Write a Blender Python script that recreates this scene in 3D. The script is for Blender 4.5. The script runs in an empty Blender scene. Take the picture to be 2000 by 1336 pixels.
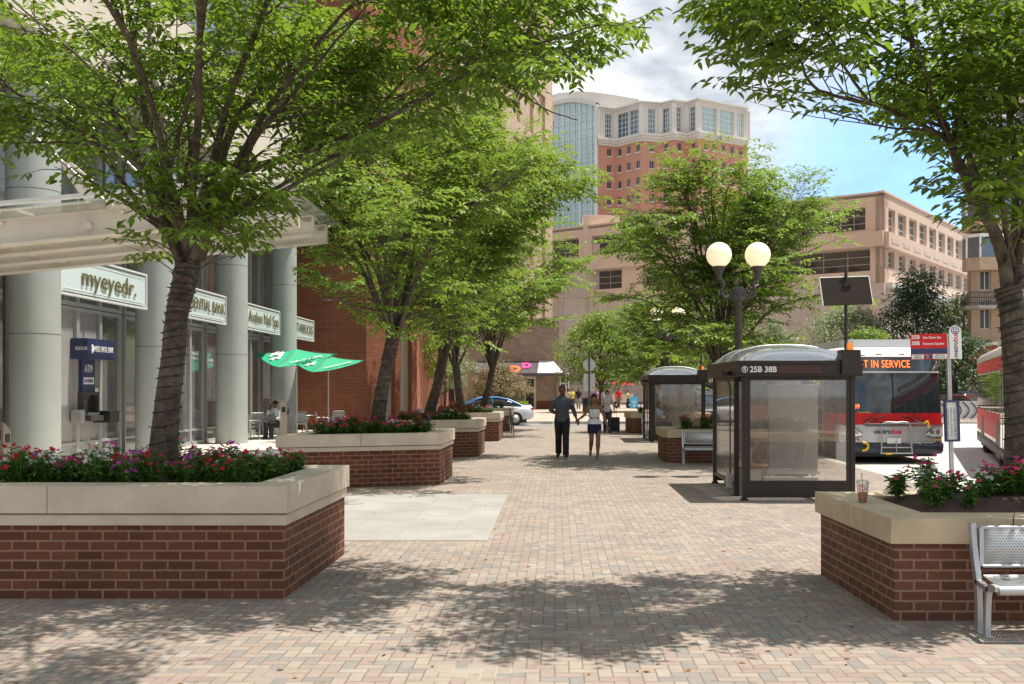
import bpy, math, random
import numpy as np
from mathutils import Vector, Matrix, noise
R = math.radians
PI = math.pi
rnd = random.Random(7)
H, F, CX, CY = 1.75, 1950.0, 1085.0, 758.0   # eye height, focal length and optical axis measured on the photograph

def at(px, py, Y): return Vector(((px - CX) * Y / F, Y, H - (py - CY) * Y / F))
def gx(px, Y): return (px - CX) * Y / F
def gz(py, Y): return H - (py - CY) * Y / F
def gy(py, h=0.0): return (H - h) * F / (py - CY)

scene = bpy.context.scene
col = scene.collection
MW = {}

# ------------------------------------------------------------------ naming
def tag(o, label=None, cat=None, group=None, kind=None):
    if label: o['label'] = label
    if cat: o['category'] = cat
    if group: o['group'] = group
    if kind: o['kind'] = kind
    return o

def thing(name, label, cat, loc=(0, 0, 0), rz=0.0, group=None, s=1.0):
    o = bpy.data.objects.new(name, None)
    o.empty_display_size = .2
    col.objects.link(o)
    o.location = loc
    o.rotation_euler = (0, 0, rz)
    o.scale = (s, s, s)
    MW[o.name] = Matrix.Translation(Vector(loc)) @ Matrix.Rotation(rz, 4, 'Z') @ Matrix.Scale(s, 4)
    return tag(o, label, cat, group)

def dup(root, loc, rz=None, label=None, group=None, s=None):
    def cp(o, parent):
        c = o.copy()
        col.objects.link(c)
        c.parent = parent
        for ch in [x for x in kids.get(o.name, [])]:
            cp(ch, c)
        return c
    kids = {}
    def walk(o):
        kids[o.name] = list(o.children)
        for ch in o.children: walk(ch)
    walk(root)
    r = cp(root, None)
    r.location = loc
    if rz is not None: r.rotation_euler = (0, 0, rz)
    if s is not None: r.scale = s if hasattr(s, '__len__') else (s, s, s)
    if label: r['label'] = label
    if group: r['group'] = group
    return r

# ------------------------------------------------------------------ mesh builder
class MB:
    def __init__(self):
        self.v = []; self.f = []; self.m = []; self.s = []; self.T = Matrix.Identity(4)
    def add(self, vs, fs, mi=0, smooth=False):
        n = len(self.v); T = self.T
        self.v.extend([tuple(T @ Vector(p)) for p in vs])
        for f in fs:
            self.f.append(tuple(i + n for i in f)); self.m.append(mi); self.s.append(smooth)
        return self
    def box(self, a, b, mi=0):
        x0, y0, z0 = [min(a[i], b[i]) for i in range(3)]; x1, y1, z1 = [max(a[i], b[i]) for i in range(3)]
        return self.add([(x0,y0,z0),(x1,y0,z0),(x1,y1,z0),(x0,y1,z0),(x0,y0,z1),(x1,y0,z1),(x1,y1,z1),(x0,y1,z1)],
                 [(0,3,2,1),(4,5,6,7),(0,1,5,4),(1,2,6,5),(2,3,7,6),(3,0,4,7)], mi)
    def cbox(self, c, s, mi=0):
        return self.box([c[i]-s[i]/2 for i in range(3)], [c[i]+s[i]/2 for i in range(3)], mi)
    def prism(self, pts, z0, z1, mi=0, smooth=False):
        n = len(pts)
        a = sum(pts[i][0]*pts[(i+1)%n][1]-pts[(i+1)%n][0]*pts[i][1] for i in range(n))
        if a < 0: pts = pts[::-1]
        vs = [(p[0], p[1], z0) for p in pts] + [(p[0], p[1], z1) for p in pts]
        self.add(vs, [tuple(range(n))[::-1], tuple(range(n, 2*n))], mi)
        self.add(vs, [(i, (i+1) % n, n+(i+1) % n, n+i) for i in range(n)], mi, smooth)
        return self
    def vprism(self, pts, y0, y1, mi=0, smooth=False):      # polygon in XZ, extruded along Y
        T = self.T
        self.T = T @ Matrix(((1,0,0,0),(0,0,-1,0),(0,1,0,0),(0,0,0,1)))
        self.prism(pts, -y1, -y0, mi, smooth); self.T = T
        return self
    def xprism(self, pts, x0, x1, mi=0, smooth=False):      # polygon in YZ, extruded along X
        T = self.T
        self.T = T @ Matrix(((0,0,1,0),(1,0,0,0),(0,1,0,0),(0,0,0,1)))
        self.prism(pts, x0, x1, mi, smooth); self.T = T
        return self
    def tube(self, pts, rs, n=8, mi=0, cap=True, ell=1.0, up=None, smooth=True):
        pts = [Vector(p) for p in pts]
        if not hasattr(rs, '__len__'): rs = [rs]*len(pts)
        vs = []; fs = []; k = len(pts)
        ref = Vector(up) if up else None
        u = None
        for i, p in enumerate(pts):
            d = (pts[min(i+1, k-1)] - pts[max(i-1, 0)])
            d = d.normalized() if d.length > 1e-9 else Vector((0,0,1))
            if u is None:
                r0 = ref if ref else (Vector((1,0,0)) if abs(d.x) < .9 else Vector((0,1,0)))
                u = (r0 - d*r0.dot(d)).normalized()
            else:
                q = ref if ref else u
                w = q - d*q.dot(d)
                u = w.normalized() if w.length > 1e-6 else u
            w = d.cross(u)
            for j in range(n):
                a = 2*PI*j/n
                vs.append(p + u*(rs[i]*math.cos(a)) + w*(rs[i]*ell*math.sin(a)))
        for i in range(k-1):
            for j in range(n):
                fs.append((i*n+j, i*n+(j+1) % n, (i+1)*n+(j+1) % n, (i+1)*n+j))
        self.add(vs, fs, mi, smooth)
        if cap:
            self.add(vs[:n], [tuple(range(n))[::-1]], mi); self.add(vs[-n:], [tuple(range(n))], mi)
        return self
    def rings(self, rr, n=16, mi=0, cap=True, smooth=True):   # rr: (cx,cy,cz,rx,ry)
        vs = []; fs = []
        for (x, y, z, rx, ry) in rr:
            for j in range(n):
                a = 2*PI*j/n; vs.append((x+rx*math.cos(a), y+ry*math.sin(a), z))
        for i in range(len(rr)-1):
            for j in range(n):
                fs.append((i*n+j, i*n+(j+1) % n, (i+1)*n+(j+1) % n, (i+1)*n+j))
        self.add(vs, fs, mi, smooth)
        if cap:
            self.add(vs[:n], [tuple(range(n))[::-1]], mi); self.add(vs[-n:], [tuple(range(n))], mi)
        return self
    def lathe(self, prof, c=(0,0,0), n=16, mi=0, cap=False, smooth=True):
        return self.rings([(c[0], c[1], c[2]+z, max(r, 1e-4), max(r, 1e-4)) for r, z in prof], n, mi, cap, smooth)
    def ball(self, c, r, n=14, mi=0):
        rx, ry, rz = r if hasattr(r, '__len__') else (r, r, r)
        k = max(6, n//2+1)
        rr = []
        for i in range(k+1):
            a = -PI/2 + PI*i/k
            rr.append((c[0], c[1], c[2]+rz*math.sin(a), max(rx*math.cos(a), 1e-4), max(ry*math.cos(a), 1e-4)))
        return self.rings(rr, n, mi, True)
    def quad(self, a, b, c, d, mi=0): return self.add([a, b, c, d], [(0,1,2,3)], mi)
    def build(self, name, mats, parent=None, world=False, bevel=0, label=None, seg=2, weld=False):
        me = bpy.data.meshes.new(name)
        vs = self.v
        if world and parent is not None:
            inv = MW[parent.name].inverted(); vs = [tuple(inv @ Vector(p)) for p in vs]
        me.from_pydata(vs, [], self.f)
        if not isinstance(mats, (list, tuple)): mats = [mats]
        for m in mats: me.materials.append(m)
        me.polygons.foreach_set('material_index', self.m)
        me.polygons.foreach_set('use_smooth', self.s)
        autouv(me)
        me.update()
        o = bpy.data.objects.new(name, me)
        col.objects.link(o)
        if parent is not None:
            o.parent = parent; MW[o.name] = MW[parent.name]
        else: MW[o.name] = Matrix.Identity(4)
        if bevel:
            b = o.modifiers.new('b', 'BEVEL'); b.width = bevel; b.segments = seg; b.limit_method = 'ANGLE'; b.angle_limit = R(40)
        if label: o['label'] = label
        return o

def autouv(me):
    nl = len(me.loops)
    if nl == 0: return
    co = np.empty(len(me.vertices)*3, 'f'); me.vertices.foreach_get('co', co); co = co.reshape(-1, 3)
    vi = np.empty(nl, 'i'); me.loops.foreach_get('vertex_index', vi)
    npoly = len(me.polygons)
    nor = np.empty(npoly*3, 'f'); me.polygons.foreach_get('normal', nor); nor = nor.reshape(-1, 3)
    tot = np.empty(npoly, 'i'); me.polygons.foreach_get('loop_total', tot)
    ln = np.repeat(nor, tot, axis=0)
    p = co[vi]
    flat = np.abs(ln[:, 2]) > .75
    t = np.stack([-ln[:, 1], ln[:, 0]], 1); L = np.linalg.norm(t, axis=1); L[L < 1e-6] = 1; t /= L[:, None]
    u = np.where(flat, p[:, 0], p[:, 0]*t[:, 0]+p[:, 1]*t[:, 1])
    v = np.where(flat, p[:, 1], p[:, 2])
    uv = me.uv_layers.new(name='UVMap')
    uv.data.foreach_set('uv', np.stack([u, v], 1).astype('f').ravel())

def one(name, mb, mats, label, cat, group=None, kind=None, bevel=0):
    o = mb.build(name, mats, bevel=bevel)
    return tag(o, label, cat, group, kind)
def struct(name, mb, mats, bevel=0): return tag(mb.build(name, mats, bevel=bevel), kind='structure')

# ------------------------------------------------------------------ materials
class N:
    def __init__(self, name):
        self.mat = bpy.data.materials.new(name); self.mat.use_nodes = True
        self.t = self.mat.node_tree; self.t.nodes.clear()
        self.out = self.t.nodes.new('ShaderNodeOutputMaterial')
    def n(self, typ, **kw):
        nd = self.t.nodes.new('ShaderNode'+typ)
        for k, v in kw.items():
            if k[0] == '_': setattr(nd, k[1:], v)
            else:
                key = int(k[1:]) if k[0] == 'i' and k[1:].isdigit() else k.replace('_', ' ')
                if isinstance(v, bpy.types.NodeSocket): self.t.links.new(v, nd.inputs[key])
                else: nd.inputs[key].default_value = v
        return nd
    def math(self, op, a, b=0.0, c=None):
        nd = self.t.nodes.new('ShaderNodeMath'); nd.operation = op
        for i, v in enumerate((a, b) if c is None else (a, b, c)):
            if isinstance(v, bpy.types.NodeSocket): self.t.links.new(v, nd.inputs[i])
            else: nd.inputs[i].default_value = v
        return nd.outputs[0]
    def mix(self, f, a, b, mode='MIX'):
        nd = self.t.nodes.new('ShaderNodeMix'); nd.data_type = 'RGBA'; nd.blend_type = mode
        for k, v in ((0, f), (6, a), (7, b)):
            if isinstance(v, bpy.types.NodeSocket): self.t.links.new(v, nd.inputs[k])
            else: nd.inputs[k].default_value = v if k == 0 else c4(v)
        return nd.outputs[2]
    def ramp(self, fac, stops, interp='LINEAR'):
        nd = self.t.nodes.new('ShaderNodeValToRGB'); e = nd.color_ramp.elements; nd.color_ramp.interpolation = interp
        while len(e) < len(stops): e.new(.5)
        for el, (p, c) in zip(e, stops):
            el.position = p; el.color = c4(c)
        self.t.links.new(fac, nd.inputs[0])
        return nd.outputs[0]
    def noise(self, scale, vec=None, detail=4, rough=.55, dist=0):
        nd = self.n('TexNoise', Scale=scale, Detail=detail, Roughness=rough, Distortion=dist)
        if vec is not None: self.t.links.new(vec, nd.inputs['Vector'])
        return nd.outputs['Fac']
    def bump(self, h, strength=.3, dist=.01):
        return self.n('Bump', Height=h, Strength=strength, Distance=dist).outputs[0]
    def done(self, sh):
        self.t.links.new(sh, self.out.inputs[0]); return self.mat
def c4(c):
    if not hasattr(c, '__len__'): c = (c, c, c)
    return tuple(c) + (1.0,) if len(c) == 3 else tuple(c)
def hexc(h):
    h = h.lstrip('#'); o = []
    for i in (0, 2, 4):
        s = int(h[i:i+2], 16)/255; o.append(s/12.92 if s <= .04045 else ((s+.055)/1.055)**2.4)
    return tuple(o)

def mk(name, c, rough=.6, metal=0.0, var=.12, scale=3.0, bump=.15, fine=60, c2=None, coat=0.0, spec=.5, dirt=0.0):
    g = N(name)
    tc = g.n('TexCoord').outputs['Object']
    a = tuple(x*(1-var) for x in c); b = c2 or tuple(min(1, x*(1+var)) for x in c)
    f = g.ramp(g.noise(scale, tc, 6, .65), [(.3, (0,0,0)), (.7, (1,1,1))])
    cc = g.mix(f, a, b)
    f2 = g.noise(fine, tc, 3)
    cc = g.mix(var, cc, g.ramp(f2, [(.25, (.3,.3,.3)), (.7, (1,1,1))]), 'MULTIPLY')
    if dirt:
        cc = g.mix(g.math('MULTIPLY', g.ramp(g.noise(.9, tc, 8, .7), [(.45, (0,0,0)), (.75, (1,1,1))]), dirt), cc, (.08,.065,.05))
    p = g.n('BsdfPrincipled', Base_Color=cc, Roughness=rough, Metallic=metal)
    p.inputs['Specular IOR Level'].default_value = spec
    p.inputs['Coat Weight'].default_value = coat
    if bump: g.t.links.new(g.bump(f2, bump, .004), p.inputs['Normal'])
    return g.done(p.outputs[0])

def emit_mat(name, c, e, s):
    g = N(name)
    p = g.n('BsdfPrincipled', Base_Color=c4(c), Roughness=.4)
    p.inputs['Emission Color'].default_value = c4(e); p.inputs['Emission Strength'].default_value = s
    return g.done(p.outputs[0])

def brick_mat(name, c1, c2, mortar, w=.215, h=.081, ms=.009, rough=.85, stain=0.42, off=.5, bump=.6):
    g = N(name)
    tc = g.n('TexCoord')
    # wobble a little so the courses are not ruler straight
    nz = g.n('TexNoise', Scale=9.0, Detail=2.0); g.t.links.new(tc.outputs['UV'], nz.inputs['Vector'])
    vm = g.n('VectorMath', _operation='MULTIPLY_ADD'); g.t.links.new(nz.outputs['Color'], vm.inputs[0])
    vm.inputs[1].default_value = (.008,.006,0); g.t.links.new(tc.outputs['UV'], vm.inputs[2])
    b = g.n('TexBrick', Color1=c4(c1), Color2=c4(c2), Mortar=c4(mortar), Scale=1.0, Mortar_Size=ms, Mortar_Smooth=.15, Bias=-.1, Brick_Width=w, Row_Height=h)
    b.offset = off
    g.t.links.new(vm.outputs[0], b.inputs['Vector'])
    o = tc.outputs['Object']
    n1 = g.noise(45, o, 5, .7); n2 = g.noise(1.7, o, 6, .65)
    cc = g.mix(.5, b.outputs['Color'], g.ramp(n1, [(.3, (.45,.42,.4)), (.65, (1,1,1))]), 'MULTIPLY')
    cc = g.mix(g.math('MULTIPLY', g.ramp(n2, [(.4, (0,0,0)), (.75, (1,1,1))]), stain), cc, tuple(x*.45 for x in c1))
    n3 = g.noise(5, o, 8, .75)
    cc = g.mix(g.math('MULTIPLY', g.ramp(n3, [(.62, (0,0,0)), (.75, (1,1,1))]), stain*1.2), cc, tuple(min(1, x*1.6+.03) for x in c2))
    p = g.n('BsdfPrincipled', Base_Color=cc, Roughness=rough)
    hgt = g.math('ADD', g.math('MULTIPLY', b.outputs['Fac'], -1.0), g.math('MULTIPLY', n1, .35))
    g.t.links.new(g.bump(hgt, bump, .006), p.inputs['Normal'])
    return g.done(p.outputs[0])

def paver_mat():
    g = N('herringbone pavers')
    tc = g.n('TexCoord').outputs['Object']
    wob = g.n('TexNoise', Scale=2.2, Detail=2.0); g.t.links.new(tc, wob.inputs['Vector'])
    vm = g.n('VectorMath', _operation='MULTIPLY_ADD'); g.t.links.new(wob.outputs['Color'], vm.inputs[0])
    vm.inputs[1].default_value = (.012,.012,0); g.t.links.new(tc, vm.inputs[2])
    sep = g.n('SeparateXYZ'); g.t.links.new(vm.outputs[0], sep.inputs[0])
    A = .089
    x = g.math('DIVIDE', sep.outputs[0], A); y = g.math('DIVIDE', sep.outputs[1], A)
    ix = g.math('FLOOR', x); iy = g.math('FLOOR', y); fx = g.math('SUBTRACT', x, ix); fy = g.math('SUBTRACT', y, iy)
    m = g.math('FLOORED_MODULO', g.math('ADD', g.math('SUBTRACT', ix, iy), .01), 4.0)
    m = g.math('FLOOR', m)
    def eq(k): return g.math('COMPARE', m, float(k), .3)
    m1, m2 = eq(1), eq(2)
    hz = g.math('LESS_THAN', m, 1.5)
    ax = g.math('SUBTRACT', ix, m1); ay = g.math('SUBTRACT', iy, m2)
    u = g.math('ADD', fx, m1); v = g.math('ADD', fy, m2)
    Lu = g.math('ADD', hz, 1.0); Lv = g.math('SUBTRACT', 2.0, hz)
    du = g.math('MINIMUM', u, g.math('SUBTRACT', Lu, u)); dv = g.math('MINIMUM', v, g.math('SUBTRACT', Lv, v))
    d = g.math('MINIMUM', du, dv)
    cb = g.n('CombineXYZ'); g.t.links.new(ax, cb.inputs[0]); g.t.links.new(ay, cb.inputs[1])
    wn = g.n('TexWhiteNoise', _noise_dimensions='3D'); g.t.links.new(cb.outputs[0], wn.inputs['Vector'])
    rv = wn.outputs['Value']
    big = g.noise(.35, tc, 3, .5)
    rv2 = g.math('ADD', g.math('MULTIPLY', rv, .85), g.math('MULTIPLY', big, .15))
    cc = g.ramp(rv2, [(0, (.27,.25,.232)), (.22, (.31,.283,.257)), (.24, (.365,.295,.245)), (.38, (.385,.312,.26)), (.4, (.385,.32,.265)), (.66, (.41,.345,.285)),
                      (.67, (.345,.262,.225)), (.84, (.37,.285,.245)), (.86, (.41,.36,.31)), (1, (.43,.38,.33))], 'CONSTANT' if 0 else 'LINEAR')
    grain = g.noise(260, tc, 3, .7); blot = g.noise(7, tc, 6, .7); blot2 = g.noise(.8, tc, 6, .65)
    cc = g.mix(.45, cc, g.ramp(grain, [(.3, (.45,.45,.45)), (.65, (1.0,1.0,1.0))]), 'MULTIPLY')
    cc = g.mix(.35, cc, g.ramp(blot, [(.3, (.55,.53,.5)), (.7, (1,1,1))]), 'MULTIPLY')
    cc = g.mix(.4, cc, g.ramp(blot2, [(.35, (.66,.64,.62)), (.65, (1,1,1))]), 'MULTIPLY')
    spots = g.ramp(g.noise(9.0, tc, 2, .4), [(.69, (0,0,0)), (.72, (1,1,1))])
    cc = g.mix(g.math('MULTIPLY', spots, .45), cc, (.12,.10,.09))
    joint = g.ramp(d, [(.03, (1,1,1)), (.085, (0,0,0))])
    jn = g.noise(1.1, tc, 4, .6)
    jc = g.mix(g.ramp(jn, [(.55, (0,0,0)), (.66, (1,1,1))]), (.15,.125,.10), (.36,.32,.27))
    cc = g.mix(g.math('MULTIPLY', joint, .9), cc, jc)
    p = g.n('BsdfPrincipled', Base_Color=cc, Roughness=.88)
    hgt = g.math('ADD', g.math('MINIMUM', g.math('MULTIPLY', d, 8.0), 1.0), g.math('ADD', g.math('MULTIPLY', grain, .25), g.math('MULTIPLY', rv, .35)))
    g.t.links.new(g.bump(hgt, .55, .004), p.inputs['Normal'])
    return g.done(p.outputs[0])

def slab_mat(name, c, w=1.2, h=.8, joint=.006, jc=(.2,.18,.16), var=.12, off=.5):
    g = N(name)
    tc = g.n('TexCoord'); o = tc.outputs['Object']
    b = g.n('TexBrick', Color1=c4(tuple(x*(1-var) for x in c)), Color2=c4(tuple(x*(1+var) for x in c)), Mortar=c4(jc), Scale=1.0, Mortar_Size=joint, Mortar_Smooth=.1, Bias=0.0, Brick_Width=w, Row_Height=h)
    b.offset = off
    g.t.links.new(tc.outputs['UV'], b.inputs['Vector'])
    n1 = g.noise(180, o, 3, .7); n2 = g.noise(1.3, o, 7, .7)
    cc = g.mix(.35, b.outputs['Color'], g.ramp(n1, [(.3, (.5,.5,.5)), (.65, (1,1,1))]), 'MULTIPLY')
    cc = g.mix(.45, cc, g.ramp(n2, [(.35, (.6,.58,.55)), (.62, (1,1,1))]), 'MULTIPLY')
    p = g.n('BsdfPrincipled', Base_Color=cc, Roughness=.82)
    g.t.links.new(g.bump(g.math('SUBTRACT', g.math('MULTIPLY', n1, .4), b.outputs['Fac']), .35, .004), p.inputs['Normal'])
    return g.done(p.outputs[0])

def bark_mat():
    g = N('bark')
    tc = g.n('TexCoord').outputs['Object']
    mp = g.n('Mapping'); mp.inputs['Scale'].default_value = (1, 1, 1.0); g.t.links.new(tc, mp.inputs[0])
    n1 = g.noise(11, mp.outputs[0], 8, .7, .6); n2 = g.noise(2.5, tc, 4, .6)
    wv = g.n('TexWave', _bands_direction='Z', Scale=9.0, Distortion=7.0, Detail=4.0, Detail_Scale=2.0)
    g.t.links.new(tc, wv.inputs['Vector'])
    cc = g.ramp(n1, [(.30, (.028,.020,.016)), (.48, (.085,.060,.045)), (.6, (.135,.098,.072)), (.74, (.25,.195,.145))])
    cc = g.mix(.12, cc, g.ramp(wv.outputs['Fac'], [(.1, (.5,.45,.42)), (.6, (1,1,1))]), 'MULTIPLY')
    cc = g.mix(g.math('MULTIPLY', g.ramp(n2, [(.5, (0,0,0)), (.7, (1,1,1))]), .4), cc, (.26,.25,.19))
    p = g.n('BsdfPrincipled', Base_Color=cc, Roughness=.9)
    g.t.links.new(g.bump(g.math('ADD', n1, g.math('MULTIPLY', wv.outputs['Fac'], .12)), .9, .025), p.inputs['Normal'])
    return g.done(p.outputs[0])

def leaf_mat(name, a, b, tr, tw=.45, rough=.45, c3=None):
    g = N(name)
    ri = g.n('NewGeometry').outputs['Random Per Island']
    stops = [(0, a), (.6, b), (1, tuple(x*1.25 for x in b))]
    if c3: stops = [(0, a), (.5, b), (.8, b), (1, c3)]
    cc = g.ramp(ri, stops)
    p = g.n('BsdfPrincipled', Base_Color=cc, Roughness=rough)
    p.inputs['Specular IOR Level'].default_value = .35
    t2 = g.mix(.5, cc, tr)
    t = g.n('BsdfTranslucent'); g.t.links.new(t2, t.inputs[0])
    m = g.n('MixShader'); m.inputs[0].default_value = tw
    g.t.links.new(p.outputs[0], m.inputs[1]); g.t.links.new(t.outputs[0], m.inputs[2])
    return g.done(m.outputs[0])

def clear_mat(name, tint=(.8,.85,.85), dirty=.12, gl=.08, haze=(.55,.52,.48), rough=.03, scr=.7):
    g = N(name)
    tc = g.n('TexCoord').outputs['Object']
    tr = g.n('BsdfTransparent'); tr.inputs[0].default_value = c4(tint)
    go = g.n('BsdfGlossy'); go.inputs['Roughness'].default_value = rough
    df = g.n('BsdfDiffuse'); df.inputs[0].default_value = c4(haze)
    lw = g.n('LayerWeight'); lw.inputs[0].default_value = .5
    m1 = g.n('MixShader')
    g.t.links.new(g.math('ADD', g.math('MULTIPLY', lw.outputs['Fresnel'], .6), gl), m1.inputs[0])
    g.t.links.new(tr.outputs[0], m1.inputs[1]); g.t.links.new(go.outputs[0], m1.inputs[2])
    nf = g.ramp(g.noise(1.6, tc, 9, .75, 1.2), [(.4, (0,0,0)), (.8, (1,1,1))])
    wv = g.n('TexWave', Scale=1.2, Distortion=14.0, Detail=6.0, Detail_Scale=1.5); g.t.links.new(tc, wv.inputs['Vector'])
    sc = g.ramp(wv.outputs['Fac'], [(.93, (0,0,0)), (.99, (1,1,1))])
    fac = g.math('ADD', g.math('MULTIPLY', nf, dirty), g.math('ADD', g.math('MULTIPLY', sc, dirty*scr), dirty*.6))
    m2 = g.n('MixShader'); g.t.links.new(fac, m2.inputs[0])
    g.t.links.new(m1.outputs[0], m2.inputs[1]); g.t.links.new(df.outputs[0], m2.inputs[2])
    return g.done(m2.outputs[0])

def perf_mat():
    g = N('perforated aluminium')
    tc = g.n('TexCoord')
    sep = g.n('SeparateXYZ'); g.t.links.new(tc.outputs['UV'], sep.inputs[0])
    s = .022
    y = g.math('DIVIDE', sep.outputs[1], s*.866); iy = g.math('FLOOR', y)
    x = g.math('ADD', g.math('DIVIDE', sep.outputs[0], s), g.math('MULTIPLY', g.math('FLOORED_MODULO', iy, 2.0), .5))
    fx = g.math('SUBTRACT', g.math('FRACT', x), .5); fy = g.math('MULTIPLY', g.math('SUBTRACT', g.math('FRACT', y), .5), .866)
    r = g.math('SQRT', g.math('ADD', g.math('MULTIPLY', fx, fx), g.math('MULTIPLY', fy, fy)))
    hole = g.math('LESS_THAN', r, .2)
    p = g.n('BsdfPrincipled', Base_Color=(.62,.63,.64,1), Roughness=.42, Metallic=.65)
    tr = g.n('BsdfTransparent')
    m = g.n('MixShader'); g.t.links.new(hole, m.inputs[0]); g.t.links.new(p.outputs[0], m.inputs[1]); g.t.links.new(tr.outputs[0], m.inputs[2])
    return g.done(m.outputs[0])

M = {}
M['paver'] = paver_mat()
M['slab'] = slab_mat('granite slabs', (.37,.36,.34), 1.25, .95, .006, (.30,.285,.265), .06)
M['apron'] = slab_mat('pale concrete apron', (.66,.62,.56), 1.5, 1.5, .008, (.4,.37,.33), .05, 0)
M['road'] = slab_mat('concrete roadway', (.66,.63,.585), 4.5, 4.5, .015, (.3,.28,.25), .05, 0)
M['asphalt'] = mk('asphalt', (.22,.215,.21), .9, 0, .2, 1.2, .4, 150)
M['kerb'] = slab_mat('kerb granite', (.5,.48,.45), 1.8, 2, .01, (.2,.19,.17), .06)
M['farwalk'] = slab_mat('far brick walk', (.58,.46,.38), .4, .2, .02, (.4,.34,.28), .2)
M['earth'] = mk('earth', (.12,.10,.08), .95, 0, .3, 5, .5)
M['brick'] = brick_mat('planter brick', (.115,.036,.016), (.205,.068,.030), (.33,.185,.12))
M['brickr'] = brick_mat('right planter brick', (.13,.047,.026), (.22,.082,.044), (.33,.20,.14), .2, .077)
M['wallbrick'] = brick_mat('red wall brick', (.27,.080,.036), (.35,.11,.05), (.40,.20,.13), .3, .1, .012)
M['cap'] = mk('limestone cap', (.64,.545,.43), .8, 0, .10, 2.2, .25, 130, dirt=.3)
M['capr'] = mk('buff cap', (.60,.47,.31), .8, 0, .16, 2.2, .35, 110, dirt=.35)
M['mulch'] = mk('mulch', (.085,.05,.035), .95, 0, .5, 30, 1.0, 120)
M['bark'] = bark_mat()
M['leaf'] = leaf_mat('leaves', (.024,.065,.010), (.125,.215,.024), (.44,.64,.05), .42)
M['leaf2'] = leaf_mat('leaves bright', (.045,.105,.018), (.165,.275,.035), (.48,.64,.07), .38)
M['leafd'] = leaf_mat('leaves dark', (.025,.06,.025), (.055,.105,.04), (.12,.22,.05), .25)
M['leafp'] = leaf_mat('leaves pale', (.13,.19,.09), (.22,.29,.15), (.35,.45,.16), .3)
M['leafb'] = leaf_mat('leaves bronze', (.13,.14,.06), (.26,.22,.11), (.4,.3,.15), .25, c3=(.42,.26,.16))
M['herb'] = leaf_mat('bedding leaves', (.04,.10,.02), (.10,.21,.035), (.18,.33,.05), .3)
for k, c in dict(red=(.62,.02,.04), pink=(.75,.06,.22), white=(.85,.83,.82), magenta=(.55,.10,.50)).items():
    M['fl_'+k] = leaf_mat('petal '+k, tuple(x*.8 for x in c), c, c, .35, .6)
M['wire'] = mk('string light wire', (.012,.03,.02), .5, 0, .1)
M['alu'] = mk('satin aluminium', (.52,.53,.54), .42, .7, .08, 6, .05)
M['perf'] = perf_mat()
M['paintgrey'] = mk('grey column paint', (.44,.465,.445), .5, 0, .05, 1.2, .06, 40, dirt=.06)
M['frame'] = mk('window frame grey', (.46,.45,.44), .4, .3, .06)
M['panel'] = mk('metal panel', (.44,.42,.41), .45, .3, .08, 1.5)
M['white'] = mk('white paint', (.78,.78,.76), .4, 0, .05, 2, .05)
M['canopy'] = mk('canopy cream paint', (.78,.72,.63), .5, 0, .14, 1.8, .1, 40, dirt=.15)
M['cream'] = mk('cream panel', (.66,.60,.50), .7, 0, .08, 1.0, .15, 30)
M['soffit'] = mk('soffit grey', (.50,.49,.48), .6, 0, .06)
M['dkglass'] = mk('dark glass', (.028,.035,.04), .04, .0, .2, .7, 0, spec=1.0)
M['blglass'] = mk('blue grey glass', (.16,.22,.27), .05, .35, .15, .5, 0, spec=.9)
M['storeglass'] = mk('storefront glass', (.20,.205,.20), .05, .25, .25, .8, 0, spec=.9)
M['paleglass'] = mk('pale green glass', (.44,.55,.55), .08, .35, .15, .15, 0, spec=.8)
M['signface'] = emit_mat('frosted sign face', (.60,.70,.70), (.75,.88,.88), .03)
M['gold'] = mk('brass letters', (.22,.19,.08), .45, .5, .1)
M['navy'] = mk('navy enamel', (.015,.025,.10), .35, 0, .08, coat=.3)
M['black'] = mk('black', (.015,.015,.015), .5, 0, .2)
M['rubber'] = mk('rubber', (.025,.025,.025), .8, 0, .2)
M['bronze'] = mk('dark bronze paint', (.035,.027,.022), .42, .25, .2, 5, .08, dirt=.1)
M['bronze2'] = mk('lamp bronze', (.065,.055,.052), .5, .2, .2, 5, .1)
M['brownsign'] = mk('brown sign film', (.06,.022,.016), .4, 0, .1)
M['steel'] = mk('galvanised steel', (.50,.50,.49), .45, .7, .15, 8, .1)
M['stain'] = mk('stainless', (.42,.36,.33), .45, .9, .1, 3, .05)
M['wood'] = mk('bench wood', (.30,.13,.05), .5, 0, .25, 6, .2)
M['conc'] = mk('grey concrete', (.42,.40,.37), .85, 0, .15, 2, .3)
M['green'] = mk('umbrella green', (.015,.38,.20), .7, 0, .08, 2, .05)
M['umbin'] = mk('umbrella underside', (.48,.40,.30), .8, 0, .15)
M['red'] = mk('bus red', (.58,.016,.018), .5, 0, .06, spec=.3)
M['silver'] = mk('bus silver', (.52,.51,.52), .35, .35, .06, 1, .03, coat=.3)
M['buswhite'] = mk('bus white', (.72,.72,.72), .3, 0, .05, 1, .03, coat=.3)
M['teal'] = mk('bus teal', (.10,.35,.28), .35, 0, .08, coat=.3)
M['bumper'] = mk('bus bumper', (.02,.025,.04), .5, 0, .1)
M['led'] = emit_mat('amber led', (.5,.1,.03), (1.0,.17,.04), 1.6)
M['ledo'] = emit_mat('orange beacon', (.8,.2,.02), (1.0,.25,.02), .5)
M['lens'] = mk('lamp lens', (.75,.76,.75), .08, .2, .1, 30, .3, spec=1)
M['amber'] = mk('amber lens', (.7,.28,.02), .2, 0, .05)
M['redlens'] = mk('red lens', (.5,.02,.02), .15, 0, .05)
M['yellow'] = mk('yellow plastic', (.75,.45,.02), .4, 0, .05)
M['globe'] = emit_mat('lamp globe', (.82,.72,.50), (1.0,.84,.55), .34)
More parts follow.
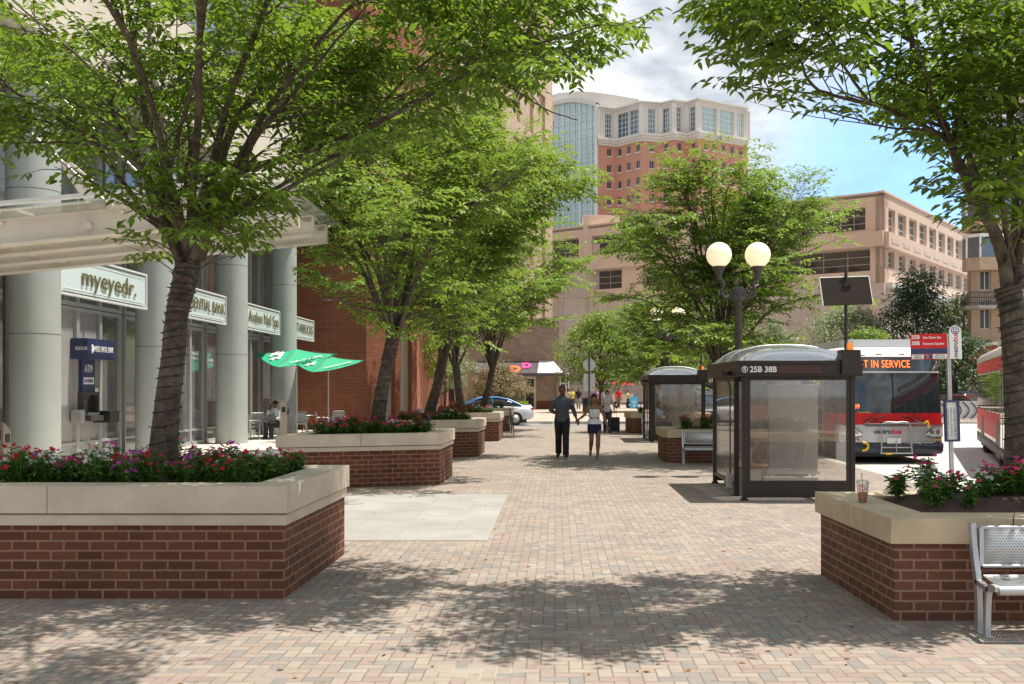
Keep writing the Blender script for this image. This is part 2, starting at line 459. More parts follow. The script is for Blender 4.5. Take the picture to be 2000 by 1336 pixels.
M['poster'] = mk('ad panel back', (.44,.42,.39), .6, 0, .12, 1.4, .1, dirt=.2)
M['plexi'] = clear_mat('scratched shelter glazing', (.92,.91,.89), .085, .05, (.68,.65,.6))
M['dome'] = clear_mat('shelter dome', (.55,.62,.68), .16, .40, (.50,.54,.58), .09, 0)
M['canglass'] = clear_mat('canopy glass', (.90,.94,.91), .14, .05, (.70,.74,.70), .1, 0)
M['solar'] = mk('solar back', (.040,.032,.027), .9, 0, .15, spec=.1)
M['blue'] = mk('taxi blue', (.04,.22,.52), .25, 0, .04, coat=.5)
M['carwhite'] = mk('car white', (.72,.73,.75), .25, 0, .04, coat=.5)
M['cardark'] = mk('car dark', (.03,.045,.08), .25, .2, .04, coat=.5)
M['carred'] = mk('car maroon', (.16,.015,.02), .25, .2, .04, coat=.5)
M['hotpink'] = mk('awning pink', (.70,.04,.30), .5, 0, .03)
M['orange'] = mk('awning orange', (.85,.16,.02), .5, 0, .03)
M['awning'] = mk('awning vinyl', (.10,.09,.11), .35, 0, .1, 1)
M['awnlit'] = mk('awning vinyl sunlit', (.55,.52,.56), .5, 0, .08, 1)  # same awning, paler: sunlight on its right end put into the colour
M['block'] = brick_mat('tan split block', (.33,.26,.20), (.42,.34,.27), (.38,.31,.25), .4, .2, .01)
M['tanconc'] = mk('tan precast', (.76,.60,.50), .8, 0, .07, .15, .1, 2)
M['pinkwall'] = slab_mat('pale pink panel', (.74,.64,.58), 3.0, 2.2, .03, (.42,.34,.30), .05, 0)
M['towerbrick'] = mk('tower brick', (.60,.29,.20), .85, 0, .06, .1, .1, 1.5)
M['stone'] = mk('tower limestone', (.72,.67,.61), .8, 0, .07, .2, .1, 2)
M['beige'] = slab_mat('beige office stone', (.60,.46,.34), 1.6, 1.6, .03, (.33,.24,.17), .05, 0)
M['creambrick'] = brick_mat('cream apartment brick', (.55,.40,.27), (.62,.47,.33), (.6,.5,.4), .3, .1, .01)
M['roofg'] = mk('pale green roof', (.66,.72,.69), .5, .2, .06)
M['cup'] = clear_mat('cup plastic', (.97,.97,.97), .10, .05, (.85,.85,.85), .05, 0)
M['tea'] = mk('iced tea', (.60,.13,.02), .2, 0, .1)
M['skybl'] = mk('sandwich board blue', (.05,.35,.62), .5, 0, .05)
M['purple'] = mk('truck purple', (.16,.04,.28), .4, 0, .06)
M['postgreen'] = mk('dark green post', (.02,.06,.045), .5, 0, .05)
M['signgreen'] = mk('street sign green', (.0,.22,.12), .4, 0, .05)
M['grass'] = mk('turf', (.08,.15,.03), .9, 0, .35, 6, .6, 90)
# ================================================================== sky, sun, camera
SUN = Vector((.34, .09, 1.0)).normalized()
el = math.asin(SUN.z); az = math.atan2(SUN.x, SUN.y)
w = bpy.data.worlds.new('World'); scene.world = w; w.use_nodes = True
nt = w.node_tree; nt.nodes.clear()
class WN(N):
    def __init__(s, t): s.t = t
g = WN(nt)
wo = nt.nodes.new('ShaderNodeOutputWorld'); bg = nt.nodes.new('ShaderNodeBackground'); nt.links.new(bg.outputs[0], wo.inputs[0])
sky = nt.nodes.new('ShaderNodeTexSky'); sky.sky_type = 'NISHITA'; sky.sun_disc = False
sky.sun_elevation = el; sky.sun_rotation = az; sky.air_density = 1.0; sky.dust_density = .6; sky.ozone_density = 1.5
bg.inputs[1].default_value = .15
gen = g.n('TexCoord').outputs['Generated']
mp = g.n('Mapping'); mp.inputs['Scale'].default_value = (1, 1, 2.2); mp.inputs['Location'].default_value = (.35, .2, .1); nt.links.new(gen, mp.inputs[0])
n1 = g.noise(2.4, mp.outputs[0], 9, .56, .25); n2 = g.noise(3.6, mp.outputs[0], 9, .6, .3)
dt = g.n('VectorMath', _operation='DOT_PRODUCT'); nt.links.new(gen, dt.inputs[0]); dt.inputs[1].default_value = Vector((.36, 1, .195)).normalized()
patch = g.ramp(g.math('ADD', dt.outputs['Value'], g.math('MULTIPLY', g.math('SUBTRACT', n2, .5), .035)), [(.9895, (0,0,0)), (.999, (1,1,1))])
cover = g.math('SUBTRACT', g.ramp(n1, [(.30, (0,0,0)), (.42, (1,1,1))]), g.math('MULTIPLY', patch, .8))
cover = g.math('MAXIMUM', cover, 0.0)
wisp = g.ramp(g.noise(6, mp.outputs[0], 8, .7, .6), [(.5, (0,0,0)), (.75, (1,1,1))])
cover = g.math('MAXIMUM', cover, g.math('MULTIPLY', wisp, .35))
ccol = g.ramp(n2, [(.34, (1.35, 1.65, 1.95)), (.46, (2.0, 2.3, 2.6)), (.55, (3.3, 3.5, 3.7)), (.64, (5.0, 5.0, 5.0))])
skc = g.mix(1.0, sky.outputs[0], (.62, .88, 1.15), 'MULTIPLY')
nt.links.new(g.mix(cover, skc, ccol), bg.inputs[0])

sd = bpy.data.lights.new('sun', 'SUN'); sd.energy = 3.95; sd.angle = R(.55); sd.color = (1.0, .93, .83)
so = bpy.data.objects.new('sun', sd); col.objects.link(so); so.rotation_euler = (-SUN).to_track_quat('-Z', 'Y').to_euler(); so.location = (20, -10, 60)

cd = bpy.data.cameras.new('camera'); cam = bpy.data.objects.new('camera', cd); col.objects.link(cam)
cam.location = (0, 0, H); cam.rotation_euler = (R(90), 0, 0)
cd.sensor_width = 36; cd.lens = 36*F/2000; cd.shift_x = -85/2000; cd.shift_y = 90/2000; cd.clip_end = 3000; cd.clip_start = .05
scene.camera = cam
scene.view_settings.view_transform = 'Standard'; scene.view_settings.look = 'None'; scene.view_settings.gamma = 1
scene.view_settings.exposure = .80

# ================================================================== ground, road, pavements
struct('ground', MB().box((-900, -200, -.9), (900, 1500, -.3)), M['earth'])
struct('plaza_paving', MB().box((-60, -12, -.25), (6.6, 44.6, 0)), M['paver'])
struct('kerb', MB().box((6.6, -12, -.25), (6.85, 44.6, .002)).box((-60, 44.6, -.25), (6.85, 44.85, .002)), M['kerb'])
struct('bus_roadway', MB().box((6.85, -12, -.28), (27, 55, -.13)).box((27, 44.85, -.28), (160, 55, -.13)), M['road'])
struct('cross_street', MB().box((-160, 44.85, -.28), (6.85, 52.4, -.13)), M['asphalt'])
struct('far_kerb', MB().box((-160, 52.4, -.25), (160, 52.7, .002)), M['kerb'])
struct('far_pavement', MB().box((-160, 52.7, -.25), (160, 97, 0)), M['farwalk'])
struct('far_street', MB().box((-160, 97, -.28), (300, 240, -.13)), M['asphalt'])
struct('right_pavement', MB().box((27, -12, -.25), (160, 44.85, 0)), M['farwalk'])
struct('granite_paving', MB().box((-7.2, 11.45, -.1), (-.78, 16.4, .004)), M['slab'])
struct('building_apron', MB().box((-12, 9.6, -.1), (-4.9, 42, .008)), M['apron'])
mb = MB()
for k in range(3): mb.box((-3+k*1.4, 52.0, -.13), (-2.2+k*1.4, 52.35, -.126))
mb.box((-40, 48.5, -.13), (-3, 48.62, -.125))
struct('road_marking', mb, M['white'])

# ================================================================== bank building on the left
XF = -11.1
bb = thing('bank_building', 'pale office building with round grey columns and cream fascia on the left of the plaza', 'building', (XF, 27, 0))
COLY = [13.6, 19.6, 25.6, 31.6, 37.6]
for Y in COLY:
    c = MB(); c.rings([(-10.25, Y, z, .49, .49) for z in (0, 2.8, 2.805, 5.6, 8.3)], 40, 0, True); c.rings([(-10.25, Y, 0, .5, .5), (-10.25, Y, .06, .5, .5)], 40)
    for z in (2.8, 5.6): c.rings([(-10.25, Y, z-.006, .4912, .4912), (-10.25, Y, z+.006, .4912, .4912)], 40, 1)
    c.build('column', [M['paintgrey'], M['bronze2']], bb, True)
mb = MB(); mb.box((-11.6, 8, 0), (-11.25, 42, 8.3)); mb.box((-30, 8, 0), (-11.6, 42, 30)); mb.build('wall', M['panel'], bb, True)
mb = MB(); mb.box((-11.25, 6, 8.3), (-9.42, 42, 8.42))
for k in range(9): mb.box((-11.2, 6.2+4*k, 8.285), (-9.45, 6.24+4*k, 8.3))
mb.build('soffit', M['soffit'], bb, True)
mb = MB()
for k in range(9):
    mb.box((-9.75, 6.02+4*k, 8.25), (-9.4, 9.98+4*k if k < 8 else 42, 10.05)); mb.box((-9.75, 6.02+4*k, 10.07), (-9.4, 9.98+4*k if k < 8 else 42, 11.1))
mb.box((-10.6, 6, 8.42), (-9.75, 42, 11.0))
mb.build('fascia', M['cream'], bb, True)
mb = MB(); mb.box((-11.3, 6, 11.0), (-10.6, 42, 30)); mb.build('upper_glazing', M['blglass'], bb, True)
mb = MB()
for k in range(25): mb.box((-10.6, 6+1.5*k-.04, 11.1), (-10.5, 6+1.5*k+.04, 30))
for z in (14.2, 17.6, 21, 24.4): mb.box((-10.6, 6, z), (-10.47, 42, z+.12))
mb.build('mullion', M['frame'], bb, True)
# storefront windows: one part each, two tiers
def shopwin(Y0, Y1, z0, z1, panel=False, rail=True):
    b = MB(); x = XF
    b.box((x-.1, Y0+.05, z0+.07), (x-.06, Y1-.05, z1-.07), 1 if not panel else 2)
    for a in ((Y0, Y0+.07), (Y1-.07, Y1)): b.box((x-.12, a[0], z0), (x+.02, a[1], z1), 0)
    b.box((x-.12, Y0+.07, z0), (x+.02, Y1-.07, z0+.1), 0); b.box((x-.12, Y0+.07, z1-.09), (x+.02, Y1-.07, z1), 0)
    if rail: b.box((x-.11, Y0+.07, z0+.42), (x+.0, Y1-.07, z0+.48), 0)
    return b.build('window', [M['frame'], M['storeglass'], M['panel']], bb, True)
for bi in range(4):
    y0, y1 = COLY[bi]+.1, COLY[bi+1]-.1
    n = 5; dy = (y1-y0)/n
    for k in range(n):
        isdoor = bi == 2 and k in (1, 2)
        pan = (bi == 1 and k in (2, 3))
        if not isdoor: shopwin(y0+k*dy, y0+(k+1)*dy, .02, 3.62, pan)
        shopwin(y0+k*dy, y0+(k+1)*dy, 3.64, 8.28, False, False)
        if isdoor:
            b = MB(); a0, a1 = y0+k*dy+.02, y0+(k+1)*dy-.02; x = XF+.06
            b.box((x-.06, a0, .02), (x, a0+.1, 2.5)); b.box((x-.06, a1-.1, .02), (x, a1, 2.5)); b.box((x-.06, a0+.1, 2.38), (x, a1-.1, 2.5)); b.box((x-.06, a0+.1, .02), (x, a1-.1, .3))
            b.box((x-.04, a0+.1, .3), (x-.02, a1-.1, 2.38), 1)
            d = b.build('door', [M['frame'], M['storeglass']], bb, True)
            s = a1-.18 if k == 1 else a0+.18
            MB().tube([(x, s, .9), (x+.07, s, .92), (x+.07, s, 1.9), (x, s, 1.92)], .016, 8).build('handle', M['stain'], d, True)
            shopwin(y0+k*dy, y0+(k+1)*dy, 2.54, 3.62, False, False)
    MB().box((-11.2, y0-.3, .0), (XF+.04, y1+.3, .019)).build('sill', M['conc'], bb, True)
for k in range(3): shopwin(37.8+k*1.35, 37.8+(k+1)*1.35-.01, .02, 3.62); shopwin(37.8+k*1.35, 37.8+(k+1)*1.35-.01, 3.64, 8.28, False, False)
MB().tube([(-10.6, 18.8, .18), (-10.42, 18.8, .13), (-10.35, 18.8, .25), (-10.35, 18.8, 4.1)], .055, 10).build('pull_tube', M['bronze2'], bb, True)

# shop signs hung between the columns
def lettering(s, size, mat, parent, T, sx=1.0, ext=.012, off=0.0, ax='CENTER', name='lettering', world=True, sp=1.0, fit=None):
    cu = bpy.data.curves.new('t', 'FONT'); cu.body = s; cu.size = size; cu.extrude = ext; cu.align_x = ax; cu.align_y = 'CENTER'; cu.offset = off; cu.space_character = sp; cu.resolution_u = 3
    to = bpy.data.objects.new('t', cu); col.objects.link(to)
    dg = bpy.context.evaluated_depsgraph_get(); dg.update()
    me = bpy.data.meshes.new_from_object(to.evaluated_get(dg))
    bpy.data.objects.remove(to)
    if fit:
        xs_ = [v.co.x for v in me.vertices]; sx = fit/(max(xs_)-min(xs_))
    TT = T @ Matrix.Diagonal((sx, 1, 1, 1))
    if world: TT = MW[parent.name].inverted() @ TT
    me.transform(TT); me.materials.clear(); me.materials.append(mat); me.name = name
    o = bpy.data.objects.new(name, me); col.objects.link(o); o.parent = parent
    return o
def TM(o, xa, ya):
    xa = Vector(xa).normalized(); ya = Vector(ya).normalized(); za = xa.cross(ya)
    return Matrix(((xa.x, ya.x, za.x, o[0]), (xa.y, ya.y, za.y, o[1]), (xa.z, ya.z, za.z, o[2]), (0, 0, 0, 1)))
SIGNS = [(20.1, 24.35, 'myeyedr.', .56, 22.35, 2.7, 'pale lit sign panel with brass lettering between the first two columns'),
         (26.1, 30.2, 'PRESIDENTIAL BANK', .46, 28.15, 3.8, 'pale sign panel with brass capitals over the bank doors behind the big trunk'),
         (32.1, 36.1, 'Avalon Nail Spa', .55, 34.15, 3.5, 'pale nail salon sign panel above the green patio umbrellas'),
         (38.1, 41.2, 'STARBUCKS', .5, 39.6, 2.7, 'pale coffee shop sign panel against the red brick wall')]
for a, b, t, s, c, sx, lab in SIGNS:
    z0, z1 = 3.66, 4.52
    r = thing('shop_sign', lab, 'sign', (-10.0, (a+b)/2, z0), 0, 'lit shop signs along the colonnade')
    MB().box((-10.06, a+.08, z0+.08), (-9.98, b-.08, z1-.08)).build('panel', M['signface'], r, True)
    f = MB()
    for q in ((a, a+.04), (b-.04, b)): f.box((-10.08, q[0], z0), (-9.955, q[1], z1))
    f.box((-10.08, a+.04, z0), (-9.955, b-.04, z0+.04)); f.box((-10.08, a+.04, z1-.04), (-9.955, b-.04, z1))
    f.box((-9.98, a+.14, z0+.13), (-9.972, b-.14, z0+.145)); f.box((-9.98, a+.14, z1-.145), (-9.972, b-.14, z1-.13))
    f.build('sign_frame', M['white'], r, True)
    f = MB(); f.box((-11.1, a+.6, z1-.2), (-10.06, a+.66, z1-.14)); f.box((-11.1, b-.66, z1-.2), (-10.06, b-.6, z1-.14)); f.build('bracket', M['steel'], r, True)
    lettering(t, s, M['gold'], r, TM((-9.955, c, (z0+z1)/2), (0,1,0), (0,0,1)), 1, .006, .002, fit=sx)

# cash machine
r = thing('cash_machine', 'navy and steel cash machine set in the grey storefront panel', 'cash machine', (XF, 23.7, .9))
hd = MB().box((XF-.05, 22.95, 2.42), (XF+.35, 24.35, 2.9)).build('header_box', M['navy'], r, True, .01)
lettering('PRESIDENTIAL BANK', .19, M['white'], r, TM((XF+.352, 23.78, 2.66), (0,1,0), (0,0,1)), .55, .003)
lettering('PRESIDENTIAL BANK', .12, M['white'], r, TM((XF+.2, 22.948, 2.66), (1,0,0), (0,0,1)), .25, .002)
b = MB()
for k in range(3): b.ball((XF+.352, 23.2+.04*math.cos(k*2.1), 2.66+.055*math.sin(k*2.1)), (.008, .05, .06), 10)
b.build('emblem', M['white'], r, True)
MB().box((XF+.0, 23.2, 1.76), (XF+.1, 23.85, 2.42)).box((XF+.0, 23.2, 1.66), (XF+.1, 23.85, 1.7599)).build('sign_strip', M['navy'], r, True)
lettering('ATM', .26, M['white'], r, TM((XF+.103, 23.52, 2.2), (0,1,0), (0,0,1)), .75, .003)
b = MB(); b.box((XF+.1, 23.27, 1.84), (XF+.108, 23.78, 2.0)); b.build('card_label', M['white'], r, True)
for k, m_ in enumerate(('magenta', 'skybl', 'red', 'navy', 'green')):
    mm = M.get(m_) or M['fl_'+m_]
    MB().box((XF+.108, 23.3+.09*k, 1.88), (XF+.113, 23.37+.09*k, 1.96)).build('card_mark', mm, r, True)
b = MB(); b.box((XF-.02, 23.15, .98), (XF+.16, 23.22, 1.66)); b.box((XF-.02, 23.88, .98), (XF+.16, 23.95, 1.66)); b.box((XF-.02, 23.22, 1.58), (XF+.16, 23.88, 1.66)); b.box((XF-.02, 23.22, .98), (XF+.3, 23.88, 1.1))
b.build('surround', M['bronze2'], r, True, .008)
MB().xprism([(23.3, 1.2), (23.8, 1.2), (23.8, 1.5), (23.3, 1.5)], XF-.02, XF+.03).build('screen', M['dkglass'], r, True)
MB().box((XF+.03, 23.26, 1.1), (XF+.22, 23.84, 1.17)).build('keypad', M['steel'], r, True)
MB().box((XF-.02, 23.96, 1.2), (XF+.02, 24.2, 1.75)).build('notice', M['white'], r, True)
MB().box((XF-.02, 24.0, .92), (XF+.4, 24.5, 1.2)).build('deposit_box', M['black'], r, True, .01)
MB().box((XF-.02, 22.9, .95), (XF+.22, 23.1, 1.25)).build('side_box', M['steel'], r, True, .01)

# steel pedestals
def pedestal(x, y, h, lab, s=1):
    r = thing('steel_pedestal', lab, 'pedestal', (x, y, 0))
    MB().xprism([(-.13, 0), (.13, 0), (.13, h*.86), (-.13, h)], -.11*s, .11*s).build('post', M['stain'], r, bevel=.01)
    b = MB(); b.T = Matrix.Translation((0, .135, h*.78)); b.box((-.06, -.27, -.09), (.06, -.266, .09)); b.build('reader', M['black'], r)
    b = MB().box((.11, -.06, h*.66), (.125, .07, h*.8)); b.build('push_plate', M['black'], r)
pedestal(gx(103, 20.9)+.2, 18.6, 1.12, 'slanted stainless post in front of the nearest grey column')
pedestal(gx(556, 32.5), 32.5, 1.35, 'slanted stainless post beside the seated woman on the patio')

# entrance canopy
cn = thing('entrance_canopy', 'cream steel and glass entrance canopy hung on slanting rods', 'canopy', (-9.4, 16.4, 4.0))
SL = .097
def czt(x): return 4.66 + (x+4.1)*SL*(-1) * -1   # falls towards the wall
cany = [(15.0, .34), (15.98, .31), (16.96, .29), (17.94, .27)]
xe = -4.12
for Y, h in cany:
    zt = 4.66; xl = -11.05
    b = MB(); b.vprism([(xe, zt-h), (xe, zt), (xl, zt+(xl-xe)*SL), (xl, zt+(xl-xe)*SL-h)], Y, Y+.12); 
    sl_ = [(xe, zt-h-.022), (xe, zt-h-.001), (xl, zt+(xl-xe)*SL-h-.001), (xl, zt+(xl-xe)*SL-h-.022)]
    b.vprism(sl_, Y-.06, Y+.18); b.vprism([(x, z+h+.022) for x, z in sl_], Y-.06, Y+.18)  # flanges added so their edge shading sets the beams apart
    b.build('beam', M['canopy'], cn, True)
    b = MB()
    b.box((xe-.16, Y-.02, zt-.08), (xe-.03, Y+.14, zt+.05)); b.tube([(xe-.1, Y-.05, zt-.02), (xe-.1, Y+.17, zt-.02)], .035, 8); b.tube([(xe-.1, Y+.06, zt+.04), (xe-.1, Y+.06, zt+.12)], .02, 8)
    b.build('clamp', M['steel'], cn, True)
for x in (-5.2, -7.0, -8.8, -10.4):
    zt = 4.66+(x-xe)*SL
    MB().tube([(x, 14.9, zt-.2), (x, 18.1, zt-.16)], .06, 10).tube([(x+.5, 14.9, zt+.0), (x+.5, 18.1, zt+.0)], .03, 8).build('purlin', M['canopy'], cn, True)
b = MB(); x0, x1, z0, z1 = -4.0, -11.0, 4.78, 4.78-7.0*SL
b.add([(x0, 14.7, z0), (x0, 18.5, z0), (x1, 18.5, z1), (x1, 14.7, z1), (x0, 14.7, z0+.02), (x0, 18.5, z0+.02), (x1, 18.5, z1+.02), (x1, 14.7, z1+.02)],
      [(0,1,2,3), (4,7,6,5), (0,4,5,1), (1,5,6,2), (2,6,7,3), (3,7,4,0)])
b.build('glass_roof', M['canglass'], cn, True)
b = MB(); zt = 4.66
b.vprism([(-4.6, zt+.12), (-4.6, zt+.17), (-11, zt+.17-6.4*SL), (-11, zt+.12-6.4*SL)], 14.6, 14.72); b.build('edge_trim', M['white'], cn, True)
for px0, py0, px1, py1, Y in ((215, 402, 0, 205, 14.96), (392, 458, 115, 186, 17.98)):
    A = at(px0, py0, Y); B = at(px1, py1, Y); C = A + (B-A)*((XF-A.x)/(B.x-A.x))
    MB().tube([A, C], .028, 8).build('tie_rod', M['stain'], cn, True)
    b = MB(); d = (B-A).normalized(); q = A + d*.9
    b.vprism([(A.x-.05, A.z-.25), (A.x+.22, A.z-.02), (A.x+.05, A.z+.12), (q.x+.05, q.z+.06), (q.x-.06, q.z-.06), (A.x-.3, A.z-.05)], Y+.03, Y+.09)
    b.tube([(A.x, Y-.03, A.z), (A.x, Y+.15, A.z)], .05, 10); b.tube([(q.x, Y-.02, q.z), (q.x, Y+.14, q.z)], .045, 10)
    b.build('fork_plate', M['canopy'], cn, True)
MB().box((-10.9, 14.6, 3.9), (-10.5, 18.5, 4.1)).build('wall_rail', M['canopy'], cn, True)

# ================================================================== generic facade with real recesses
def facade(parent, O, d, L, z0, z1, rows, wmat, depth=.3, frame=None, glass=None, mull=1, tran=1, out=1, fw=.06, thick=.5, name='window', sill=None):
    """rows: (zb, zt, [(t0,t1),...]) ascending.  Outward normal = (d.y,-d.x)*out"""
    d = Vector((d[0], d[1], 0)).normalized(); nr = Vector((d.y, -d.x, 0))*out
    T = Matrix(((d.x, nr.x, 0, O[0]), (d.y, nr.y, 0, O[1]), (0, 0, 1, 0), (0, 0, 0, 1)))
    wb = MB(); wb.T = T
    zc = z0
    for zb, zt, ops in rows:
        if zb > zc: wb.box((0, -depth, zc), (L, 0, zb))
        t = 0
        for a, b in ops:
            if a > t: wb.box((t, -depth, zb), (a, 0, zt))
            t = b
        if t < L: wb.box((t, -depth, zb), (L, 0, zt))
        zc = zt
    if z1 > zc: wb.box((0, -depth, zc), (L, 0, z1))
    wb.box((0, -depth-thick, z0), (L, -depth-.02, z1-.01))
    wb.build('wall', wmat, parent, True)
    cache = {}
    for zb, zt, ops in rows:
        for a, b in ops:
            W, Hh = b-a, zt-zb
            key = (round(W, 2), round(Hh, 2))
            if key not in cache:
                m = MB(); m.box((0, .0, 0), (W, .02, Hh), 1)
                m.box((0, .02, 0), (fw, .08, Hh)); m.box((W-fw, .02, 0), (W, .08, Hh)); m.box((fw, .02, 0), (W-fw, .08, fw)); m.box((fw, .02, Hh-fw), (W-fw, .08, Hh))
                for k in range(1, mull+1): m.box((W*k/(mull+1)-fw/2, .02, fw), (W*k/(mull+1)+fw/2, .07, Hh-fw))
                for k in range(1, tran+1): m.box((fw, .02, Hh*k/(tran+1)-fw/2), (W-fw, .065, Hh*k/(tran+1)+fw/2))
                if sill: m.box((-.15, depth-.1, -.25), (W+.15, depth+.12, -.003), 2)
                o = m.build(name, [frame, glass] + ([sill] if sill else []), parent)
                cache[key] = o
            else:
                o = cache[key].copy(); col.objects.link(o); o.parent = parent
            P = T @ Vector((a, -depth+.005, zb))
            MWp = MW[parent.name].inverted() @ Matrix(((d.x, nr.x, 0, P.x), (d.y, nr.y, 0, P.y), (0, 0, 1, P.z), (0, 0, 0, 1)))
            o.matrix_local = MWp
    return T

# red brick building closing the colonnade
rb = thing('brick_building', 'tall red brick building with angled lit corner beside the coffee patio', 'building', (-9, 43, 0))
C1 = (-7.97, 42.05); C2 = (-6.15, 44.3)
b = MB(); b.box((-30, 42.05, 0), (-7.97, 42.5, 34)); b.box((-30, 45, 0), (-8.1, 70, 33.4))
b.build('wall', M['wallbrick'], rb, True)
d = Vector((C2[0]-C1[0], C2[1]-C1[1], 0)); L = d.length
facade(rb, C1, d, L, 0, 34, [(.3, 4.6, [(L*.36, L*.56), (L*.66, L*.9)]), (6.2, 9.4, [(L*.3, L*.7)]), (10.8, 14, [(L*.3, L*.7)])], M['wallbrick'], .35, M['cream'], M['cream'], 1, 0, 1)
b = MB()
b.prism([C1, (C1[0]-2, 42.6), (-9, 50), (-6.15, 44.3)], 33.5, 34); b.build('roof', M['conc'], rb, True)
b = MB().prism([(-6.15, 44.3), (-6.3, 44.8), (-7.5, 50), (-7.5, 70), (-8, 70), (-8, 50), (-6.6, 44.8)], 0, 34); b.build('side_wall', M['wallbrick'], rb, True)

# corner shop with black awning
dd = thing('corner_shop', 'low tan block corner shop with dark awning across the street', 'shop', (-6, 84, 0))
def X83(px): return gx(px, 83)
Ls = X83(1092)-X83(640)
def tt(px): return X83(px)-X83(640)
facade(dd, (X83(640), 83.0), (1, 0), Ls, 0, 7.2, [(.25, 3.0, [(tt(702), tt(735)), (tt(760), tt(800)), (tt(858), tt(888))]), ], M['block'], .35, M['frame'], M['dkglass'], 1, 0, 1)
b = MB().box((X83(640), 83.4, 0), (X83(1092), 95, 7.0)); b.build('roof', M['conc'], dd, True)
b = MB().box((X83(1047), 82.93, 0), (X83(1086), 82.99, .68)).build('plinth', M['brick'], dd, True); b = MB().box((X83(835), 82.93, 0), (X83(940), 82.99, .68)); b.build('plinth', M['brick'], dd, True)
b = MB().box((X83(835), 82.6, 0), (X83(850), 82.98, 7.3)).box((X83(1086), 82.8, 0), (X83(1093), 82.98, 3.0)); b.build('pilaster', M['block'], dd, True)
b = MB(); b.box((X83(1013), 82.9, 0), (X83(1017), 82.98, 2.72)); b.box((X83(1043), 82.9, 0), (X83(1047), 82.98, 2.72)); b.box((X83(1024), 82.9, 0), (X83(1027), 82.98, 2.6)); b.box((X83(1017), 82.9, 2.5), (X83(1043), 82.98, 2.72))
b.box((X83(1017), 82.95, 0), (X83(1043), 82.985, 2.5), 1)
b.build('door', [M['cream'], M['dkglass']], dd, True)
xa0, xa1 = X83(931), X83(1101)
b = MB()
zt_, zb_ = 4.0, 2.98
b.add([(xa0, 81.3, zb_), (X83(1083), 81.3, zb_), (X83(1083)-.5, 82.95, zt_), (xa0, 82.95, zt_)], [(0,1,2,3)])
b.box((xa0, 81.28, zb_-.25), (xa1, 81.34, zb_), 0)
b.add([(X83(1050), 81.29, zb_), (xa1, 81.3, zb_), (X83(1083)-.1, 82.95, zt_+.02), (X83(1053), 82.95, zt_+.02)], [(0,1,2,3)], 1)  # sunlit hip end, brightness painted by the paler material
b.add([(xa1, 81.3, zb_), (xa1, 82.95, zb_), (X83(1083), 82.95, zt_)], [(0,1,2)], 1)
b.box((xa1-.04, 81.34, zb_-.25), (xa1, 82.9, zb_), 0)
for k in range(9):
    x = xa0+.02+k*(X83(1048)-xa0)/8.0
    b.tube([(x, 81.28, zb_+.01), (x, 82.94, zt_+.01)], .02, 5)
aw = b.build('awning', [M['awning'], M['awnlit']], dd, True)
def shopD(px, py, hpx, mat, tilt):
    P = at(px, py, 82); s = hpx*82/1950
    sl = Vector((0, 1.65, 1.02)).normalized()
    T = TM((P.x, 81.3+1.65*(P.z-2.98)/1.02-.06, P.z), (1, 0, 0), sl) @ Matrix.Rotation(tilt, 4, 'Z')
    o = [(-.42*s,-.5*s), (.05*s,-.5*s), (.36*s,-.34*s), (.46*s,0), (.36*s,.34*s), (.05*s,.5*s), (-.42*s,.5*s)]
    i = [(-.14*s,-.2*s), (.02*s,-.2*s), (.12*s,-.12*s), (.16*s,0), (.12*s,.12*s), (.02*s,.2*s), (-.14*s,.2*s)]
    m = MB(); m.T = T
    vs = [(x, y, .03) for x, y in o]+[(x, y, .03) for x, y in i]+[(x, y, 0) for x, y in o]+[(x, y, 0) for x, y in i]
    n = 7
    fs = [(k, (k+1) % n, n+(k+1) % n, n+k) for k in range(n)] + [(k, 2*n+k, 2*n+(k+1) % n, (k+1) % n) for k in range(n)] + [(n+k, n+(k+1) % n, 3*n+(k+1) % n, 3*n+k) for k in range(n)]
    m.add(vs, fs); return m.build('emblem', mat, aw, True)
shopD(1006, 721, 25, M['orange'], -.12); shopD(1028, 714, 22, M['hotpink'], .1)
# glazed lobby to its right
b = thing('glass_lobby', 'white framed glass entrance lobby beside the corner shop', 'lobby', (X83(1102), 84, 0))
m = MB(); x0, x1 = X83(1093), X83(1112)
for x in (x0, X83(1104), x1-.12): m.box((x, 83.0, 0), (x+.12, 83.12, 2.9))
m.box((x0, 83, 2.9), (x1, 86, 3.05)); m.box((x0+.12, 83.02, 2.1), (x1-.12, 83.1, 2.2)); m.build('frame', M['white'], b, True)
MB().box((x0+.12, 83.04, 0), (x1-.12, 83.06, 2.9)).build('glass', M['dkglass'], b, True)

# beige office tower
bt = thing('beige_office_tower', 'beige stone high rise with tall white barred windows behind the plaza trees', 'building', (-8, 100, 0))
O2 = Vector((gx(1079, 120), 120)); dv = Vector((-.26, -.966)).normalized()
L = 72
rows = []; z = 8.0
for k in range(7):
    rows.append((z, z+5.6, [(1.2+5.0*j, 1.2+5.0*j+2.6) for j in range(14)])); z += 7.4
OL = O2 + dv*L
facade(bt, OL, -dv, L, 0, 66, rows, M['beige'], .5, M['white'], M['blglass'], 1, 2, 1, .12)
MB().prism([(O2.x-.3, O2.y+.1), (OL.x-.4, OL.y), (OL.x-30, OL.y+8), (O2.x-30, O2.y+8)], 0, 65.9).build('core', M['beige'], bt, True)

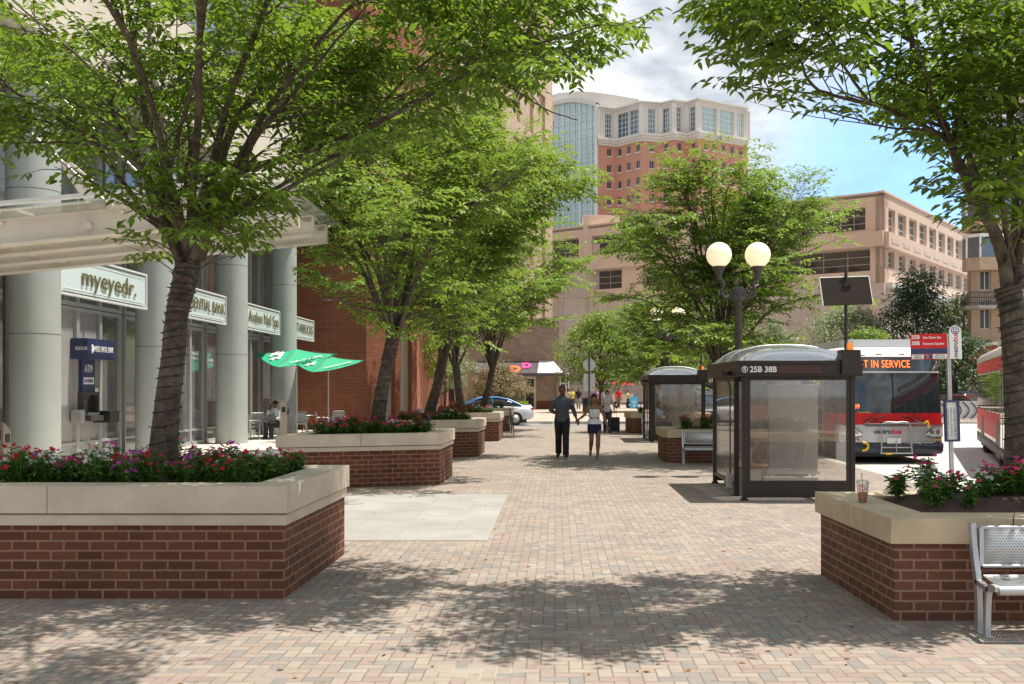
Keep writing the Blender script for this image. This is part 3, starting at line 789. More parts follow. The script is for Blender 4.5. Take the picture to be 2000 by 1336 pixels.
# red brick tower with glass curtain, 200 m away
tw = thing('brick_tower', 'distant pink brick tower with limestone top storey and pale glass curtain wall', 'building', (gx(1270, 205), 210, 0))
pts = [(1168, 209), (1203, 214), (1252, 200), (1290, 203), (1316, 197), (1341, 201), (1363, 194), (1460, 213)]
P = []
for px, py in pts:
    Y = 200*549/(758-py); P.append(Vector((gx(px, Y), Y)))
ZA0, ZA1, ZR = 50.4, 51.8, 58.1
attw = {0: [(1182, 1195)], 1: [(1205, 1227), (1229, 1249)], 2: [(1266, 1280)], 3: [(1293, 1307)], 4: [(1321, 1331)], 5: [(1346, 1359)], 6: [(1371, 1400), (1406, 1434), (1440, 1453)]}
brw = {0: [1190], 1: [1210, 1228, 1246], 2: [1273], 3: [1301], 4: [1327], 5: [1354], 6: [1379, 1396, 1413, 1430, 1447]}
def tpar(i, px):
    k = (px-CX)/F; a, b_ = P[i], P[i+1]; d = b_-a
    return (k*a.y-a.x)/(d.x-k*d.y)*d.length
outl = [(p.x, p.y) for p in P] + [(P[-1].x+2, 235), (P[0].x, 235)]
for i in range(7):
    d = P[i+1]-P[i]; L = d.length
    facade(tw, P[i], d, L, 51.81, ZR-.6, [(52.2, 57.0, [(max(.25, tpar(i, a)), min(L-.25, tpar(i, b_))) for a, b_ in attw[i]])], M['stone'], .45, M['white'], M['blglass'] if i not in (6,) else M['paleglass'], 2, 4, 1, .09)
    rows = []
    for k in range(8):
        zc = 1.75+(758-295)*200/1950 - 3.28*(7-k)
        rows.append((zc-.75, zc+.75, [(tpar(i, c)-.5, tpar(i, c)+.5) for c in brw[i] if tpar(i, c)-.5 > .1 and tpar(i, c)+.5 < L-.1]))
    facade(tw, P[i], d, L, 0, ZA0, rows, M['towerbrick'], .25, M['frame'], M['dkglass'], 1, 0, 1, .08, sill=M['stone'])
def off(pl, o): # offset outline towards viewer
    return [(x, y-o) for x, y in pl]
m = MB()
m.prism(off(outl, .5), ZA0, ZA0+.45); m.prism(off(outl, .9), ZA0+.46, ZA0+.95); m.prism(off(outl, 1.2), ZA0+.96, ZA1)
m.prism(off(outl, .3), ZR-.6, ZR-.2); m.prism(off(outl, .8), ZR-.19, ZR+.1)
for i in range(8):
    m.box((P[i].x-.45, P[i].y-.35, ZA1+.02), (P[i].x+.45, P[i].y+.5, ZR-.61))
m.build('cornice', M['stone'], tw, True)
m = MB(); m.box((gx(1268, 200), 206, ZR+.1), (gx(1280, 200), 210, ZR+1.6)); m.box((gx(1284, 200), 206, ZR+.1), (gx(1290, 200), 210, ZR+1.0)); m.build('plant_box', M['white'], tw, True)
MB().prism([(p[0], p[1]+1.2) for p in outl[1:-2]] + [(P[-1].x, 234), (P[0].x+1, 234)], ZR, ZR+.3).build('roof', M['conc'], tw, True)
# curtain wall
dl = Vector((-.774, .633)).normalized(); Lc = 15.5
Tc = Matrix(((dl.x, -dl.y, 0, P[0].x), (dl.y, dl.x, 0, P[0].y), (0, 0, 1, 0), (0, 0, 0, 1)))
def ctop(t): return 58.9 + 2.3*math.sin(min(1, t/9)*PI/2)
m = MB(); m.T = Tc
n = 12
m.add([(Lc*k/n, 0, 0) for k in range(n+1)] + [(Lc*k/n, 0, ctop(Lc*k/n)) for k in range(n+1)], [(k, k+1, n+2+k, n+1+k) for k in range(n)])
m.build('curtain_wall', M['paleglass'], tw, True)
m = MB(); m.T = Tc
for k in range(1, 11): m.box((k*1.45, -.0, 0), (k*1.45+(.25 if k in (3, 6) else .09), .22, ctop(k*1.45)-.6))
for k in range(34): m.box((0, 0, 3+k*1.65), (Lc, .16, 3.09+k*1.65))
m.box((0, 0, 0), (.5, .4, 58.5))
m.build('mullion', M['white'], tw, True)
m = MB(); m.T = Tc
for k in range(n):
    t0, t1 = Lc*k/n, Lc*(k+1)/n
    m.add([(t0, -.5, ctop(t0)-.9), (t1, -.5, ctop(t1)-.9), (t1, -.5, ctop(t1)), (t0, -.5, ctop(t0)), (t0, .6, ctop(t0)-.9), (t1, .6, ctop(t1)-.9), (t1, .6, ctop(t1)), (t0, .6, ctop(t0))],
          [(0,1,2,3), (4,7,6,5), (3,2,6,7), (0,4,5,1)])
m.build('gable_band', M['stone'], tw, True)
m = MB(); xs = [gx(q, 212) for q in (1060, 1090, 1130, 1165, 1200, 1245)]; zs = [gz(q, 212)-.9 for q in (197, 187, 183, 186, 191, 199)]
m.vprism([(x, z) for x, z in zip(xs, zs)] + [(xs[-1], 57), (xs[0], 57)], 207, 234); m.build('barrel_roof', M['stone'], tw, True)
m = MB(); m.box((gx(1060, 215), 213, 0), (gx(1168, 205), 234, 57)); m.build('glass_block_core', M['stone'], tw, True)

# shopping centre wings
ml = thing('shopping_centre', 'long tan concrete shopping building with dark recessed windows under a flat roof', 'building', (34, 112, 0))
Cc = Vector((gx(1727, 105), 105)); dR = Vector((.586, .810)).normalized(); dLw = Vector((-.810, .586)).normalized()
rows = [(14.6, 16.4, [(1+4*k, 3.4+4*k) for k in range(20)]), (18.3, 20.9, [(.7+4*k, 3.7+4*k) for k in range(20)])]
T = facade(ml, Cc, dR, 84, 12.9, 22.3, rows, M['tanconc'], .42, M['white'], M['blglass'], 1, 2, 1, .07)
m = MB(); m.T = T
m.box((.0, 0, 16.6), (84, .5, 18.2)); m.box((-.4, -.6, 22.3), (84, .12, 22.5), 0)
m.build('spandrel_band', M['tanconc'], ml, True)
m = MB(); m.T = T
for k in range(20):
    m = MB(); m.T = T; m.box((.9+4*k, .5, 17.1), (3.5+4*k, .53, 17.6)); m.build('inset_panel', M['cream'], ml, True)
m = MB(); m.T = T; m.box((.6, -.5, 12.4), (84, .7, 12.9)); m.build('ledge', M['white'], ml, True)
m = MB(); m.T = T; m.box((0, -.9, 0), (84, -.02, 12.39)); m.build('lower_wall', M['pinkwall'], ml, True)
OL = Cc + dLw*45
rows = [(14.2, 16.6, [(1.5, 12.5), (15.5, 27), (30, 43.5)]), (18.6, 21.0, [(1.5, 6.0), (8, 19), (22, 33), (35.5, 43)])]
T = facade(ml, OL, -dLw, 45, 12.9, 22.3, rows, M['tanconc'], .9, M['frame'], M['dkglass'], 4, 2, 1, .08)
m = MB(); m.T = T; m.box((0, 0, 16.7), (45, .5, 18.3)); m.box((0, -.6, 22.3), (45, .12, 22.5)); m.build('spandrel_band', M['tanconc'], ml, True)
m = MB(); m.T = T; m.box((0, -.9, 0), (45, -.02, 12.89)); m.build('lower_wall', M['pinkwall'], ml, True)
m = MB(); m.T = T
for k in range(5): m.box((3+9*k, 0, 0), (3.9+9*k, .25, 12.89))
m.build('pilaster', M['tanconc'], ml, True)
MB().prism([(OL.x, OL.y), (Cc.x, Cc.y), (Cc.x+49, Cc.y+68), (OL.x+40, OL.y+80)], 22.0, 22.28).build('roof', M['conc'], ml, True)
m = MB(); xl, xr = gx(1139, 128), gx(1216, 128)
m.box((xl, 127.6, 0), (xr-.4, 140, gz(421, 128))); m.build('end_block', M['tanconc'], ml, True)
facade(ml, (xl, 127.0), (1, 0), xr-xl-.4, gz(520, 127), gz(421, 127), [(gz(476, 127), gz(446, 127), [(gx(1153, 127)-xl, gx(1201, 127)-xl)])], M['tanconc'], .5, M['frame'], M['dkglass'], 3, 1, 1, .08, .05)
MB().box((xl-.3, 126.7, gz(524, 127)), (xr, 127.0, gz(500, 127))).build('band', M['tanconc'], ml, True)
MB().box((gx(1095, 129), 127.05, 0), (xr-.1, 127.5, gz(524, 127))).build('blank_wall', M['pinkwall'], ml, True)

# cream apartment block on the right
ap = thing('apartment_block', 'cream brick apartment block with bay windows and railed balconies at the right edge', 'building', (45, 78, 0))
x0 = gx(1897, 77)
rows = [(.3+3.0*k, 2.5+3.0*k, [(.7, 1.5), (2.6, 4.3), (8.2, 9.0), (10.5, 12.5), (15, 17), (20, 22)]) for k in range(13)]
facade(ap, (x0, 77), (1, 0), 26, 0, 40, rows, M['creambrick'], .25, M['white'], M['dkglass'], 1, 0, 1, .07)
MB().prism([(x0+.02, 77.8), (x0+25.9, 77.8), (x0+34, 95), (x0*95/77+1.2, 95)], 0, 39.8).build('side_wall', M['creambrick'], ap, True)
for k in range(2, 13):
    z = 1.9+3.0*k
    for xo in (0.0, 8.6):
        if k in (2,):
            m = MB(); m.prism([(x0-.9+xo, 77), (x0-.9+xo, 75.9), (x0-.2+xo, 75.2), (x0+3.4+xo, 75.2), (x0+3.8+xo, 77)], z-.15, z+.1); m.build('balcony_slab', M['conc'], ap, True)
            m = MB()
            for q in range(26):
                x = x0-.8+xo+q*.17; m.box((x, 75.22, z+.1), (x+.04, 75.26, z+1.05))
            for q in range(8): m.box((x0-.85+xo, 75.5+q*.19, z+.1), (x0-.81+xo, 75.54+q*.19, z+1.05))
            for h_ in (.25, .65, 1.05): m.box((x0-.88+xo, 75.2, z+h_), (x0+3.6+xo, 75.28, z+h_+.07))
            m.build('balcony_railing', M['bronze2'], ap, True)
        else:
            pl = [(x0-.7+xo, 77), (x0-.7+xo, 76.2), (x0+.0+xo, 75.4), (x0+2.6+xo, 75.4), (x0+3.3+xo, 76.2), (x0+3.3+xo, 77)]
            m = MB(); m.prism(pl, z-.2, z+.75); m.build('bay_base', M['creambrick'], ap, True)
            m = MB(); m.prism([(a+.0, b_+.03) for a, b_ in pl], z+.751, z+2.3, 1)
            for (a, b_) in pl[:-1]: m.box((a-.05, b_-.05, z+.751), (a+.07, b_+.07, z+2.3))
            m.box((x0+1.2+xo, 75.36, z+.76), (x0+1.3+xo, 75.44, z+2.29)); m.prism([(a, b_-.04) for a, b_ in pl], z+2.3, z+2.55)
            m.build('bay_window', [M['white'], M['blglass']], ap, True)
m = MB()
n = 10
arc = [(gx(1893, 76)+1.7-2.1*math.cos(PI*k/n), 3.4+1.6*math.sin(PI*k/n)) for k in range(n+1)]
m.vprism(arc, 75.4, 76.99); m.build('arched_entry', M['wallbrick'], ap, True)
MB().vprism([(x, z+.25) for x, z in arc] + [(x, z+.02) for x, z in arc[::-1]], 75.2, 75.38).build('arch_trim', M['stone'], ap, True)
MB().box((gx(1893, 76)-.4, 75.6, 0), (gx(1893, 76)-.02, 76.98, 3.4)).build('pier', M['creambrick'], ap, True); MB().box((gx(1893, 76)+3.45, 75.6, 0), (gx(1893, 76)+3.8, 76.98, 3.4)).build('pier', M['creambrick'], ap, True)
# ================================================================== planters
def offset_poly(pl, o):
    """move every edge inwards by o (counter clockwise outline)"""
    n = len(pl)
    a = sum(pl[i][0]*pl[(i+1) % n][1]-pl[(i+1) % n][0]*pl[i][1] for i in range(n))
    if a < 0: pl = pl[::-1]
    res = []
    for i in range(n):
        p0, p1, p2 = Vector(pl[i-1]), Vector(pl[i]), Vector(pl[(i+1) % n])
        d1 = (p1-p0).normalized(); d2 = (p2-p1).normalized()
        n1 = Vector((-d1.y, d1.x)); n2 = Vector((-d2.y, d2.x))
        bis = (n1+n2); k = o*2/max(bis.length_squared, .2)
        res.append(tuple(p1 + bis*k))
    return res
def ring_prism(mb, outer, inner, z0, z1, mi=0):
    n = len(outer)
    vs = [(p[0], p[1], z0) for p in outer]+[(p[0], p[1], z0) for p in inner]+[(p[0], p[1], z1) for p in outer]+[(p[0], p[1], z1) for p in inner]
    fs = []
    for i in range(n):
        j = (i+1) % n
        fs += [(i, j, 2*n+j, 2*n+i), (n+j, n+i, 3*n+i, 3*n+j), (2*n+i, 2*n+j, 3*n+j, 3*n+i), (j, i, n+i, n+j)]
    mb.add(vs, fs, mi)
def ccw(pl):
    n = len(pl); a = sum(pl[i][0]*pl[(i+1) % n][1]-pl[(i+1) % n][0]*pl[i][1] for i in range(n))
    return pl if a > 0 else pl[::-1]
def pt_in(x, y, pl):
    c = False; j = len(pl)-1
    for i in range(len(pl)):
        if (pl[i][1] > y) != (pl[j][1] > y) and x < (pl[j][0]-pl[i][0])*(y-pl[i][1])/(pl[j][1]-pl[i][1])+pl[i][0]: c = not c
        j = i
    return c
def planter(pl, ht, capz, bandz, capw, label, right=False, mound=.1, group=None):
    pl = ccw(pl); cx = sum(p[0] for p in pl)/len(pl); cy = sum(p[1] for p in pl)/len(pl)
    r = thing('brick_planter', label, 'planter', (cx, cy, 0), 0, group)
    wall = MB(); ring_prism(wall, pl, offset_poly(pl, .28), 0, bandz if not right else capz)
    wall.build('wall', M['brickr' if right else 'brick'], r, True)
    if not right:
        bm = MB(); ring_prism(bm, offset_poly(pl, -.022), offset_poly(pl, .27), bandz+.002, capz-.012)
        ring_prism(bm, offset_poly(pl, .012), offset_poly(pl, .26), capz-.012, capz)
        bm.build('band', M['cap'], r, True, .006)
    # capping stones with joints
    o, i_ = offset_poly(pl, -.045), offset_poly(pl, capw)
    n = len(o); cp = MB()
    for k in range(n):
        a0, a1 = Vector(o[k]), Vector(o[(k+1) % n]); b0, b1 = Vector(i_[k]), Vector(i_[(k+1) % n])
        L = (a1-a0).length; m_ = max(1, round(L/(.95 if right else 1.6)))
        if not right and k == 0 and False: pass
        for q in range(m_):
            g0 = (.004/L if q else 0); g1 = (.004/L if q < m_-1 else 0)
            t0, t1 = q/m_+g0, (q+1)/m_-g1
            p = [a0.lerp(a1, t0), a0.lerp(a1, t1), b0.lerp(b1, t1), b0.lerp(b1, t0)]
            dz = rnd.uniform(-.003, .003)
            cp.prism([tuple(v) for v in p], capz+.002, ht+dz)
    cp.build('capstone', M['capr' if right else 'cap'], r, True, .008)
    # soil, mounded
    inn = offset_poly(pl, capw-.01)
    s = MB(); x0, x1 = min(p[0] for p in inn), max(p[0] for p in inn); y0, y1 = min(p[1] for p in inn), max(p[1] for p in inn)
    nx, ny = max(6, int((x1-x0)/.12)), max(6, int((y1-y0)/.12))
    def dist(x, y):
        best = 9
        for i in range(len(inn)):
            p, q = Vector(inn[i]), Vector(inn[(i+1) % len(inn)]); d = (q-p).normalized(); nn = Vector((-d.y, d.x))
            best = min(best, (Vector((x, y))-p).dot(nn))
        return best
    idx = {}
    vs = []
    for a in range(nx+1):
        for b in range(ny+1):
            x, y = x0+(x1-x0)*a/nx, y0+(y1-y0)*b/ny
            dd_ = dist(x, y)
            z = ht-.05 + mound*min(1, max(0, dd_)/.35) + noise.noise((x*6, y*6, 0))*.018
            vs.append((x, y, z if dd_ > -.01 else ht-.06)); idx[a, b] = (len(vs)-1, dd_)
    fs = [(idx[a, b][0], idx[a+1, b][0], idx[a+1, b+1][0], idx[a, b+1][0]) for a in range(nx) for b in range(ny)
          if max(idx[a, b][1], idx[a+1, b][1], idx[a+1, b+1][1], idx[a, b+1][1]) > -.02 and min(idx[a, b][1], idx[a+1, b+1][1], idx[a+1, b][1], idx[a, b+1][1]) > -.18]
    s.add(vs, fs, 0, True)
    s.build('soil', M['mulch'], r, True)
    MB().prism(offset_poly(pl, .2), 0, ht-.08).build('fill', M['earth'], r, True)
    return r, inn

PL = {}
GRP = 'brick planters along the left of the plaza'
PL['L1'] = planter([(-2.25, 8.28), (-2.22, 10.5), (-4.2, 10.5), (-5.6, 8.95), (-6.1, 8.28)], .94, .715, .61, .30, 'largest and nearest left planter, dark brick with pale stone cap', group=GRP, mound=0)
L2 = [(-2.10, 18.05), (-2.06, 19.95), (-4.0, 20.0), (-4.6, 18.9), (-4.73, 17.1)]
PL['L2'] = planter(L2, .94, .73, .64, .28, 'second left planter, pale cap, in front of the patio umbrellas', group=GRP, mound=0)
def shift(pl, dx, dy): return [(x+dx, y+dy) for x, y in pl]
PL['L3'] = planter(shift(L2, .12, 7.35), .94, .73, .64, .28, 'third left planter from the front, with its own leaning tree', group=GRP, mound=0)
PL['L4'] = planter(shift(L2, .22, 14.9), .94, .73, .64, .28, 'fourth left planter, with the bicycle parked against it', group=GRP, mound=0)
PL['L5'] = planter(shift(L2, .27, 22.4), .94, .73, .64, .28, 'farthest left planter, beside the cross street', group=GRP, mound=0)
GR = 'brick planters beside the bus shelters'
PL['R1'] = planter([(2.546, 7.5), (2.49, 9.37), (6.1, 9.37), (6.1, 7.45)], .775, .585, .585, .34, 'near right planter with buff cap and a drink cup on its corner', True, .13, GR)
PL['R2'] = planter([(2.66, 23.4), (2.58, 23.8), (2.60, 25.35), (6.0, 25.35), (6.0, 23.4)], .775, .585, .585, .34, 'middle right planter behind the front bus shelter, bench against it', True, .1, GR)
PL['R3'] = planter([(2.95, 38.6), (2.82, 40.3), (6.0, 40.3), (6.0, 38.6)], .775, .585, .585, .34, 'farthest right planter beyond the second bus shelter', True, .1, GR)

# ================================================================== leaves
def leaves(name, P, D, U, L, W, mat, parent, fine=False, world=True, curl=.25, label=None):
    P = np.asarray(P, 'f').reshape(-1, 3); D = np.asarray(D, 'f').reshape(-1, 3); U = np.asarray(U, 'f').reshape(-1, 3)
    n = len(P)
    D /= np.linalg.norm(D, axis=1)[:, None]+1e-9
    S = np.cross(D, U); S /= np.linalg.norm(S, axis=1)[:, None]+1e-9
    Nn = np.cross(S, D)
    L = np.asarray(L, 'f').reshape(-1, 1); W = np.asarray(W, 'f').reshape(-1, 1)
    if fine:
        V = np.stack([P, P+D*L*.3+S*W*.5+Nn*W*.18, P+D*L*.66+S*W*.40+Nn*W*.12-Nn*L*curl*.25, P+D*L-Nn*L*curl*.7,
                      P+D*L*.66-S*W*.40+Nn*W*.12-Nn*L*curl*.25, P+D*L*.3-S*W*.5+Nn*W*.18], 1)
        k = 6; fc = np.array([[0, 3, 2, 1], [0, 5, 4, 3]])
    else:
        V = np.stack([P, P+D*L*.42+S*W*.5+Nn*W*.15, P+D*L-Nn*L*curl*.4, P+D*L*.42-S*W*.5+Nn*W*.15], 1)
        k = 4; fc = np.array([[0, 2, 1], [0, 3, 2]])
    V = V.reshape(-1, 3)
    if world and parent is not None:
        inv = np.array(MW[parent.name].inverted()); V = V @ inv[:3, :3].T + inv[:3, 3]
    q = fc.shape[1]
    idx = (np.arange(n)[:, None, None]*k + fc[None]).reshape(-1)
    me = bpy.data.meshes.new(name)
    me.vertices.add(n*k); me.vertices.foreach_set('co', V.astype('f').ravel())
    me.loops.add(len(idx)); me.loops.foreach_set('vertex_index', idx.astype('i'))
    me.polygons.add(n*2); me.polygons.foreach_set('loop_start', (np.arange(n*2)*q).astype('i'))
    me.update(calc_edges=True)
    me.materials.append(mat)
    o = bpy.data.objects.new(name, me); col.objects.link(o); o.parent = parent
    if parent is not None: MW[o.name] = MW[parent.name]
    if label: o['label'] = label
    return o

# ================================================================== bedding plants
def flower_proto(colr, seed, h=.3, r=.17, nl=190, nb=14):
    q = random.Random(seed)
    t = thing('bedding_plant', 'x', 'flower', (0, 0, 0))
    P, D, U = [], [], []; stems = MB(); tips = []
    for k in range(11):
        a = q.uniform(0, 2*PI); rr = r*q.uniform(.1, 1); hh = h*q.uniform(.6, 1.05)*(1-.25*rr/r)
        b0 = Vector((math.cos(a)*rr*.3, math.sin(a)*rr*.3, -.02)); b1 = Vector((math.cos(a)*rr, math.sin(a)*rr, hh))
        stems.tube([b0, (b0+b1)/2+Vector((0, 0, .02)), b1], .004, 4); tips.append(b1)
        m = nl//11
        for j in range(m):
            f = q.uniform(.15, 1); p = b0.lerp(b1, f); aa = q.uniform(0, 2*PI)
            d = Vector((math.cos(aa), math.sin(aa), q.uniform(-.35, .6)))
            P.append(p); D.append(d); U.append((q.uniform(-.3, .3), q.uniform(-.3, .3), 1))
    n = len(P)
    leaves('foliage', P, D, U, [q.uniform(.05, .085) for _ in P], [q.uniform(.024, .036) for _ in P], M['herb'], t, True, False)
    stems.build('stem', M['herb'], t)
    P, D, U = [], [], []; fl = MB()
    for k in range(nb):
        tp = q.choice(tips)*1.0 + Vector((q.uniform(-.045, .045), q.uniform(-.045, .045), q.uniform(.0, .03)))
        nn = Vector((q.uniform(-.7, .7), q.uniform(-1, .3), q.uniform(.3, 1))).normalized()
        u = nn.orthogonal().normalized(); w = nn.cross(u); R_ = q.uniform(.024, .034)
        vs = [tp]
        for j in range(10):
            a = j*PI/5; rr = R_ if j % 2 == 0 else R_*.45
            vs += [tp + (u*math.cos(a)+w*math.sin(a))*rr + nn*(.004 if j % 2 == 0 else 0)]
        fl.add(vs, [(0, 1+j, 1+(j+1) % 10) for j in range(10)])
    fl.build('blossoms', M['fl_'+colr], t)
    return t
FP = {}
sd_ = 0
for c_ in ('red', 'pink', 'white', 'magenta'):
    for v in range(2): sd_ += 1; FP[c_, v] = flower_proto(c_, sd_)
GP = flower_proto('pink', 99, .2, .12, 110, 3)
used_p = set()
def place_plant(key, x, y, z, s, label, group):
    p = FP[key] if key in FP else GP
    if key not in used_p:
        used_p.add(key); o = p; o.location = (x, y, z); o.rotation_euler = (0, 0, rnd.uniform(0, 6)); o.scale = (s, s, s); o['label'] = label; o['group'] = group; return
    dup(p, (x, y, z), rnd.uniform(0, 6), label, group, s)
def bed(which, n, where, weights, ytree, keep=None, s=(.7, 1.2), zadd=-.06):
    r, inn = PL[which]; ht = .94 if which[0] == 'L' else .775
    x0, x1 = min(p[0] for p in inn), max(p[0] for p in inn); y0, y1 = min(p[1] for p in inn), max(p[1] for p in inn)
    pts = []; tries = 0
    while len(pts) < n and tries < 6000:
        tries += 1
        x, y = rnd.uniform(x0+.1, x1-.08), rnd.uniform(y0+.14, y1-.08)
        if not pt_in(x, y, inn) or not pt_in(x, y-.13, inn) or not pt_in(x+.1, y, inn): continue
        if keep and not keep(x, y): continue
        if ytree and (Vector((x, y))-Vector(ytree)).length < .26: continue
        if min([(x-a)**2+(y-b)**2 for a, b in pts] or [9]) < .19**2: continue
        pts.append((x, y))
    for x, y in pts:
        c_ = rnd.choices(('red', 'pink', 'white', 'magenta'), weights)[0]
        place_plant((c_, rnd.randrange(2)), x, y, ht+zadd, rnd.uniform(*s), 'leafy bedding plant with %s blossoms growing in %s' % (c_, where), c_+' flowers in '+where)
bed('L1', 60, 'the nearest left planter', (4.5, 5.5, 2.5, 1.6), (-3.72, 9.45))
bed('L2', 40, 'the second left planter', (3, 6, 1.2, .8), (-3.45, 19.1))
bed('L3', 30, 'the third left planter', (2, 7, 1.5, 1), None)
bed('L4', 24, 'the fourth left planter', (2, 7, 1.5, 1), None)
bed('L5', 14, 'the farthest left planter', (4, 4, 0, 1), None)
bed('R1', 30, 'the near right planter', (.6, 6, 2.2, 2.5), (4.05, 8.6), lambda x, y: x > 3.15 and (x > 3.5 or y > 8.4), zadd=.02)
bed('R2', 22, 'the middle right planter', (5, 4, 0, 0), (4.1, 24.5), lambda x, y: x > 3.1, zadd=.02)
bed('R3', 12, 'the farthest right planter', (5, 3, 0, 0), None, lambda x, y: x > 3.3, zadd=.02)
for k, (x, y) in enumerate([(2.98, 8.7), (3.08, 8.95), (3.2, 8.2), (3.05, 8.05), (3.32, 8.0), (3.12, 8.3)]):
    place_plant('g', x, y, .775+.04, rnd.uniform(.8, 1.1), 'small young plant with few blossoms on the bare mulch near the drink cup', 'young plants on the mulch of the near right planter')

# ================================================================== trees
def branch_pts(p, d, L, n, wob, up, q):
    pts = [p.copy()]; d = d.normalized()
    for k in range(n):
        d = (d + Vector((q.uniform(-wob, wob), q.uniform(-wob, wob), q.uniform(-wob, wob)+up))).normalized()
        p = p + d*(L/n); pts.append(p)
    return pts
def along(pts, f):
    k = f*(len(pts)-1); i = min(int(k), len(pts)-2); t = k-i
    return pts[i].lerp(pts[i+1], t), (pts[i+1]-pts[i]).normalized()
def smooth_path(pts, n=6):
    out = []
    P = [pts[0]*2-pts[1]] + pts + [pts[-1]*2-pts[-2]]
    for i in range(1, len(P)-2):
        for k in range(n):
            t = k/n; a, b, c, d = P[i-1], P[i], P[i+1], P[i+2]
            out.append(.5*((2*b)+(c-a)*t+(2*a-5*b+4*c-d)*t*t+(3*b-a-3*c+d)*t**3))
    out.append(P[-2]); return out

def foliate(limbs, wood, q, s2=.26, l2=(.8, 1.5), s3=.22, l3=(.4, .7), s4=.12, l4=(.18, .32), sl=.05, ll=(.06, .085), lw=.4, start=.3, bark_n=5, center=None, keep=None, endtuft=True):
    P, D, U, L = [], [], [], []
    def leafrow(pts, Lt, a0=0.1):
        n = max(2, int(Lt/sl)); side = 1
        for k in range(n):
            f = a0+(1-a0)*(k+1)/n
            p, t = along(pts, min(f, .999)); side = -side
            h = t.cross(Vector((0, 0, 1))); h = h.normalized() if h.length > .1 else Vector((1, 0, 0))
            d = t*.75 + h*side*.8 + Vector((q.uniform(-.25, .25), q.uniform(-.25, .25), q.uniform(-.65, .05)))
            if keep and not keep(p): continue
            P.append(p); D.append(d); U.append((q.uniform(-.45, .45), q.uniform(-.45, .45), 1)); L.append(q.uniform(*ll))
    for pts, r0, r1, st in limbs:
        Ltot = sum((pts[i+1]-pts[i]).length for i in range(len(pts)-1))
        n2 = max(2, int(Ltot*(1-st)/s2))
        for a in range(n2+1):
            f = min(.999, st+(1-st)*(a+q.uniform(.1, .9))/(n2+1)) if a < n2 else .999
            p, t = along(pts, f)
            az_ = q.uniform(0, 2*PI); out = Vector((math.cos(az_), math.sin(az_), q.uniform(-.15, .55)))
            if center is not None:
                oc = p-center; oc.z = 0
                if oc.length > .3: out = out + oc.normalized()*.55
            d = t*.75 + out.normalized()*.9 if a < n2 else t
            Lb = q.uniform(*l2)*(1.05-.35*f)
            bp = branch_pts(p, d, Lb, 4, .14, -.03, q)
            if keep and not (keep(bp[2]) and keep.edge(bp[-1])): continue
            rb = max(.006, (r0+(r1-r0)*f)*.45)
            wood.tube(bp, [rb*(1-.75*k/4) for k in range(5)], bark_n, 0, False)
            n3 = max(2, int(Lb/s3))
            for b in range(n3+1):
                g_ = min(.999, .12+.88*(b+q.random()*.6)/n3)
                p3, t3 = along(bp, g_)
                h = t3.cross(Vector((0, 0, 1))); h = h.normalized() if h.length > .1 else Vector((0, 1, 0))
                sd2 = 1 if b % 2 else -1
                d3 = t3*.7 + h*sd2*.8 + Vector((0, 0, q.uniform(-.35, .35)))
                L3 = q.uniform(*l3)*(1.1-.4*g_)
                if keep and not (keep(p3+d3.normalized()*L3*.8) and keep.edge(p3+d3.normalized()*L3)): continue
                tp = branch_pts(p3, d3, L3, 2, .12, -.06, q)
                wood.tube(tp, [.0055, .004, .002], 3, 0, False)
                leafrow(tp, L3, .3)
                n4 = max(1, int(L3/s4))
                for c in range(n4):
                    p4, t4 = along(tp, min(.999, (c+1)/n4))
                    h4 = t4.cross(Vector((0, 0, 1))); h4 = h4.normalized() if h4.length > .1 else Vector((0, 1, 0))
                    d4 = t4*.6 + h4*(1 if c % 2 else -1)*.8 + Vector((0, 0, q.uniform(-.5, .15)))
                    L4 = q.uniform(*l4)
                    leafrow([p4, p4+d4.normalized()*L4], L4, 0)
    return P, D, U, L, lw

def wrap_lights(path, rads, label, turns, group, fstart=0.0, wob=.05):
    wr = MB(); n = turns*14; pts = []; r = random.Random(len(label))
    gap = 0
    for k in range(n+1):
        f = k/n; p, t = along(path, min(.999, f*.999)); i = f*(len(rads)-1); i0 = min(int(i), len(rads)-2); rad = rads[i0]+(rads[i0+1]-rads[i0])*(i-i0)+.008
        u = t.orthogonal(); u = (Vector((1, 0, 0))-t*t.x).normalized(); w_ = t.cross(u); a = 2*PI*turns*f
        pts.append(p+u*rad*math.cos(a)+w_*rad*math.sin(a)+Vector((0, 0, wob*1.6*noise.noise((k*.05, len(label)*1.3, 0)) + rad*.12*math.sin(a+k*.01))))
    wr.tube(pts, .0055, 4)
    bulbs_ = []
    for k in range(0, n, max(5, n//60)):
        p = pts[k]; c, t = along(path, min(.999, k/n)); o = (p-c); o.z = 0; o = o.normalized() if o.length else Vector((1, 0, 0))
        d = (o*.6+Vector((r.uniform(-.6, .6), r.uniform(-.6, .6), r.uniform(-.4, .8)))).normalized()
        bl = MB(); bl.tube([p, p+d*.028], [.006, .004], 4); bulbs_.append(bl)
    t_ = thing('light_string', label, 'string lights', tuple(path[0]), 0, group)
    wr.build('cable', M['wire'], t_, True)
    for bl in bulbs_: bl.build('bulb', M['wire'], t_, True)

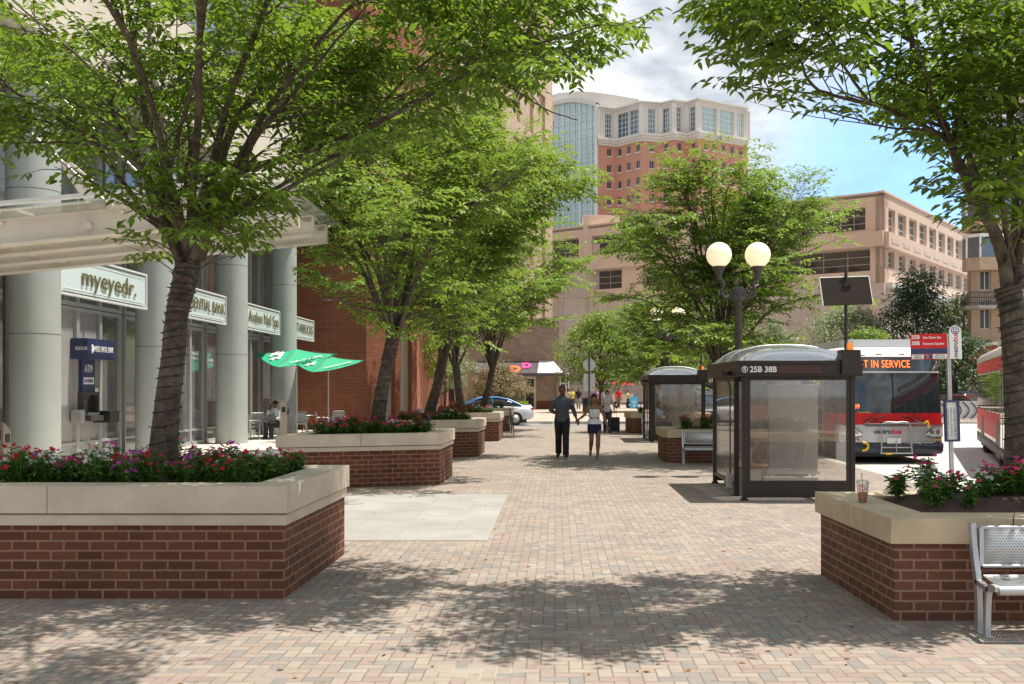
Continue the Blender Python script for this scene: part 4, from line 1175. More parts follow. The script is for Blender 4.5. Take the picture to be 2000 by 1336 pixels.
GT = 'elm like trees in the left planters'
NL = []
def near_tree(name, label, base, trunk, rads, limbs, q, cat='tree', group=None, leafm='leaf', extra=None, lights=None, keep=None, fine=True, **kw):
    root = thing(name, label, cat, base, 0, group)
    tr = MB(); tp = smooth_path([Vector(p) for p in trunk], 5)
    n = len(tp); rr = [np.interp(k/(n-1), [i/(len(rads)-1) for i in range(len(rads))], rads) for k in range(n)]
    rr = [r*(1+.06*noise.noise((k*.9, 5.5, 0))) for k, r in enumerate(rr)]
    tr.tube(tp, rr, 18, 0, True)
    LB = []
    for l in limbs:
        pts, r0, r1 = l[0], l[1]*.78, l[2]*.78; st = l[3] if len(l) > 3 else .3
        sp = smooth_path([Vector(p) for p in pts], 5)
        if keep:
            while len(sp) > 6 and not keep.edge(sp[-1]): sp.pop()
        m = len(sp)
        sp = [p + Vector((noise.noise((i*.7, r0*99, 0)), noise.noise((i*.7, 7, r0*50)), 0))*.02 for i, p in enumerate(sp)]
        tr.tube(sp, [r0+(r1-r0)*(k/(m-1))**.8 for k in range(m)], 9, 0, True)
        LB.append((sp, r0, r1, st))
    P, D, U, L, lw = foliate(LB, tr, q, center=Vector((base[0], base[1], 0)), keep=keep, **kw)
    tr.build('trunk', M['bark'], root, True)
    leaves('crown', P, D, U, L, [x*lw for x in L], M[leafm], root, fine)
    if lights: wrap_lights(tp, rr, lights, 24, 'string lights wound round the plaza tree trunks')
    return root, len(P)

def outline(pts, gap=.40):
    xs = [p[0] for p in pts]; ys = [p[1] for p in pts]
    def f(p):     # gaps between the clumps, and the crown silhouette: allowed only above the sloping lower edge of the crown (as angles from eye height)
        if noise.noise(p*.85+Vector((4.2, 0, 0))) > gap: return False
        return edge(p)
    def edge(p):
        if p.y < 1: return True
        px = CX+p.x*F/p.y; py = CY-(p.z-H)*F/p.y
        return py < np.interp(px, xs, ys) + 14*noise.noise((px*.03, py*.03, 1.7))
    f.edge = edge
    return f
Y1 = 9.45
def A(l, Ya, Yb): return [at(px, py, Ya+(Yb-Ya)*i/(len(l)-1)) for i, (px, py) in enumerate(l)]
q = random.Random(11)
tb = at(314, 905, Y1); tb.z = .85
trunk = [tb, at(326, 800, Y1), at(338, 700, Y1), at(345, 620, Y1), at(358, 560, Y1), at(368, 515, Y1)]
limbs = [
 (A([(362,530),(322,449),(262,404),(210,374),(140,330)], Y1, 8.7), .045, .008, .15),
 (A([(362,520),(292,355),(262,307),(187,273),(94,221),(0,161),(-90,120)], Y1, 8.9), .06, .01, .25),
 (A([(362,500),(300,400),(277,318),(225,225),(202,161),(131,90),(22,0)], Y1, 9.8), .055, .01, .3),
 (A([(362,520),(330,460),(318,430),(311,337),(284,225),(270,131),(258,56),(240,-60)], Y1, 9.3), .075, .02, .3),
 (A([(270,131),(245,60),(222,0),(190,-80)], 9.4, 9.0), .035, .012, .2),
 (A([(366,510),(330,400),(318,243),(300,150),(292,75),(290,-60)], Y1, 10.6), .06, .02, .3),
 (A([(370,510),(374,412),(367,337),(389,225),(412,150),(430,56),(445,-50)], Y1, 10.0), .065, .015, .3),
 (A([(372,515),(397,375),(423,300),(430,187),(427,94),(436,-40)], Y1, 11.2), .06, .015, .3),
 (A([(365,525),(404,386),(449,262),(480,206),(524,150),(580,94),(640,20)], Y1, 9.4), .075, .012, .3),
 (A([(372,525),(386,479),(438,393),(479,311),(498,262),(543,217),(600,150),(700,30)], Y1, 8.7), .07, .012, .3),
 (A([(378,520),(412,393),(468,337),(561,307),(700,258),(800,205),(868,170),(900,150),(1000,90),(1085,0)], Y1, 8.8), .065, .012, .42),
 (A([(868,170),(930,138),(1000,100),(1090,75),(1170,50),(1270,55)], 9.0, 8.9), .022, .006, .1),
 (A([(880,140),(960,150),(1020,185),(1070,215),(1130,235)], 9.0, 8.5), .018, .005, .15),
 (A([(378,515),(423,449),(486,397),(561,356),(640,310),(740,270)], Y1, 8.9), .05, .01, .35),
 (A([(380,520),(450,420),(540,380),(600,345),(680,300),(760,210),(860,100)], Y1, 11.2), .05, .01, .4),
 (A([(370,500),(480,300),(600,150),(760,60),(900,-20)], Y1, 10.3), .05, .01, .35),
 (A([(370,500),(500,250),(640,60),(760,-60)], Y1, 8.2), .05, .01, .4),
 (A([(365,500),(330,350),(380,150),(420,-120)], Y1, 8.0), .04, .01, .5),
 (A([(640,310),(720,230),(820,130),(950,40),(1060,-60)], 9.6, 9.4), .03, .008, .1),
 (A([(366,505),(420,300),(520,120),(560,-80)], Y1, 12.2), .05, .01, .4),
 (A([(366,505),(220,330),(120,160),(0,60)], Y1, 11.8), .045, .01, .45),
 ([at(372, 505, Y1), Vector((-2.9, 8.8, 4.2)), Vector((-2.2, 7.9, 5.0)), Vector((-1.5, 6.9, 5.5)), Vector((-.9, 6.2, 5.8))], .05, .01, .4),
 ([at(372, 505, Y1), Vector((-3.0, 8.4, 4.3)), Vector((-2.6, 7.3, 5.0)), Vector((-2.2, 6.2, 5.5)), Vector((-1.8, 5.4, 5.8))], .05, .01, .45),
 ([at(372, 505, Y1), Vector((-3.5, 8.2, 4.6)), Vector((-3.9, 7.0, 5.3)), Vector((-4.4, 6.0, 5.8))], .045, .01, .45),
 (A([(360,520),(335,490),(300,470),(262,470)], Y1, 9.1), .014, .004, .1),
 (A([(358,540),(330,530),(295,520),(255,545)], Y1, 9.2), .010, .004, .15),
 (A([(375,520),(410,500),(445,470),(480,470)], Y1, 9.1), .014, .004, .1),
 (A([(368,500),(372,480),(350,440),(345,400)], Y1, 9.0), .012, .004, .1),
 (A([(376,530),(400,520),(430,505),(455,500)], Y1, 9.2), .010, .004, .1),
 (A([(366,520),(362,530),(340,555),(330,585)], Y1, 9.1), .008, .003, .3),
]
_, nl = near_tree('plaza_tree', 'big leaning tree wrapped in dark light strings in the nearest left planter', tuple(tb), trunk, [.135, .118, .108, .103, .108, .12], limbs, q, group=GT, s2=.2, s3=.17, s4=.10, sl=.047, ll=(.082, .115), lw=.42, l4=(.16, .3), keep=outline([(-400, 380), (0, 330), (140, 420), (230, 520), (480, 520), (600, 400), (640, 330), (800, 270), (870, 290), (930, 260), (1000, 235), (1060, 250), (1140, 255), (1165, 120), (1200, 118), (1290, 90), (1310, -100), (1500, -100)], .33),
          lights='dark light cable wound round the big trunk in the nearest left planter')
print('T1 leaves', nl)
Y2 = 8.6
tb = at(1990, 905, Y2); tb.z = .8
trunk = [tb, at(1988, 820, Y2), at(1982, 700, Y2), at(1976, 610, Y2), at(1968, 560, Y2)]
q = random.Random(5)
limbs = [
 (A([(1972,590),(1967,540),(1948,470),(1915,400),(1876,325),(1857,276),(1831,211),(1805,156),(1782,81),(1763,0),(1750,-80)], Y2, 8.2), .085, .02, .4),
 (A([(1857,283),(1818,253),(1720,208),(1659,195),(1590,169),(1558,107),(1519,81),(1460,60)], 8.4, 8.0), .03, .007, .12),
 (A([(1720,208),(1650,190),(1560,180),(1480,172),(1410,160)], 8.2, 8.6), .016, .005, .2),
 (A([(1818,253),(1740,250),(1680,235),(1600,215),(1570,225)], 8.4, 8.0), .014, .005, .2),
 (A([(1700,203),(1649,130),(1626,78),(1580,30),(1540,-20)], 8.2, 7.9), .018, .006, .1),
 (A([(1948,470),(1900,330),(1876,208),(1850,136),(1837,49),(1818,0),(1800,-60)], Y2, 9.0), .05, .015, .35),
 (A([(1975,590),(1990,500),(2010,420),(2050,250),(2080,60)], Y2, 8.6), .07, .015, .3),
 (A([(1975,560),(1985,350),(1967,195),(1948,130),(1919,75),(1870,0),(1850,-60)], Y2, 9.3), .045, .012, .35),
 (A([(1980,520),(1960,420),(1955,300),(1990,180),(2010,50)], Y2, 8.0), .04, .01, .3),
 (A([(1805,156),(1750,110),(1680,60),(1600,10),(1540,-50)], 8.3, 8.9), .025, .007, .1),
 (A([(1782,81),(1700,30),(1620,-30),(1540,-80)], 8.3, 8.0), .025, .007, .1),
 (A([(1915,400),(1890,390),(1850,420),(1830,445)], 8.5, 8.0), .012, .004, .2),
 (A([(1900,350),(1860,330),(1830,310),(1800,290)], 8.5, 8.2), .012, .004, .2),
 (A([(1972,580),(2040,500),(2120,420),(2200,330)], Y2, 8.2), .05, .01, .2),
 (A([(1915,400),(1950,360),(1965,300),(1950,240)], 8.5, 8.2), .014, .004, .05),
 (A([(1876,325),(1900,280),(1930,230),(1920,180)], 8.4, 8.9), .014, .004, .05),
 (A([(1948,470),(1930,440),(1900,430),(1880,440)], 8.5, 8.2), .010, .004, .1),
 (A([(1960,520),(1985,470),(2000,420),(1995,350)], 8.5, 8.1), .014, .004, .05),
 (A([(1857,276),(1870,240),(1905,200),(1930,150)], 8.4, 8.9), .014, .004, .05),
 (A([(1831,211),(1860,160),(1890,110),(1940,60)], 8.4, 8.0), .014, .004, .05),
]
_, nl = near_tree('plaza_tree', 'leaning tree with dark light cable at the right edge in the near right planter', tuple(tb), trunk, [.122, .108, .10, .10, .11], limbs, q, leafm='leaf', s2=.2, s3=.18, s4=.10, sl=.045, ll=(.09, .125), lw=.42, l4=(.16, .3), keep=outline([(1300, -50), (1340, 60), (1350, 150), (1400, 200), (1480, 195), (1560, 240), (1620, 245), (1700, 255), (1740, 300), (1780, 315), (1800, 440), (1880, 470), (1900, 500), (1960, 520), (2100, 600)], .30),
          lights='dark light cable wound round the trunk at the right edge')
print('TR1 leaves', nl)

# vase shaped trees further down the plaza
def vase_tree(name, label, base, tilt, zf, top, Rr, seed, group, tr=.14, nlimb=15, leafm='leaf', squash=1.0, thmax=86, **kw):
    q = random.Random(seed); bx_, by_, bz_ = base
    fork = Vector((bx_+tilt[0], by_+tilt[1], zf))
    trunk = [Vector(base), Vector(base).lerp(fork, .5)+Vector((q.uniform(-.04, .04), 0, 0)), fork]
    LB = []
    for k in range(nlimb):
        th = R([22, 48, 68, thmax][k % 4] + q.uniform(-8, 8)); ph = 2*PI*(k*.381966*1.0) + q.uniform(-.3, .3)
        rr = Rr*math.sin(th)*q.uniform(.8, 1.05); zz = (top-zf)*(max(0,math.cos(th))**.75)*q.uniform(.85, 1.0) + .25
        e = Vector((math.cos(ph)*rr, math.sin(ph)*rr*squash, zz))
        pts = [fork+Vector((0, 0, -.25))]
        for t in (.25, .5, .75, 1.0):
            pts.append(fork+Vector((e.x*t**1.25, e.y*t**1.25, e.z*(t**.8) + .35*math.sin(PI*t)*(1 if th > 1 else .2))) + Vector((q.uniform(-.12, .12), q.uniform(-.12, .12), q.uniform(-.08, .08)))*(0 if t == 1 else 1))
        LB.append((pts, tr*.5*q.uniform(.7, 1), .012, .28))
        if k % 4 < 2 and nlimb > 8:
            m_ = pts[3]; e2 = m_ + Vector((math.cos(ph+.9), math.sin(ph+.9), .5))*Rr*.38
            LB.append(([pts[2], m_.lerp(e2, .5)+Vector((0, 0, .15)), e2], tr*.25, .01, .2))
    return near_tree(name, label, base, trunk, [tr*1.15, tr, tr*1.05], LB, q, group=group, leafm=leafm, fine=False, **kw)
mid = dict(s2=.30, l2=(.8, 1.4), s3=.23, l3=(.4, .75), s4=.14, l4=(.16, .3), sl=.052, ll=(.095, .14), lw=.5, leafm='leaf2', start=.2)
r, nl = vase_tree('plaza_tree', 'tree with wrapped trunk in the second left planter, left of the brick corner', (gx(733, 19.1), 19.1, .85), (.35, 0), 2.75, 7.4, 3.3, 21, GT, .125, 22, lights='dark light cable wound round the trunk in the second left planter', keep=outline([(530, -300), (560, 250), (575, 530), (650, 610), (740, 670), (900, 690), (1300, 700)], 9), **mid)
print('T2', nl)
mid2 = dict(mid); mid2.update(ll=(.15, .2), sl=.075, s2=.36)
r3, nl = vase_tree('plaza_tree', 'tree in the third left planter, its trunk leaning right', (gx(833, 26.6), 26.6, .85), (.45, 0), 2.6, 9.2, 4.0, 22, GT, .13, 21, lights='dark light cable wound round the trunk in the third left planter', thmax=75, **mid2)
print('T3', nl)
dup(r3, (gx(903, 34.3), 34.3, .85), 2.2, 'tree in the fourth left planter, near the parked bicycle', GT, 1.0)
dup(r3, (gx(942, 41.6), 41.6, .85), 0.3, 'farthest tree of the left planter row, by the cross street', GT, (.98, .98, 1.0))
GTR = 'trees in the right planters'
midr = dict(mid); midr.update(l2=(.6, 1.05), ll=(.10, .145), s2=.26)
r5, nl = vase_tree('plaza_tree', 'broad vase shaped tree behind the globe lamp and front shelter', (gx(1410, 24.5), 24.5, .72), (.0, 0), 2.1, 7.35, 3.0, 31, GTR, .13, 30, **midr)
print('TR2', nl)
dup(r5, (gx(1296, 39.6), 39.6, .72), 2.0, 'smaller tree above the second bus shelter', GTR, .72)

# far trees: clump crowns
def clump_tree(name, label, cat, base, h, rad, trunk_h, seed, leafm, n=7000, ls=.3, group=None, conic=False, tr=.2, dense=34):
    q = random.Random(seed); root = thing(name, label, cat, base, 0, group)
    w_ = MB(); P, D, U = [], [], []
    ax = [Vector((0, 0, -.1)), Vector((.1, 0, trunk_h)), Vector((0, .1, (h+trunk_h)/2)), Vector((0, 0, h*.92))]
    w_.tube(ax, [tr, tr*.75, tr*.4, .03], 8)
    cl = []
    for k in range(dense):
        f = (k+.5)/dense; z = trunk_h+(h-trunk_h)*f
        prof = (1-f)**.75*(.35+.65*min(1, f*6)) if conic else max(.05, math.sin(PI*min(1, .12+.88*f)**.8))**.7
        a = k*2.4; rr = rad*prof*q.uniform(.55, 1.0)
        c = Vector((math.cos(a)*rr, math.sin(a)*rr, z+q.uniform(-.2, .2)*rad*.4)); cl.append((c, rad*q.uniform(.22, .38)))
        w_.tube([Vector((0, 0, max(trunk_h*.7, z-rad*.5))), c*.55+Vector((0, 0, z*.42)), c], [tr*.25, tr*.15, .015], 4, 0, False)
    for k in range(n):
        c, r_ = cl[k % len(cl)]; d = Vector((q.gauss(0, 1), q.gauss(0, 1), q.gauss(0, 1))).normalized(); rr = r_*q.uniform(.35, 1.1)
        P.append(c + Vector((d.x*rr*1.15, d.y*rr*1.15, d.z*rr*.62))); D.append(Vector((d.x, d.y, d.z*.3-.3+q.uniform(-.4, .3)))); U.append(Vector((q.uniform(-.6, .6), q.uniform(-.6, .6), 1)))
    w_.build('trunk', M['bark'], root)
    leaves('crown', P, D, U, [ls*q.uniform(.7, 1.2) for _ in P], [ls*.5*q.uniform(.8, 1.1) for _ in P], M[leafm], root, False, False)
    return root
def ct(px, Y): return (gx(px, Y), Y, 0)
clump_tree('street_tree', 'bright green rounded tree on the far pavement behind the stop sign', 'tree', ct(1173, 72), 7.0, 3.0, 2.3, 1, 'leaf2', 9000, .24)
fg = clump_tree('street_tree', 'bright green tree across the street, right of the walking couple', 'tree', ct(1262, 74), 7.6, 3.0, 2.4, 2, 'leaf2', 8000, .26)
clump_tree('evergreen_tree', 'dark bluish green tree behind the parked bus and sign', 'tree', ct(1792, 78), 10.6, 4.3, 1.2, 3, 'leafd', 12000, .3, conic=True, tr=.22)
clump_tree('evergreen_tree', 'second dark green tree close behind the bus stop sign', 'tree', ct(1868, 70), 5.6, 3.0, .6, 13, 'leafd', 7000, .28, conic=False)
clump_tree('street_tree', 'light green tree between the solar panel and the dark tree', 'tree', ct(1655, 82), 8.4, 4.4, 1.2, 4, 'leafp', 9000, .3)
clump_tree('street_tree', 'bright young tree behind the bus roof', 'tree', ct(1700, 66), 5.6, 2.3, 1.0, 14, 'leaf2', 6000, .22)
clump_tree('street_tree', 'pale feathery tree right of the globe lamp', 'tree', ct(1513, 76), 6.6, 2.3, 1.0, 5, 'leafp', 5000, .22)
clump_tree('street_tree', 'yellow green tree left of the apartment block', 'tree', ct(1882, 92), 10.2, 3.0, 1.0, 6, 'leaf2', 6500, .3)
clump_tree('street_tree', 'green tree low between the two shelters', 'tree', ct(1390, 70), 6.0, 3.6, 1.2, 7, 'leaf', 8000, .26)
clump_tree('street_tree', 'pale leaved small tree behind the left trunks', 'tree', ct(868, 66), 5.4, 1.9, 1.8, 8, 'leafp', 4200, .2, tr=.1)
clump_tree('street_tree', 'dark leafy tree filling the gap behind the left tree row', 'tree', ct(770, 58), 11, 4.2, 3.0, 9, 'leaf', 9000, .3)
sb = clump_tree('bronze_shrub', 'rounded bronze and green shrub in front of the corner shop', 'shrub', ct(975, 72), 2.9, 2.1, .5, 10, 'leafb', 9000, .16, tr=.08, dense=40)
sb.location.z = .45; 
# ================================================================== bus shelters
def shelter(loc, label, routes):
    W, Dp = 1.74, 2.95
    r = thing('bus_shelter', label, 'bus shelter', loc, 0, 'bus shelters along the kerb')
    pw = .075
    for x, y in ((0, 0), (0, .68), (0, Dp-.1), (W-.06, 0), (W-.06, Dp-.1)):
        MB().box((x, y, 0), (x+pw, y+pw, 1.93)).box((x-.02, y-.02, 0), (x+pw+.02, y+pw+.02, .025)).build('post', M['bronze'], r, bevel=.004)
    b = MB(); b.box((-.09, -.1, 1.93), (W+.1, -.04, 2.17)).box((-.09, Dp-.02, 1.93), (W+.1, Dp+.04, 2.17)).box((-.09, -.04, 1.93), (-.03, Dp-.02, 2.17)).box((W+.04, -.04, 1.93), (W+.1, Dp-.02, 2.17))
    b.box((-.11, -.12, 2.13), (W+.12, -.1, 2.175)); b.box((-.11, -.12, 1.93), (W+.12, -.1, 1.955)); b.box((-.115, -.1, 2.13), (-.091, Dp, 2.175))
    fa = b.build('fascia', M['bronze'], r, bevel=.003)
    def glz(x0, y0, x1, y1, z0, z1, nm='glazed_panel'):
        b = MB(); t = .022
        if abs(y1-y0) < .01:
            b.box((x0, y0-t, z0), (x0+.05, y0+t, z1)); b.box((x1-.05, y0-t, z0), (x1, y0+t, z1)); b.box((x0+.05, y0-t, z0), (x1-.05, y0+t, z0+.05)); b.box((x0+.05, y0-t, z1-.05), (x1-.05, y0+t, z1))
            g_ = MB().box((x0+.05, y0-.004, z0+.05), (x1-.05, y0+.004, z1-.05))
        else:
            b.box((x0-t, y0, z0), (x0+t, y0+.05, z1)); b.box((x0-t, y1-.05, z0), (x0+t, y1, z1)); b.box((x0-t, y0+.05, z0), (x0+t, y1-.05, z0+.05)); b.box((x0-t, y0+.05, z1-.05), (x0+t, y1-.05, z1))
            g_ = MB().box((x0-.004, y0+.05, z0+.05), (x0+.004, y1-.05, z1-.05))
        f = b.build('panel_frame', M['bronze'], r); g_.build('pane', M['plexi'], f)
    glz(pw+.002, .037, W-.062, .037, .26, 1.925)
    glz(.037, .68+pw+.002, .037, Dp-.102, .16, 1.925)
    glz(pw+.002, Dp-.06, W-.062, Dp-.06, .26, 1.925)
    MB().box((pw, .005, .05), (W-.06, .07, .258)).build('kick_rail', M['bronze'], r, bevel=.004)
    MB().box((pw, Dp-.09, .05), (W-.06, Dp-.03, .258)).build('kick_rail', M['bronze'], r, bevel=.004)
    # domed roof
    n = 18; vs = []; fs = []
    for a in range(n+1):
        for c in range(n+1):
            u, v = a/n*2-1, c/n*2-1
            h = .30*((1-abs(u)**2.6)*(1-abs(v)**2.6))**.62
            vs.append((W/2+u*(W/2+.07), Dp/2+v*(Dp/2+.03), 2.175+h))
    for a in range(n):
        for c in range(n): fs.append((a*(n+1)+c, (a+1)*(n+1)+c, (a+1)*(n+1)+c+1, a*(n+1)+c+1))
    b = MB(); b.add(vs, fs, 0, True); b.build('roof_dome', M['dome'], r)
    for v in (-.34, .34):
        b = MB(); pts = []
        for a in range(n+1):
            u = a/n*2-1; pts.append((W/2+u*(W/2+.07), Dp/2+v*(Dp/2), 2.172+.30*((1-abs(u)**2.6)*(1-abs(v)**2.6))**.62))
        b.tube(pts, .014, 5); b.build('roof_rib', M['steel'], r)
    # ad panel, bench, electrics
    b = MB().box((W-.95, 1.78, .32), (W-.1, 1.86, 1.78)); b.build('advert_panel', M['poster'], r, bevel=.006)
    b = MB().box((W-.98, 1.76, .26), (W-.07, 1.88, .315)).box((W-.98, 1.76, 1.785), (W-.07, 1.88, 1.82)).box((W-.9, 1.79, 0), (W-.84, 1.85, .26)).box((W-.2, 1.79, 0), (W-.14, 1.85, .26)); b.build('advert_frame', M['steel'], r)
    b = MB()
    for k in range(4): b.box((.12+.12*k, .95, .42), (.22+.12*k, 2.7, .455))
    b.build('seat', M['wood'], r, bevel=.006)
    MB().box((.15, 1.0, 0), (.5, 1.08, .418)).build('seat_support', M['conc'], r); MB().box((.15, 2.5, 0), (.5, 2.58, .418)).build('seat_support', M['conc'], r)
    MB().box((.6, 1.2, 0), (1.5, 1.36, .26)).build('plinth', M['conc'], r, bevel=.01)
    MB().box((-.1, .8, .12), (-.0, .95, .36)).build('junction_box', M['steel'], r, bevel=.008)
    b = MB(); b.tube([(-.04, .86, .36), (-.04, .86, 1.8), (-.1, .84, 1.9)], .012, 6); b.build('conduit', M['bronze'], r)
    b = MB(); b.tube([(-.11, .5, 1.97), (-.22, .4, 1.99)], [.035, .05], 8); b.tube([(-.09, .62, 2.02), (-.13, .5, 1.98)], .02, 6); b.build('speaker_arm', M['black'], r)  # small black speaker on a short arm, not a lamp
    # controller, beacon and solar panel
    b = MB().box((W-.24, -.17, 1.96), (W+.05, -.121, 2.34)).box((W-.24, -.12, 2.19), (W+.05, .1, 2.34)); b.build('control_box', M['bronze'], r, bevel=.006)
    MB().lathe([(.045, 0), (.05, .01), (.045, .09), (.03, .11), (0, .112)], (W-.08, -.03, 2.345), 12).build('beacon', M['ledo'], r)
    b = MB()
    for k in range(4): b.tube([(W-.08+.06*math.cos(k*PI/2+.7), -.03+.06*math.sin(k*PI/2+.7), 2.34), (W-.08+.05*math.cos(k*PI/2+.7), -.03+.05*math.sin(k*PI/2+.7), 2.48)], .005, 4)
    b.build('beacon_guard', M['steel'], r)
    MB().tube([(W-.12, .04, 2.34), (W-.12, .04, 3.55)], .026, 8).tube([(W-.12, .04, 3.53), (W-.12, .04, 3.72)], .009, 5).build('mast', M['bronze'], r)
    b = MB(); b.T = Matrix.Translation((W-.14, -.02, 3.25)) @ Matrix.Rotation(R(-20), 4, 'X') @ Matrix.Rotation(R(-2), 4, 'Y')
    b.box((-.38, -.02, -.23), (.38, .01, .23)); b.box((-.385, -.025, .23), (.385, .025, .245), 1); b.box((-.39, -.025, -.235), (-.38, .025, .23), 1); b.box((.38, -.025, -.235), (.39, .025, .23), 1); b.box((-.38, .01, -.22), (.38, .02, .22), 2)
    b.build('solar_panel', [M['solar'], M['white'], M['navy']], r)
    MB().cbox((W-.12, 0, 3.36), (.12, .06, .07)).cbox((W-.12, 0, 3.16), (.1, .05, .04)).build('panel_bracket', M['black'], r)
    if routes:
        MB().box((.52, -.127, 1.975), (1.2, -.121, 2.1)).build('film_strip', M['brownsign'], r)
        T = TM((.30, -.124, 2.035), (1, 0, 0), (0, 0, 1))
        lettering('25B 38B', .125, M['white'], r, T, .98, .003, .0035, world=False)
        lettering('B', .085, M['white'], r, TM((.015, -.124, 2.037), (1, 0, 0), (0, 0, 1)), .95, .003, .001, world=False)
        b = MB(); pts = [(.015+.045*math.cos(a*PI/10), -.125, 2.037+.045*math.sin(a*PI/10)) for a in range(21)]; b.tube(pts, .0055, 5); b.build('route_ring', M['white'], r)
    return r
shelter((2.9, 15.5, 0), 'front bus shelter with 25B 38B on its brown fascia and domed roof', True)
shelter((3.08, 32.2, 0), 'rear bus shelter with a seated passenger, behind the middle right planter', False)

# ================================================================== lamps
def lamp():
    r = thing('street_lamp', 'dark double globe lamp post behind the front bus shelter', 'street lamp', (3.68, 20.1, 0), 0, 'double globe lamps beside the shelters')
    MB().lathe([(.2, 0), (.2, .1), (.16, .14), (.15, .5), (.11, .6), (.085, .75), (.078, 1.4), (.072, 3.45), (.085, 3.46), (.085, 3.5), (.07, 3.52), (0, 3.6)], (0, 0, 0), 20).build('post', M['bronze2'], r)
    b = MB(); b.rings([(0, 0, 3.5, .12, .1), (0, 0, 3.56, .16, .12), (0, 0, 3.72, .16, .12), (0, 0, 3.78, .1, .08), (0, 0, 3.8, .01, .01)], 16)
    for a in range(6): b.ball((.15*math.cos(a*PI/3+.3), .12*math.sin(a*PI/3+.3), 3.64), .035, 8)
    b.build('hub', M['bronze2'], r)
    for s in (-1, 1):
        pts = smooth_path([Vector(p) for p in ((s*.1, 0, 3.62), (s*.25, 0, 3.58), (s*.335, 0, 3.68), (s*.30, 0, 3.86), (s*.39, 0, 3.95), (s*.395, 0, 4.02))], 5)
        MB().tube(pts, .034, 10).tube([(s*.2, 0, 3.6), (s*.27, 0, 3.70), (s*.22, 0, 3.78)], .018, 8).build('arm', M['bronze2'], r)
        MB().lathe([(.05, 3.93), (.062, 3.97), (.06, 4.0), (.075, 4.06), (.115, 4.17), (.125, 4.185), (.12, 4.2), (0, 4.2)], (s*.39, 0, 0), 18).build('globe_holder', M['bronze2'], r)
        MB().ball((s*.39, 0, 4.43), .256, 28).build('globe', M['globe'], r)
    return r
lp = lamp()
dup(lp, (4.06, 36.2, 0), 0, 'smaller looking double globe lamp post half hidden in the tree by the rear shelter')

# ================================================================== bus stop sign
r = thing('bus_stop_sign', 'red and white bus stop flag on a perforated post with timetable case', 'bus stop sign', (6.165, 15.5, 0))
b = MB(); b.box((-.028, -.028, 0), (.028, .028, 2.6)); b.build('post', M['steel'], r)
for k in range(60): MB().tube([(0, -.0285, .05+k*.042), (0, -.0295, .05+k*.042)], .008, 6).build('post_hole', M['black'], r)
fx0, fx1 = -.60, -.03
fl = MB().box((fx0, -.042, 2.375), (fx1, -.036, 2.60)).box((fx0, -.042, 2.205), (fx1, -.036, 2.288)).build('flag', M['red'], r)
MB().box((fx0, -.042, 2.2885), (fx1, -.036, 2.3745)).build('blue_band', M['navy'], fl)
lettering('25B', .085, M['white'], fl, TM((fx0+.012, -.043, 2.55), (1,0,0), (0,0,1)), 1.0, .0015, .002, 'LEFT', world=False)
lettering('38B', .085, M['white'], fl, TM((fx0+.012, -.043, 2.455), (1,0,0), (0,0,1)), 1.0, .0015, .002, 'LEFT', world=False)
lettering('Van Dorn Sta', .052, M['white'], fl, TM((fx0+.19, -.043, 2.54), (1,0,0), (0,0,1)), 1.0, .0015, .001, 'LEFT', world=False)
lettering('Farragut Square', .052, M['white'], fl, TM((fx0+.19, -.043, 2.445), (1,0,0), (0,0,1)), 1.0, .0015, .001, 'LEFT', world=False)
MB().box((fx0+.015, -.0445, 2.212), (fx0+.20, -.0422, 2.28)).box((fx0+.34, -.0445, 2.212), (fx1-.01, -.0422, 2.28)).build('white_box', M['white'], fl)
b = MB(); b.box((fx0+.22, -.0445, 2.22), (fx0+.30, -.0422, 2.275)); b.vprism([(fx0+.30, 2.21), (fx0+.345, 2.247), (fx0+.30, 2.284)], -.0455, -.0425); b.build('arrow', M['navy'], fl)
for t, x, z, s in (('STOP ID NO', fx0+.105, 2.263, .026), ('6000926', fx0+.105, 2.232, .038), ('202-637-7000', fx0+.45, 2.262, .026), ('WMATA.COM', fx0+.45, 2.232, .03)):
    lettering(t, s, M['black'], fl, TM((x, -.046, z), (1,0,0), (0,0,1)), .95, .001, 0, world=False)
lettering('NEXT', .026, M['white'], fl, TM((fx0+.262, -.046, 2.262), (1,0,0), (0,0,1)), .95, .001, 0, world=False)
lettering('BUS', .026, M['white'], fl, TM((fx0+.262, -.046, 2.234), (1,0,0), (0,0,1)), .95, .001, 0, world=False)
pts = [(.005+.0, 2.205), (.195, 2.205), (.195, 2.62)] + [(.1+.095*math.cos(a*PI/10), 2.62+.1*math.sin(a*PI/10)) for a in range(1, 10)] + [(.005, 2.62)]
tabp = MB().vprism(pts, -.042, -.036).build('end_tab', M['white'], r)
Tm = TM((.1, -.043, 2.22), (0,0,1), (-1,0,0))
lettering('metro', .105, M['navy'], tabp, Tm, .95, .0015, .002, 'LEFT', world=False)
lettering('bus', .105, M['red'], tabp, TM((.1, -.043, 2.475), (0,0,1), (-1,0,0)), .95, .0015, .002, 'LEFT', world=False)
b = MB(); b.tube([(.1+.058*math.cos(a*PI/12), -.043, 2.645+.052*math.sin(a*PI/12)) for a in range(25)], .006, 5); b.box((.07, -.045, 2.62), (.13, -.0425, 2.672)); b.build('bus_emblem', M['navy'], tabp)
MB().box((.078, -.0475, 2.635), (.122, -.0455, 2.66)).build('emblem_window', M['white'], tabp)
cs = MB().box((-.115, -.09, .92), (.115, -.03, .95)).box((-.115, -.09, 1.53), (.115, -.03, 1.56)).box((-.115, -.09, .95), (-.085, -.03, 1.53)).box((.085, -.09, .95), (.115, -.03, 1.53)).build('timetable_case', M['navy'], r)
MB().box((-.085, -.05, .95), (.085, -.035, 1.53)).build('timetable', M['white'], cs)
b = MB()
rr_ = random.Random(3)
